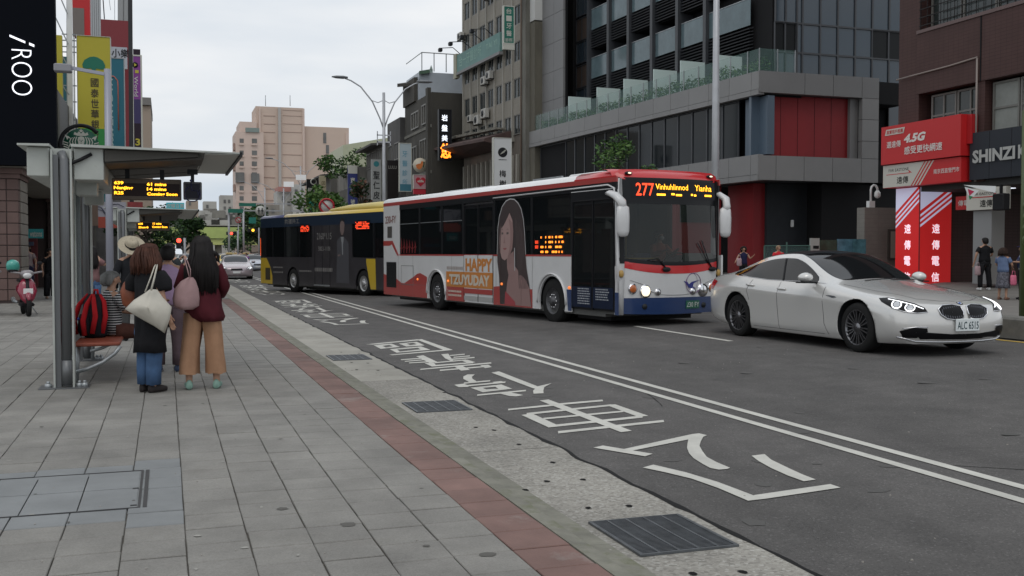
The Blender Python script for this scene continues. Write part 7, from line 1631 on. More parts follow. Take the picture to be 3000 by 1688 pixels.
# slim grey lamp post with a square head, in front of the signs
p = on_y(321, 700, 24.5); t = thing('street_lamp', 'slim pale post with a short arm and square lamp in front of yellow sign', 'street lamp', (p.x, 24.5, 0)); zt2 = on_y(321, 203, 24.5).z
q = MB(); q.tube([(0, 0, 0), (0, 0, zt2)], [.085, .07], 12); q.build('pole', mat('lilac_grey_pole', (.33, .34, .40), .4, .2), t)
q = MB(); q.bar((0, 0, zt2-.12), (-.72, 0, zt2-.02), .07); q.build('arm', _M['lilac_grey_pole'], t); q = MB(); q.bbox(-1.08, -.72, -.14, .14, zt2-.12, zt2+.05, .02); q.build('lamp_head', mat('lamp_grey2', (.25, .25, .27), .4), t)
# ---- bus shelters
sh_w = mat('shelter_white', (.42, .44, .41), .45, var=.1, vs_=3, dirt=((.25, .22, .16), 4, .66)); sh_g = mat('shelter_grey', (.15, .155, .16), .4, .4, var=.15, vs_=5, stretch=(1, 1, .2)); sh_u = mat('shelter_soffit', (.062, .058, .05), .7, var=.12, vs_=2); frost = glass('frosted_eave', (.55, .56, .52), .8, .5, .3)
orange = mat('bench_orange', (.24, .055, .028), .5, var=.15, vs_=5)
def shelter(label, y0, L_, Lr):
    t = thing('bus_shelter', label, 'bus shelter', (-1.05, y0, 0)); zr_ = 2.60
    for yy in (0, L_-.35):
        q = MB()
        q.box(-.105, -.085, yy-.09, yy+.09, 0, 2.55); q.box(.085, .105, yy-.09, yy+.09, 0, 2.55); q.build('post_flange', sh_w, t)
        q = MB(); q.box(-.084, -.03, yy-.06, yy+.07, 0, 2.5); q.build('post_web', sh_g, t)
        q = MB(); q.tube([(.03, yy-.07, .03), (.03, yy-.07, 2.45), (.0, yy-.02, 2.52)], .048, 12); q.tube([(.03, yy-.07, .05), (.03, yy-.07, .30)], .056, 12); q.build('drainpipe', sh_g, t)
        for dx in (-.16, .15, .20):
            q = MB(); q.cyl((dx, yy-.05, 0), (dx, yy-.05, .05), .035, 8); q.cyl((dx, yy-.05, .05), (dx, yy-.05, .075), .02, 6); q.build('anchor_bolt', steel, t)
        q = MB(); q.box(-.25, .25, yy-.16, yy+.16, .0, .012); q.build('base_plate', sh_g, t)
    # roof: two side boxes, thin tapering deck, pale eave
    q = MB(); q.bbox(-.34, -.12, -.02, Lr, 2.27, 2.58, .008); q.build('gutter_box', sh_w, t)
    q = MB(); q.bbox(.12, .42, -.02, Lr, 2.24, 2.58, .008); q.build('beam_box', sh_w, t)
    q = MB(); q.box(-.11, .11, -.01, Lr, 2.46, 2.57); q.build('valley', sh_w, t)
    q = MB(); q.add([(-.42, -.12, 2.585), (-.11, -.12, 2.585), (-.11, Lr+.1, 2.585), (-.42, Lr+.1, 2.585), (-.42, -.12, 2.605), (-.11, -.12, 2.61), (-.11, Lr+.1, 2.61), (-.42, Lr+.1, 2.605)], MB.BF)
    q.add([(.10, -.12, 2.585), (1.86, -.12, 2.56), (1.86, Lr+.1, 2.56), (.10, Lr+.1, 2.585), (.10, -.12, 2.615), (1.86, -.12, 2.575), (1.86, Lr+.1, 2.575), (.10, Lr+.1, 2.615)], MB.BF); q.build('roof_deck', sh_w, t)
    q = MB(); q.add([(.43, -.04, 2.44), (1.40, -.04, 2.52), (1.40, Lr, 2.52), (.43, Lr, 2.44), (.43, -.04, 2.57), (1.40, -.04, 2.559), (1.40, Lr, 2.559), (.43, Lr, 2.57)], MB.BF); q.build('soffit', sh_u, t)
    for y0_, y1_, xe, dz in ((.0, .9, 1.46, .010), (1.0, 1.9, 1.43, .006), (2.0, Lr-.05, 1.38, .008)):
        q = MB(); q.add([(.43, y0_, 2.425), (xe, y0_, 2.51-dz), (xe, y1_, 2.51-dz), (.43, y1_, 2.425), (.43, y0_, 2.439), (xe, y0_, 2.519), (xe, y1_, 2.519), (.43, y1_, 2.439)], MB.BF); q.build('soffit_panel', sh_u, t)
    q = MB(); q.box(1.47, 1.84, -.1, Lr+.08, 2.55, 2.558); q.build('eave_panel', frost, t); q = MB(); q.box(1.845, 1.875, -.12, Lr+.1, 2.53, 2.58); q.build('eave_trim', dark_metal, t)
    q = MB(); q.tube([(.0, -.05, 2.44), (.1, -.06, 2.41), (.2, -.05, 2.46), (.3, -.03, 2.52)], .02, 6); q.build('cable', black_plastic, t)
    # bench
    q = MB(); q.bbox(.08, .56, .1, L_-.5, .425, .465, .012); q.build('bench_seat', orange, t)
    for yy in (.12, L_-.6):
        q = MB(); q.tube([(.56, yy, .42), (.50, yy, .34), (.38, yy, .25), (.22, yy, .18), (.08, yy, .14)], .022, 8); q.build('bench_leg', steel, t)
        q = MB(); q.tube([(.10, yy+.1, .02), (.12, yy+.1, .42)], .025, 6); q.build('bench_upright', steel, t)
    q = MB(); q.box(-.03, -.01, .25, L_-.6, .25, .80); q.build('lower_panel', sh_g, t)
    q = MB(); q.box(-.03, -.018, .25, L_-.6, .82, 2.2); q.build('glass_panel', rail_glass, t)
    q = MB(); q.tube([(-.02, .1, .62), (.03, 1.0, .60), (.0, L_-.5, .62)], .025, 8); q.build('lean_rail', steel, t)
    for yy, z in ((.5, 2.1), (1.6, 2.05)): q = MB(); q.bbox(.10, .32, yy, yy+.3, z, z+.16, .01); q.build('junction_box', sh_w, t)
    return t
shelter('near bus shelter with flat white roof, steel posts and orange bench', 12.0, 3.3, 2.75); shelter('second bus shelter farther along the pavement', 27.8, 7.0, 6.8)
def led_board(label, px0, py0, px1, py1, Y, lines, zroof=2.44, dots=False):
    a = on_y(px0, py0, Y); b = on_y(px1, py1, Y); t = thing('display_board', label, 'led display', (0, 0, 0)); W = b.x-a.x; H = a.z-b.z; M = frame(((a.x+b.x)/2, Y, (a.z+b.z)/2), FACE_US)
    q = MB(M); q.bbox(-W/2, W/2, -H/2, H/2, -.12, 0, .008); q.build('housing', mat('board_housing', (.13, .10, .075), .5), t); q = MB(M); q.box(-W/2+.07*H*2, W/2-.08*H, -H/2+.18*H, H/2-.22*H, .0, .004); q.build('screen', mat('led_off', (.02, .006, .006), .3), t)
    tx = MB()
    for s_, x, y, h_, w__, al in lines: text(tx, s_, M @ T_((x*W, y*H, .007)), h_*H, w__*W, bold=.035)
    tx.build('led_text', amber, t)
    for x in (-.28*W, .22*W): q = MB(); q.bar(M @ V((x, H/2, -.06)), V((M @ V((x, 0, -.06))).xy.to_3d()+V((0, 0, zroof))), .05); q.build('hanger', dark_metal, t)
    return t
LN = [('639', -.40, .29, .15, .13, 0), ('Nanjing', -.335, .04, .19, .27, 0), ('R25', -.40, -.18, .15, .13, 0), ('61 mins', .14, .25, .15, .28, 0), ('14 mins', .14, .02, .15, .28, 0), ('Coming Soon', .22, -.23, .19, .44, 0)]
led_board('amber arrival time display hanging from the near bus shelter roof', 327, 522, 532, 588, 12.9, LN)
led_board('smaller amber arrival time display under the second shelter roof', 400, 647, 497, 676, 29, [('606', -.38, .2, .2, .14, 0), ('Zhongli', -.3, -.2, .26, .3, 0), ('11 mins', .12, .22, .22, .26, 0), ('Coming Soon', .2, -.15, .28, .46, 0)], 2.44)
t = thing('display_board', 'dark square wheelchair symbol sign hanging beside the amber display', 'sign', (0, 0, 0)); a = on_y(537, 532, 12.8); b = on_y(592, 586, 12.8); M = frame(((a.x+b.x)/2, 12.8, (a.z+b.z)/2), FACE_US); s_ = (b.x-a.x)/2
q = MB(M); q.bbox(-s_, s_, -s_, s_, -.1, 0, .01); q.build('housing', mat('wc_housing', (.11, .11, .115), .5), t); q = MB(M); q.box(-s_*.78, s_*.78, -s_*.85, s_*.8, 0, .004); q.build('screen', mat('wc_screen', (.008, .008, .02), .2), t)
q = MB(M); q.tube([(.09*cos(R(a_))-.005, .09*sin(R(a_))-.04, .008) for a_ in range(110, 400, 20)], .006, 4); q.tube([(-.02, .10, .008), (-.01, .0, .008), (.05, .0, .008), (.08, -.08, .008)], .006, 4); q.cyl((-.02, .12, .006), (-.02, .12, .01), .015, 8); q.build('wheelchair_symbol', mat('symbol_blue', (.03, .03, .10), .4), t, kind='stuff')
q = MB(); q.bar(M @ V((0, s_, -.05)), M @ V((0, s_+.15, -.05)), .04); q.bar(M @ V((-.06, s_+.12, -.05)), M @ V((.06, s_+.12, -.05)), .06); q.build('hanger', dark_metal, t)
# ---- mottled green column at the right edge, with rounded knobs
g = thing('column', 'olive green wrapped column with rounded knobs at the right edge', 'column', (0, 0, 0)); p = on_y(3032, 990, 14.4); olive = mat('olive_green', (.055, .085, .015), .45, var=.2, vs_=6)
q = MB(); q.tube([(p.x, 14.4, .03), (p.x, 14.4, 4.0)], .27, 20); q.build('shaft', olive, g)
q = MB(); q.ell((p.x, 14.4, 3.98), (.25, .25, .14)); q.build('cap', mat('pale_cap', (.3, .32, .25), .4), g)
for k in range(4):
    q = MB(); q.ell((p.x-.27, 14.33, 2.28-.2*k), (.10, .10, .11), 12, 8); q.build('knob', olive, g)
# ================================================================ PEOPLE
def skinmesh(verts, edges, radii, root=0, sub=1):
    me = bpy.data.meshes.new('b'); me.from_pydata([tuple(v) for v in verts], edges, []); o = bpy.data.objects.new('b', me); COL.objects.link(o)
    o.modifiers.new('s', 'SKIN'); 
    sk_ = me.skin_vertices[0].data if me.skin_vertices else None
    if sk_ is None: 
        bm = bmesh.new(); bm.from_mesh(me); bm.verts.layers.skin.verify(); bm.to_mesh(me); bm.free(); sk_ = me.skin_vertices[0].data
    for i, r_ in enumerate(radii): sk_[i].radius = r_ if isinstance(r_, tuple) else (r_, r_); sk_[i].use_root = (i == root)
    s = o.modifiers.new('u', 'SUBSURF'); s.levels = s.render_levels = sub
    bpy.context.view_layer.update(); m2 = bpy.data.meshes.new_from_object(o.evaluated_get(bpy.context.evaluated_depsgraph_get())); bpy.data.objects.remove(o)
    m2.polygons.foreach_set('use_smooth', [True]*len(m2.polygons)); return m2
skin_m = mat('skin', (.42, .24, .16), .5, var=.08, vs_=12, spec=.4)
def cl(mb_, rings, n=22, fold=.012, seed=0, mi=0, kf=3, caps=True):
    "cloth loft: rings of (x, y, z, rx, ry) with soft vertical folds"
    R_ = []
    for i, (x, y, z, rx, ry) in enumerate(rings):
        R_.append([(x+(rx+fold*noise.noise((cos(2*pi*k/n)*kf+seed, sin(2*pi*k/n)*kf, z*2.2)))*cos(2*pi*k/n), y+(ry+fold*noise.noise((cos(2*pi*k/n)*kf+seed, sin(2*pi*k/n)*kf, z*2.2+7)))*sin(2*pi*k/n), z+fold*.4*noise.noise((k*.9+seed, z*3, 1))) for k in range(n)])
    mb_.loft(R_, mi, True, caps)
def limb(mb_, pts, rad, n=12, fold=.006, seed=0, mi=0):
    P = []; rr = []
    for i in range(len(pts)-1):
        for k in range(3): t = k/3; P.append(V(pts[i]).lerp(V(pts[i+1]), t)); rr.append((rad[i]*(1-t)+rad[i+1]*t)*(1+fold*8*noise.noise((i*3.1+k+seed, seed, 0))))
    P.append(V(pts[-1])); rr.append(rad[-1]); mb_.tube(P, rr, n, mi)
def person(label, loc, rz=0, H=1.62, top=None, bottom=None, shoe=None, hair=None, hairm=None, hem='trousers', arms=None, sit=False, long_sleeve=False, sleeve=.5, fat=1., phone=False, group=None, flare=1, legs_apart=.11, shirt_hem=.86, simple=False):
    """a figure facing +Y: one continuous body, with clothes, hair and shoes as its parts.
    arms: ((elbow), (wrist)) for left (-x) and right (+x)"""
    root = thing('person', label, 'person', loc, rz, group); k = H/1.62; root.scale = (k, k, k); lx = legs_apart
    hip = .84 if not sit else .53
    A_ = arms or (((-.25, -.02, 1.08), (-.24, .06, .84)), ((.25, -.02, 1.08), (.24, .06, .84)))
    dz = hip-.84
    vs_ = [(0, 0, hip), (0, .01, hip+.14), (0, .0, hip+.30), (0, -.01, hip+.47), (0, .0, hip+.555), (0, .015, hip+.615), (0, .02, hip+.685), (0, .015, hip+.735)]
    rd = [(.135*fat, .105*fat), (.115*fat, .09), (.125*fat, .095), (.085, .075), (.045, .048), (.058, .068), (.078, .095), (.058, .07)]
    ed = [(i, i+1) for i in range(7)]
    vs_ += [(0, .112, hip+.628), (0, .122, hip+.618)]; rd += [(.012, .012), (.011, .009)]; ed += [(6, 8), (8, 9)]
    for s_, (el, wr) in zip((-1, 1), A_):
        el = V(el)+V((0, 0, dz)); wr = V(wr)+V((0, 0, dz)); b = len(vs_); sh = V((s_*.155*fat, -.01, hip+.455)); d = (wr-el).normalized(); side = V((0, 1, 0)) if abs(d.y) < .7 else V((1, 0, 0)); side = (side-d*side.dot(d)).normalized(); nrm = d.cross(side)
        vs_ += [sh, el, wr, wr+d*.05]; rd += [.052, .038, (.024, .02), (.032, .018)]; ed += [(3, b), (b, b+1), (b+1, b+2), (b+2, b+3)]
        for f, L_ in ((-1.5, .062), (-.5, .072), (.5, .07), (1.5, .056)):
            c = len(vs_); p = wr+d*.085+side*f*.017; vs_ += [p, p+d*L_*.5+nrm*.004*s_, p+d*L_*.85+nrm*.02*s_]; rd += [.0095, .0085, .007]; ed += [(b+3, c), (c, c+1), (c+1, c+2)]
        c = len(vs_); p = wr+d*.02+side*.03; vs_ += [p+side*.012+d*.012, p+side*.022+d*.045]; rd += [.010, .0085]; ed += [(b+2, c), (c, c+1)]
    ft = []
    for s_ in (-1, 1):
        b = len(vs_)
        if sit: pts = [(s_*.09, .02, hip-.01), (s_*.11, .42, hip-.02), (s_*.12, .44, .09), (s_*.12, .44, .045), (s_*.13, .56, .03)]
        else: pts = [(s_*.085*fat, 0, hip-.06), (s_*(lx*.95), .015, .45), (s_*lx, -.015, .085), (s_*lx, -.02, .045), (s_*(lx+.015), .11, .03)]
        vs_ += pts; rd += [.082*fat, .052, .036, .036, (.036, .024)]; ed += [(0, b), (b, b+1), (b+1, b+2), (b+2, b+3), (b+3, b+4)]; ft.append(pts)
    body = link('body', skinmesh(vs_, ed, rd, 0, 1), root); body.data.materials.append(skin_m)
    hz = hip+.66
    if not simple:
        q = MB()
        for s_ in (-1, 1): q.ell((s_*.083, .005, hz-.005), (.012, .022, .034), 8, 6)
        q.build('ear', skin_m, body, kind='stuff')
        q = MB()
        for s_ in (-1, 1): q.ell((s_*.033, .100, hz+.005), (.014, .006, .007), 8, 6)
        q.ell((0, .098, hz-.062), (.022, .006, .006), 8, 6, 1); q.build('face', [mat('eye_dark', (.02, .015, .012), .4), mat('lip_red', (.3, .07, .06), .5)], body, kind='stuff')
    if hair: hair(root, hz, hairm or mat('black_hair', (.008, .007, .008), .42, spec=.6))
    # clothes
    if top:
        q = MB(); zb = shirt_hem+dz if not sit else hip-.02; f = fat
        cl(q, [(0, 0, zb, .165*f, .115*f), (0, 0, zb+.10, .16*f, .112*f), (0, .0, hip+.22, .145*f, .105*f), (0, -.0, hip+.34, .155*f, .112*f), (0, -.01, hip+.43, .168*f, .105*f), (0, -.012, hip+.475, .14*f, .09), (0, -.01, hip+.51, .085, .07), (0, -.005, hip+.53, .06, .056)], seed=loc[0], fold=.018)
        for s_, (el, wr) in zip((-1, 1), A_):
            el = V(el)+V((0, 0, dz)); wr = V(wr)+V((0, 0, dz)); sh = V((s_*.145*f, -.01, hip+.455))
            if long_sleeve: limb(q, [sh, el, el.lerp(wr, .92)], [.068, .058, .042], seed=s_)
            else: limb(q, [sh, sh.lerp(el, sleeve*1.3)], [.068, .066], seed=s_)
        q.build('shirt', top, root)
    if hem == 'trousers' and bottom:
        q = MB()
        if not sit:
            cl(q, [(0, 0, hip-.10, .17*fat, .115*fat), (0, 0, hip, .165*fat, .12*fat), (0, 0, hip+.10, .14*fat, .105*fat)], seed=2)
            for s_, p in zip((-1, 1), ft): cl(q, [(s_*.085*fat, 0, hip-.04, .10*fat, .115*fat), (s_*.088*fat, .0, hip-.2, .092*flare**.5, .105*flare**.3), (s_*lx*.95, .005, .45, .075*flare, .085*flare), (s_*lx, -.01, .25, .07*flare, .08*flare), (s_*lx, -.015, .09, .066*flare, .076*flare)], seed=s_*3+loc[1], fold=.02, n=18)
        else:
            for s_, p in zip((-1, 1), ft): limb(q, [(s_*.08, -.02, hip+.02), (s_*.10, .2, hip+.01), p[1]], [.11, .095, .08], 14)
            for s_, p in zip((-1, 1), ft): limb(q, [p[1], (p[1][0], p[1][1]+.0, .3)], [.075, .075], 12)
        q.build('trousers', bottom, root)
    elif hem == 'skirt':
        q = MB(); cl(q, [(0, 0, .36, .22, .19), (0, 0, .5, .20, .165), (0, 0, .68, .18, .14), (0, 0, .80, .165, .12), (0, 0, .93, .13, .10)], fold=.04, seed=4, kf=5); q.build('skirt', bottom, root)
    for s_, p in zip((-1, 1), ft):
        a = V(p[3]); b = V(p[4]); d = (b-a); d.z = 0; d.normalize(); n_ = V((-d.y, d.x, 0)); R_ = []
        for t, ww, hh in ((-.055, .022, .05), (-.04, .036, .07), (.02, .038, .068), (.08, .043, .05), (.13, .042, .035), (.165, .022, .025)):
            c = a+d*t; R_.append([(c.x+n_.x*ww*cos(u), c.y+n_.y*ww*cos(u), max(.004, .035+(hh if sin(u) > 0 else .032)*sin(u)-.0)) for u in [2*pi*j/12 for j in range(12)]])
        q = MB(); q.loft(R_); sh_ = q.build('shoe', shoe or black_plastic, root)
        q = MB(); q.loft([[(x+ (x-a.x)*.03, y, min(z, .02)*.9+.001) for x, y, z in r_] for r_ in R_]); 
    return root
def hair_long(root, z, m, L_=.40, w__=.125):
    q = MB(); n = 20; R_ = []
    for t, rx, ry, yy in ((.105, .03, .03, .0), (.09, .07, .075, .0), (.05, .097, .108, -.005), (.0, .104, .112, -.018), (-.07, .106, .10, -.04), (-.16, w__, .085, -.065), (-.28, w__*1.12, .075, -.085), (-L_, w__*1.1, .06, -.095), (-L_-.07, w__*.75, .04, -.09)):
        R_.append([(rx*cos(a)*(1+.05*noise.noise((cos(a)*6, sin(a)*6, t*1.2))), yy+ry*sin(a)*(1+.07*noise.noise((cos(a)*6, sin(a)*6+3, t*1.2))) if sin(a) < 0 or t > .03 else yy+ry*.2*sin(a), z+t+.01*noise.noise((a*5, t, 0))) for a in [2*pi*k/n for k in range(n)]])
    q.loft(R_)
    r_ = random.Random(1)
    for k in range(46):      # loose locks breaking up the outline
        a = r_.uniform(pi*.98, pi*2.02); P = []
        for t, rx, ry, yy in ((.03, .10, .11, -.01), (-.10, .108, .10, -.045), (-.24, w__*1.08, .085, -.075), (-L_-.02-r_.uniform(0, .07), w__*r_.uniform(.9, 1.15), .07, -.092)):
            P.append((rx*cos(a)*1.02, yy+ry*sin(a)*1.03, z+t))
        q.tube(P, [.012, .014, .013, .003], 5)
    q.build('hair', m, root)
def hair_bob(root, z, m, L_=.17, w__=.145):
    q = MB(); n = 22; R_ = []
    for t, rx, ry, yy in ((.118, .03, .03, -.005), (.10, .08, .085, -.005), (.055, .112, .118, -.012), (.0, .13, .128, -.02), (-.06, w__, .128, -.03), (-.12, w__*1.05, .12, -.035), (-L_, w__*.93, .10, -.04), (-L_-.03, w__*.6, .07, -.04)):
        R_.append([(rx*cos(a)*(1+.08*noise.noise((cos(a)*5, sin(a)*5, t*4))), yy+ry*sin(a)*(1+.08*noise.noise((cos(a)*5, sin(a)*5+3, t*4))) if sin(a) < .35 or t > .03 else yy+ry*.3*sin(a), z+t+.012*noise.noise((a*4, t, 0))) for a in [2*pi*k/n for k in range(n)]])
    q.loft(R_); r_ = random.Random(4)
    for k in range(110):
        a = r_.uniform(pi*.88, pi*2.12); P = []; e_ = r_.uniform(.97, 1.10); a2 = a+r_.uniform(-.12, .12)
        for t, rx, ry, yy, aa in ((.08, .095, .10, -.01, a), (.0, .13, .128, -.02, a), (-.06, w__*1.0, .13, -.03, (a+a2)/2), (-.12, w__*1.05, .122, -.035, a2), (-L_-r_.uniform(-.02, .045), w__*r_.uniform(.88, 1.12), .11, -.04, a2)): P.append((rx*cos(aa)*e_, yy+ry*sin(aa)*e_, z+t))
        q.tube(P, [.006, .010, .011, .010, .002], 5)
    q.build('hair', m, root)
def hair_short(root, z, m, bulk=1):
    q = MB(); n = 18; R_ = []
    for t, rx, ry, yy in ((.108, .03, .03, -.005), (.09, .07, .078, -.008), (.05, .094*bulk, .107*bulk, -.012), (.0, .094*bulk, .105*bulk, -.022), (-.05, .088*bulk, .085*bulk, -.04), (-.085, .06, .05, -.05)):
        R_.append([(rx*cos(a)*(1+.05*noise.noise((cos(a)*4, sin(a)*4, t*9))), yy+ry*sin(a) if sin(a) < .1 or t > .04 else yy+ry*.1*sin(a), z+t) for a in [2*pi*k/n for k in range(n)]])
    q.loft(R_); q.build('hair', m, root)
def cloth(n, c, v=.15, **k): return mat(n, c, .85, var=v, vs_=9, spec=.2, **k)
def hair_mat(name, col):
    m = mat(name, col, .62, var=.5, vs_=22, spec=.25, stretch=(1, 1, .12)); return m
blackhair = hair_mat('black_hair', (.010, .008, .008)); brownhair = hair_mat('brown_hair', (.062, .024, .015)); greyhair = hair_mat('grey_hair', (.16, .16, .155))
# woman in maroon, seen from behind
maroon = cloth('maroon_cloth', (.075, .012, .018)); tanc = cloth('tan_cloth', (.35, .20, .12), .1); mint = mat('mint_shoe', (.22, .36, .30), .6)
pA = person('long haired woman in maroon shirt and tan culottes standing with back to camera', (.36, 11.4, 0), R(-4), 1.655, None, None, mint, lambda r, z, m: hair_long(r, z, m, .43, .15), blackhair, hem=None,
            arms=(((-.225, .02, 1.08), (-.17, .22, .98)), ((.225, .02, 1.08), (.17, .22, .98))), legs_apart=.138)
q = MB(); cl(q, [(.08, 0, .71, .12, .15), (.045, 0, .76, .175, .17), (0, 0, .86, .198, .172), (0, 0, .98, .19, .15), (0, 0, 1.10, .17, .125), (0, -.005, 1.20, .172, .12), (0, -.01, 1.28, .165, .11), (0, -.01, 1.325, .14, .09), (0, -.01, 1.36, .08, .07)], fold=.035, n=28, seed=1)
for s_ in (-1, 1): limb(q, [(s_*.15, -.01, 1.29), (s_*.225, .02, 1.07), (s_*.19, .19, .98)], [.062, .060, .048], 14, .01, s_)
q.build('shirt', maroon, pA)
q = MB(); cl(q, [(0, 0, .74, .168, .125), (0, 0, .84, .158, .118), (0, 0, .95, .14, .10)], n=24)
for s_ in (-1, 1): cl(q, [(s_*.082, 0, .80, .098, .12), (s_*.10, 0, .62, .094, .112), (s_*.122, 0, .42, .095, .11), (s_*.136, -.005, .26, .100, .115), (s_*.14, -.005, .165, .103, .12)], n=22, fold=.03, seed=s_*5, caps=False)
q.build('culottes', tanc, pA)
# pink shoulder bag
def bag(name, label, loc, m, rings, strap=None, sm=None, cat='bag'):
    t = thing(name, label, cat, loc); q = MB(); cl(q, rings, n=20, fold=.025, seed=loc[0]*3); q.build('bag_body', m, t)
    if strap:
        q = MB()
        for P, w__ in strap: q.tube(P, w__, 7, flat=.4)
        q.build('strap', sm or m, t)
    return t
pinkm = cloth('dusty_pink_bag', (.36, .235, .235), .12)
bag('shoulder_bag', 'dusty pink slouchy shoulder bag on the maroon shirt woman', (.19, 11.22, .86), pinkm, [(0, 0, 0, .06, .045), (0, 0, .04, .125, .065), (0, 0, .12, .135, .07), (.01, 0, .22, .12, .06), (.03, 0, .30, .075, .04), (.045, 0, .335, .03, .025)], [([(.04, 0, .33), (.02, .0, .42), (.0, .02, .50), (.0, .08, .53)], .016), ([(.05, 0, .33), (.05, .0, .42), (.02, .03, .51), (.0, .1, .53)], .014)])
# woman with brown bob, black dress, jeans
blackc = cloth('black_cloth', (.012, .012, .014), .3); jeans = cloth('blue_denim', (.055, .105, .20), .2); shoe_w = mat('dark_shoe', (.03, .025, .025), .6)
pB = person('woman with bushy brown bob in black tunic over wide blue jeans', (-.17, 11.3, 0), R(-48), 1.555, None, jeans, shoe_w, lambda r, z, m: hair_bob(r, z, m, .19, .17), brownhair, flare=1.12, legs_apart=.07,
            arms=(((-.26, .06, 1.10), (-.14, .22, 1.02)), ((.25, -.05, 1.06), (.27, .03, .82))), fat=.88)
q = MB(); cl(q, [(0, 0, .44, .185, .155), (0, 0, .55, .18, .15), (0, 0, .75, .175, .145), (0, 0, .95, .17, .14), (0, 0, 1.10, .165, .135), (0, -.01, 1.22, .172, .125), (0, -.01, 1.295, .155, .11), (0, -.01, 1.335, .10, .08)], fold=.045, n=30, seed=8, kf=4)
for s_ in (-1, 1): limb(q, [(s_*.165, -.01, 1.285), (s_*.235, -.01, 1.19), (s_*.262, -.01, 1.11)], [.075, .092, .072], 14, .01, s_)
q.build('tunic', blackc, pB)
for s_ in (-1, 1):
    pass
totem = cloth('cream_canvas', (.56, .53, .46), .06)
# canvas tote: pillow shape hanging as a diamond on her back
tt = thing('tote_bag', 'large cream canvas tote bag slung on the back of the brown haired woman', 'bag', (-.2, 11.05, 0))
def on_d(px, py, d=10.45): p = at(px, py, d); return p
out_ = [(150+x*.3726, 640+y*.3726) for x, y in ((575, 705), (640, 640), (720, 590), (760, 560), (810, 565), (850, 620), (915, 690), (900, 780), (865, 880), (790, 830), (720, 790), (650, 750))]
cpx = sum(a for a, b in out_)/12; cpy = sum(b for a, b in out_)/12; cen = at(cpx, cpy, 10.27); R_ = []
P2 = [at(cpx+(a-cpx)*1.1, cpy+(b-cpy)*1.1+4, 10.33)-V(tt.location) for a, b in out_]; cc = cen-V(tt.location); rear = V((FW.x, FW.y, 0))
for t, dd in ((.02, -.09), (.35, -.085), (.65, -.06), (.88, -.025), (1, 0), (.88, .03), (.5, .06), (.02, .07)):
    R_.append([cc+(p-cc)*t+rear*(dd+.07)+rear*.018*noise.noise((p.x*9, p.z*9, t*3)) for p in P2])
q = MB(); q.loft(R_); o = q.build('bag_body', totem, tt)
q = MB(); q.tube([at(443, 850, 10.27)-V(tt.location), at(452, 815, 10.30)-V(tt.location), at(459, 786, 10.36)-V(tt.location), at(460, 779, 10.52)-V(tt.location)], [.03, .026, .024, .022], 8, flat=.35); q.tube([at(425, 856, 10.27)-V(tt.location), at(442, 812, 10.30)-V(tt.location), at(452, 783, 10.36)-V(tt.location), at(455, 779, 10.52)-V(tt.location)], [.02, .02, .02, .02], 8, flat=.35); q.build('strap', totem, tt)
rust = mat('rust_leather', (.21, .055, .022), .45, var=.25, vs_=9)
bag('handbag', 'rust brown leather bag hanging in front of the brown haired woman', (-.37, 11.55, .86), rust, [(.05, 0, 0, .07, .05), (.04, 0, .05, .11, .07), (.03, 0, .18, .12, .075), (.04, 0, .27, .10, .06), (.05, 0, .32, .07, .04)], [([(-.02, 0, .32), (.08, -.1, .45), (.13, -.22, .50)], .012), ([(.08, 0, .32), (.16, -.1, .45), (.17, -.22, .50)], .012)])
# seated grey-haired person with backpack
stripe = mat('striped_shirt', (.5, .5, .5), .85)
def stripes(m, k, c2, axis=2):
    n = m.node_tree.nodes; l = m.node_tree.links; b = n['Principled BSDF']; g = n.new('ShaderNodeNewGeometry'); s = n.new('ShaderNodeSeparateXYZ'); l.new(g.outputs['Position'], s.inputs[0])
    w = n.new('ShaderNodeMath'); w.operation = 'MULTIPLY'; w.inputs[1].default_value = k; l.new(s.outputs[axis], w.inputs[0]); f = n.new('ShaderNodeMath'); f.operation = 'FRACT'; l.new(w.outputs[0], f.inputs[0])
    c = n.new('ShaderNodeMath'); c.operation = 'LESS_THAN'; c.inputs[1].default_value = .62; l.new(f.outputs[0], c.inputs[0]); x = n.new('ShaderNodeMix'); x.data_type = 'RGBA'; l.new(c.outputs[0], x.inputs[0]); x.inputs[6].default_value = b.inputs['Base Color'].default_value; x.inputs[7].default_value = (*c2, 1); l.new(x.outputs[2], b.inputs['Base Color'])
stripes(stripe, 34, (.012, .012, .015)); brownc = cloth('brown_cloth', (.075, .03, .022)); sneak = mat('grey_sneaker', (.45, .42, .42), .7, var=.3, vs_=15)
pC = person('seated grey haired person in black and white striped shirt turned to the right', (-.62, 13.08, 0), R(-62), 1.55, stripe, brownc, sneak, lambda r, z, m: hair_short(r, z, m, 1.12), greyhair, sit=True, arms=(((-.26, .10, 1.12), (-.16, .34, 1.06)), ((.26, .10, 1.12), (.16, .34, 1.06))), sleeve=.62)
red_b = cloth('red_nylon', (.42, .015, .02), .1); blk_b = cloth('black_nylon', (.014, .014, .018), .3)
bp = thing('backpack', 'red and black backpack worn by the seated person', 'backpack', (-.80, 12.90, .47), R(-62))
q = MB(); cl(q, [(0, 0, .0, .13, .10), (0, 0, .04, .165, .125), (0, 0, .25, .165, .125), (0, 0, .42, .14, .11), (0, .01, .50, .08, .07)], fold=.02, n=22); q.build('bag_body', blk_b, bp)
q = MB(); cl(q, [(0, -.11, .02, .10, .05), (0, -.12, .08, .115, .06), (0, -.12, .22, .11, .055), (0, -.11, .27, .09, .04)], fold=.01); q.build('front_pocket', blk_b, bp)
for x in (-.12, .10):
    q = MB(); q.tube([(x, -.165, .03), (x*1.05, -.185, .2), (x*.9, -.13, .38), (x*.55, -.04, .50)], [.03, .034, .03, .02], 8, flat=.5); q.build('red_panel', red_b, bp)
q = MB()
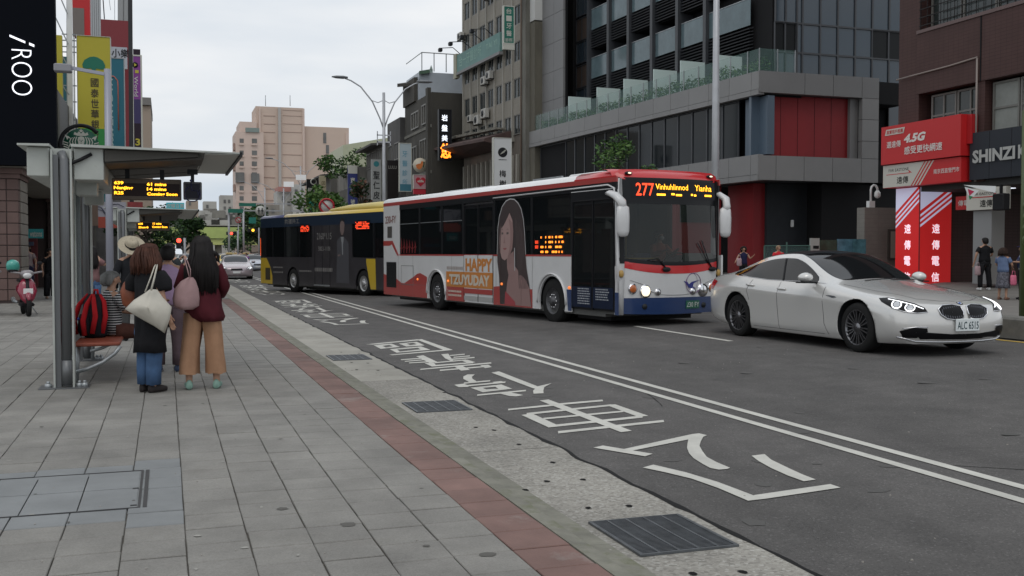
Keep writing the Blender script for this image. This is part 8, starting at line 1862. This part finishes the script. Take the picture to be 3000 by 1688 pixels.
for y in (-.07, .05): q.tube([(.15, y-.03, .05), (.175, y, .25), (.14, y, .42), (.08, y*.6, .50)], [.03, .032, .028, .015], 8, flat=.6)
q.build('red_side_panel', red_b, bp, kind='stuff')
q = MB(); q.tube([(-.05, .02, .5), (-.04, .02, .55), (.04, .02, .55), (.05, .02, .5)], .014, 6); q.build('grab_handle', red_b, bp)
q = MB(); q.ell((.02, -.2, .22), (.02, .012, .018)); q.build('blue_charm', mat('charm_blue', (.03, .06, .35), .3), bp)
# person in straw hat
pD = person('person in dark jacket and wide straw hat waiting beyond the bench', (-.54, 18.1, 0), R(10), 1.66, cloth('black_jacket', (.014, .015, .018)), cloth('grey_trousers', (.06, .06, .06)), None, lambda r, z, m: hair_short(r, z, m), blackhair, long_sleeve=True, fat=1.15)
straw = mat('straw', (.40, .35, .26), .8, var=.12, vs_=30); hz = .84+.66
q = MB(); tl_ = Matrix.Rotation(R(42), 3, 'X'); P = [(.215, .02), (.20, .012), (.12, .02), (.105, .03), (.10, .09), (.085, .125), (.05, .135), (.02, .118), (.005, .115)]
q.loft([[(tl_ @ V((r_*cos(a), r_*1.08*sin(a), z))+V((0, -.01, hz+.03))) for a in [2*pi*k/28 for k in range(28)]] for r_, z in P], caps=False); ht = q.build('hat', straw, pD)
q = MB(); q.loft([[(tl_ @ V((r_*cos(a), r_*1.08*sin(a), z))+V((0, -.01, hz+.03))) for a in [2*pi*k/28 for k in range(28)]] for r_, z in ((.108, .03), (.106, .055))], caps=False); q.build('hat_band', blackc, ht)
# more people waiting
pE = person('person in lavender shirt waiting between the two women', (.02, 13.2, 0), R(-8), 1.56, cloth('lavender_cloth', (.36, .25, .38), .1), cloth('mauve_trousers', (.10, .07, .08)), mat('navy_shoe', (.03, .05, .10), .6), lambda r, z, m: hair_short(r, z, m), blackhair, fat=1.1, sleeve=.7)
pF = person('dark haired person holding a phone beyond the waiting group', (.08, 21.0, 0), R(-50), 1.66, cloth('dark_grey_top', (.03, .035, .038)), cloth('grey_trousers', (.06, .06, .06)), None, lambda r, z, m: hair_short(r, z, m, 1.1), blackhair, long_sleeve=True, arms=(((-.25, .08, 1.08), (-.08, .26, 1.28)), ((.25, .08, 1.08), (.10, .26, 1.28))))
q = MB(); q.bbox(-.04, .04, .33, .345, 1.30, 1.44, .005); 
ph = q.build('phone', mat('phone_white', (.6, .6, .62), .3), None, 'white phone held up by the dark haired person', 'phone'); ph.location = (.08, 21.0, 0); ph.rotation_euler = (0, 0, R(-50))
pG = person('person in maroon top with black hair half hidden behind the long haired woman', (.80, 19.6, 0), R(170), 1.5, maroon, blackc, None, lambda r, z, m: hair_bob(r, z, m, .1, .12), blackhair, long_sleeve=True)
pH = person('woman with long black hair and blue jeans walking beyond the shelter posts', (-1.45, 22.6, 0), R(5), 1.62, cloth('pinkish_top', (.22, .12, .12)), jeans, white_paint, lambda r, z, m: hair_long(r, z, m, .30, .12), blackhair, arms=(((-.27, 0, 1.1), (-.22, .1, .9)), ((.27, .05, 1.2), (.12, .18, 1.38))), legs_apart=.12)
pI = person('woman in black clothes and trousers raising her hand near the arcade', (-3.5, 35.6, 0), R(200), 1.6, blackc, blackc, mat('tan_sandal', (.3, .2, .15), .7), lambda r, z, m: hair_bob(r, z, m, .16, .12), blackhair, flare=1.3, arms=(((-.25, .08, 1.08), (-.02, .2, 1.32)), ((.25, 0, 1.08), (.24, .06, .84))), long_sleeve=False)
pJ = person('woman in grey pink top standing in the arcade behind the stone pier', (-4.35, 37.3, .12), R(190), 1.62, cloth('grey_pink_top', (.25, .2, .2), .3), cloth('dark_navy', (.02, .02, .05)), None, lambda r, z, m: hair_long(r, z, m, .18, .11), blackhair)
pK = person('pedestrian with purple bag crossing in front of far blue car', tuple(on_y(722, 783, 84).xy)+(0,), R(150), 1.6, cloth('purple_top', (.25, .10, .36), .2), blackc, None, lambda r, z, m: hair_short(r, z, m), blackhair, simple=True); pK.location.z = -.12
# right-hand pavement
pL = person('man in black t-shirt and trousers standing by the grey portal post', (25.75, 27.2, .22), R(-15), 1.76, blackc, blackc, white_paint, lambda r, z, m: hair_short(r, z, m), blackhair, legs_apart=.14, fat=1.12, arms=(((-.28, -.02, 1.08), (-.30, .06, .84)), ((.26, .04, 1.08), (.16, .2, .98))))
pM = person('woman in blue top and patterned skirt holding a pink bag', (23.6, 24.2, .06), R(-70), 1.56, cloth('dusty_blue', (.13, .18, .30)), mat('patterned_skirt', (.10, .10, .12), .9, var=.9, vs_=22), mat('brown_sandal', (.18, .09, .06), .6), lambda r, z, m: hair_bob(r, z, m, .1, .125), hair_mat('dark_brown_hair', (.03, .016, .012)), hem='skirt', fat=1.08, arms=(((-.25, .08, 1.08), (-.12, .28, .98)), ((.25, .06, 1.08), (.16, .26, .98))))
pN = person('person in navy cap, pale checked shirt and braces at the right edge', (24.15, 24.0, .06), R(60), 1.66, cloth('pale_check', (.42, .45, .52), .2), blackc, None, lambda r, z, m: hair_short(r, z, m), blackhair, sleeve=.7, arms=(((-.26, .08, 1.1), (-.10, .26, 1.1)), ((.26, .06, 1.1), (.10, .26, 1.1))))
q = MB(); z = .84+.66
cl(q, [(0, -.005, z+.03, .098, .112), (0, -.005, z+.07, .092, .105), (0, -.005, z+.105, .06, .07), (0, 0, z+.115, .02, .02)], fold=0); q.bbox(-.06, .06, .08, .17, z+.035, z+.05, .01); q.build('cap', cloth('navy_cap', (.03, .025, .10)), pN)
q = MB()
for s_ in (-1, 1): q.tube([(s_*.06, .12, .93), (s_*.07, .125, 1.2), (s_*.08, .05, 1.345), (s_*.07, -.11, 1.2), (s_*.03, -.125, .93)], .016, 6, flat=.4)
q.build('braces', cloth('navy_braces', (.03, .04, .12)), pN, kind='stuff')
def carrier(label, loc, m):
    t = thing('carrier_bag', label, 'bag', loc); q = MB(); cl(q, [(0, 0, 0, .08, .04), (0, 0, .04, .11, .055), (0, 0, .25, .10, .05), (0, 0, .30, .085, .03)], fold=.02); q.build('bag_body', m, t); q = MB(); q.tube([(-.06, 0, .29), (-.04, 0, .42), (.04, 0, .42), (.06, 0, .29)], .010, 5); q.build('handle', m, t)
carrier('bright pink carrier bag held by the woman in the patterned skirt', (23.75, 23.95, .50), cloth('bright_pink', (.62, .16, .25), .1)); carrier('small pale pink bag in the hand of the man in black', (25.42, 27.15, .72), cloth('pale_pink', (.42, .3, .32), .1))
pO = person('child in white shirt and red bib behind the sedan roof', (at(2280, 800, 38).x, at(2280, 800, 38).y, .25), R(170), 1.5, cloth('red_bib', (.55, .03, .04)), blackc, None, lambda r, z, m: hair_short(r, z, m), mat('blond_hair', (.3, .2, .12), .5), arms=(((-.25, .02, 1.1), (-.3, .1, .9)), ((.25, .02, 1.1), (.3, .1, .9))))
pO['label'] = 'person in red and white top seen over the sedan roof'
pP = person('woman in dark sleeveless top with arms out in front of the red wall', (at(2178, 800, 40).x, at(2178, 800, 40).y, .2), R(160), 1.52, cloth('navy_vest', (.02, .02, .06)), blackc, None, lambda r, z, m: hair_bob(r, z, m, .06, .1), blackhair, sleeve=.1, arms=(((-.27, .02, 1.1), (-.36, .1, 1.2)), ((.27, .02, 1.1), (.34, .12, 1.0))))
carrier('pale pink bag beside the woman in front of the red wall', (pP.location.x-.25, pP.location.y-.1, .95), _M['pale_pink'])
# bus driver, seen through the windscreen
pQ = person('bus driver with white face mask and orange vest behind the windscreen', (0, 0, 0), 0, 1.68, cloth('driver_vest', (.42, .12, .06)), cloth('dark_navy', (.02, .02, .05)), None, lambda r, z, m: hair_short(r, z, m), blackhair, sit=True, long_sleeve=True, arms=(((-.25, .14, 1.12), (-.16, .36, 1.2)), ((.25, .14, 1.12), (.16, .36, 1.2))))
bm_ = rb.matrix_world.copy(); bpy.context.view_layer.update(); bm_ = rb.matrix_world.copy(); w_p = bm_ @ V((7.35, .55, .62)); pQ.location = w_p; pQ.rotation_euler = (0, 0, rb.rotation_euler.z-pi/2)
q = MB(); q.ell((0, .095, .53+.625), (.05, .04, .045)); q.build('face_mask', white_paint, pQ)
t = thing('steering_wheel', 'steering wheel behind the bus windscreen', 'steering wheel', bm_ @ V((7.85, .55, 1.38)), rb.rotation_euler.z); q = MB(); Mr = Matrix.Rotation(R(-35), 3, 'Y'); q.tube([Mr @ V((.22*cos(a), .22*sin(a), 0)) for a in [2*pi*k/24 for k in range(25)]], .016, 6); q.build('rim', black_plastic, t)
t.parent = rb; t.matrix_parent_inverse = rb.matrix_world.inverted()
for k_ in ('label', 'category'): del t[k_]
# ---- scooters
def scooter(label, loc, rz, m):
    t = thing('motor_scooter', label, 'scooter', loc, rz)
    for y, nm in ((.62, 'front_wheel'), (-.58, 'rear_wheel')):
        q = MB(); n = 24; R_ = [[(xx, y+r_*cos(2*pi*k/n), .23+r_*sin(2*pi*k/n)) for k in range(n)] for xx, r_ in ((-.045, .16), (-.05, .20), (-.025, .23), (.025, .23), (.05, .20), (.045, .16))]; q.loft(R_, caps=False); w_ = q.build(nm, rubber, t)
        q = MB(); q.cyl((-.03, y, .23), (.03, y, .23), .15, 16); q.build('rim', dark_metal, w_)
    q = MB(); q.loft([[(w*cos(a), y+.5*dd*sin(a), z) for a in [2*pi*k/14 for k in range(14)]] for z, w, y, dd in ((.30, .06, .52, .1), (.40, .15, .47, .16), (.58, .21, .42, .18), (.75, .17, .38, .16), (.86, .10, .34, .12))]); q.build('front_fairing', m, t)
    q = MB(); q.tube([(0, .80, .38), (0, .66, .49), (0, .48, .47)], [.03, .07, .07], 10); q.build('front_mudguard', m, t)
    q = MB(); q.tube([(0, .62, .23), (0, .50, .6), (0, .38, .95)], .04, 8); q.build('fork', black_plastic, t)
    q = MB(); q.loft([[(w*cos(a), y, z+hh*sin(a)) for a in [2*pi*k/14 for k in range(14)]] for y, w, z, hh in ((-.10, .12, .52, .10), (-.25, .17, .56, .18), (-.55, .17, .60, .16), (-.85, .11, .66, .10), (-.98, .04, .69, .04))]); q.build('rear_fairing', m, t)
    q = MB(); q.bbox(-.13, .13, -.78, -.08, .76, .84, .03); q.build('seat', black_plastic, t); q = MB(); q.bbox(-.15, .15, -.1, .40, .22, .30, .02); q.build('footboard', black_plastic, t)
    q = MB(); q.tube([(-.33, .28, 1.02), (-.15, .34, .99), (0, .36, .98), (.15, .34, .99), (.33, .28, 1.02)], .022, 8); q.ell((0, .38, .98), (.15, .10, .09)); q.build('handlebar', mat('bar_grey', (.25, .23, .24), .35, coat=.4), t)
    q = MB(); q.ell((0, .47, .93), (.10, .05, .07)); q.build('headlight', mat('lamp_clear', (.6, .6, .6), .1, coat=1), t)
    for s_ in (-1, 1):
        q = MB(); q.tube([(s_*.22, .30, 1.02), (s_*.26, .30, 1.18)], .008, 5); q.ell((s_*.28, .30, 1.22), (.06, .015, .04)); q.build('mirror', black_plastic, t)
    q = MB(); q.tube([(.17, -.2, .30), (.2, -.6, .32), (.2, -.85, .36)], [.03, .05, .05], 8); q.build('exhaust', steel, t)
    q = MB(); q.tube([(-.1, -.05, .25), (-.25, -.05, .01)], .012, 5); q.build('side_stand', steel, t)
    q = MB(); q.bbox(-.10, .10, .60, .62, .52, .64, .004); q.build('number_plate', white_paint, t)
    return t
crim = mat('crimson_paint', (.25, .008, .035), .25, coat=.8)
scooter('crimson scooter parked by the stone pier at the left edge', (-3.12, 26.3, 0), R(192), crim)
hl = thing('helmet', 'teal open face helmet resting on the handlebar of the crimson scooter', 'helmet', (-3.35, 26.05, 1.10)); tealm = mat('teal_helmet', (.05, .33, .27), .3, coat=.7)
q = MB(); q.loft([[(r_*cos(a), r_*1.15*sin(a)+(.03 if z < .03 else 0), z) for a in [2*pi*k/20 for k in range(20)]] for r_, z in ((.12, -.06), (.145, 0), (.145, .08), (.12, .15), (.07, .19), (.01, .205))]); q.build('shell', tealm, hl); q = MB(); q.ell((0, 0, -.05), (.12, .14, .06)); q.build('lining', black_plastic, hl)
scooter('dark scooter cut off by the left picture edge', (-4.1, 26.9, 0), R(200), mat('black_paint', (.02, .02, .022), .25, coat=1))
# ================================================================ SMALL MARKS ON THE GROUND
b = MB(); r_ = random.Random(31)
def blot(b, x, y, z, rx, ry, mi=0): b.add([(x+rx*cos(a*pi/5)*r_.uniform(.7, 1.2), y+ry*sin(a*pi/5)*r_.uniform(.7, 1.2), z) for a in range(10)], [tuple(range(10))], mi)
for px, py, s in ((828, 1491, .035), (1022, 1537, .045), (1430, 1625, .04), (1250, 1600, .02)): p = at(px, py, 1); d = p-V((0, 0, 1.45)); p = V((0, 0, 1.45))+d*(-1.449/d.z); blot(b, p.x, p.y, .0032, s, s)
for k in range(45): blot(b, r_.uniform(-2.4, 1.5), r_.uniform(4.6, 16), .0032, r_.uniform(.008, .02), r_.uniform(.008, .02), r_.randrange(2))
b.build('pavement_stain', [mat('gum_dark', (.10, .095, .085), .9), mat('gum_pale', (.33, .32, .29), .9)], kind='stuff')
b = MB()
for x0, y0, n, dx, dy in ((6.6, 4.9, 14, -.09, .10), (6.05, 3.2, 10, .02, .22), (8.5, 7.5, 18, .12, .05), (4.8, 9.4, 8, .05, .2)):
    x, y = x0, y0; A = []; B2 = []
    for k in range(n): w_ = .004+.004*r_.random(); A.append((x-w_, y, zr(x)+.003)); B2.append((x+w_, y+w_, zr(x)+.003)); x += dx+r_.uniform(-.03, .03); y += dy+r_.uniform(-.04, .04)
    b.add(A+B2, [(i, i+n, i+n+1, i+1) for i in range(n-1)])
b.build('asphalt_crack', _M['tar'], kind='stuff')
b = MB()
for k in range(26): x, y = r_.uniform(3.1, 9), r_.uniform(4.5, 14); blot(b, x, y, zr(x)+.0028, r_.uniform(.03, .13), r_.uniform(.03, .12))
b.build('oil_stain', mat('oil_dark', (.082, .079, .074), .7), kind='stuff')
b = MB()
for k in range(160): x, y = r_.uniform(3.1, 12), r_.uniform(4.2, 16); s = r_.uniform(.004, .010); b.box(x, x+s, y, y+s, zr(x), zr(x)+s*.8)
for k in range(120): x, y = r_.uniform(-2.5, 1.5), r_.uniform(4.4, 12); s = r_.uniform(.003, .008); b.box(x, x+s, y, y+s*1.5, .001, .001+s*.5)
for k in range(90): x, y = r_.uniform(2.15, 2.95), r_.uniform(4.2, 14); s = r_.uniform(.005, .014); b.box(x, x+s, y, y+s*1.8, -.116, -.116+s*.4)
b.build('grit', mat('grit_pale', (.32, .30, .27), .9), kind='stuff')
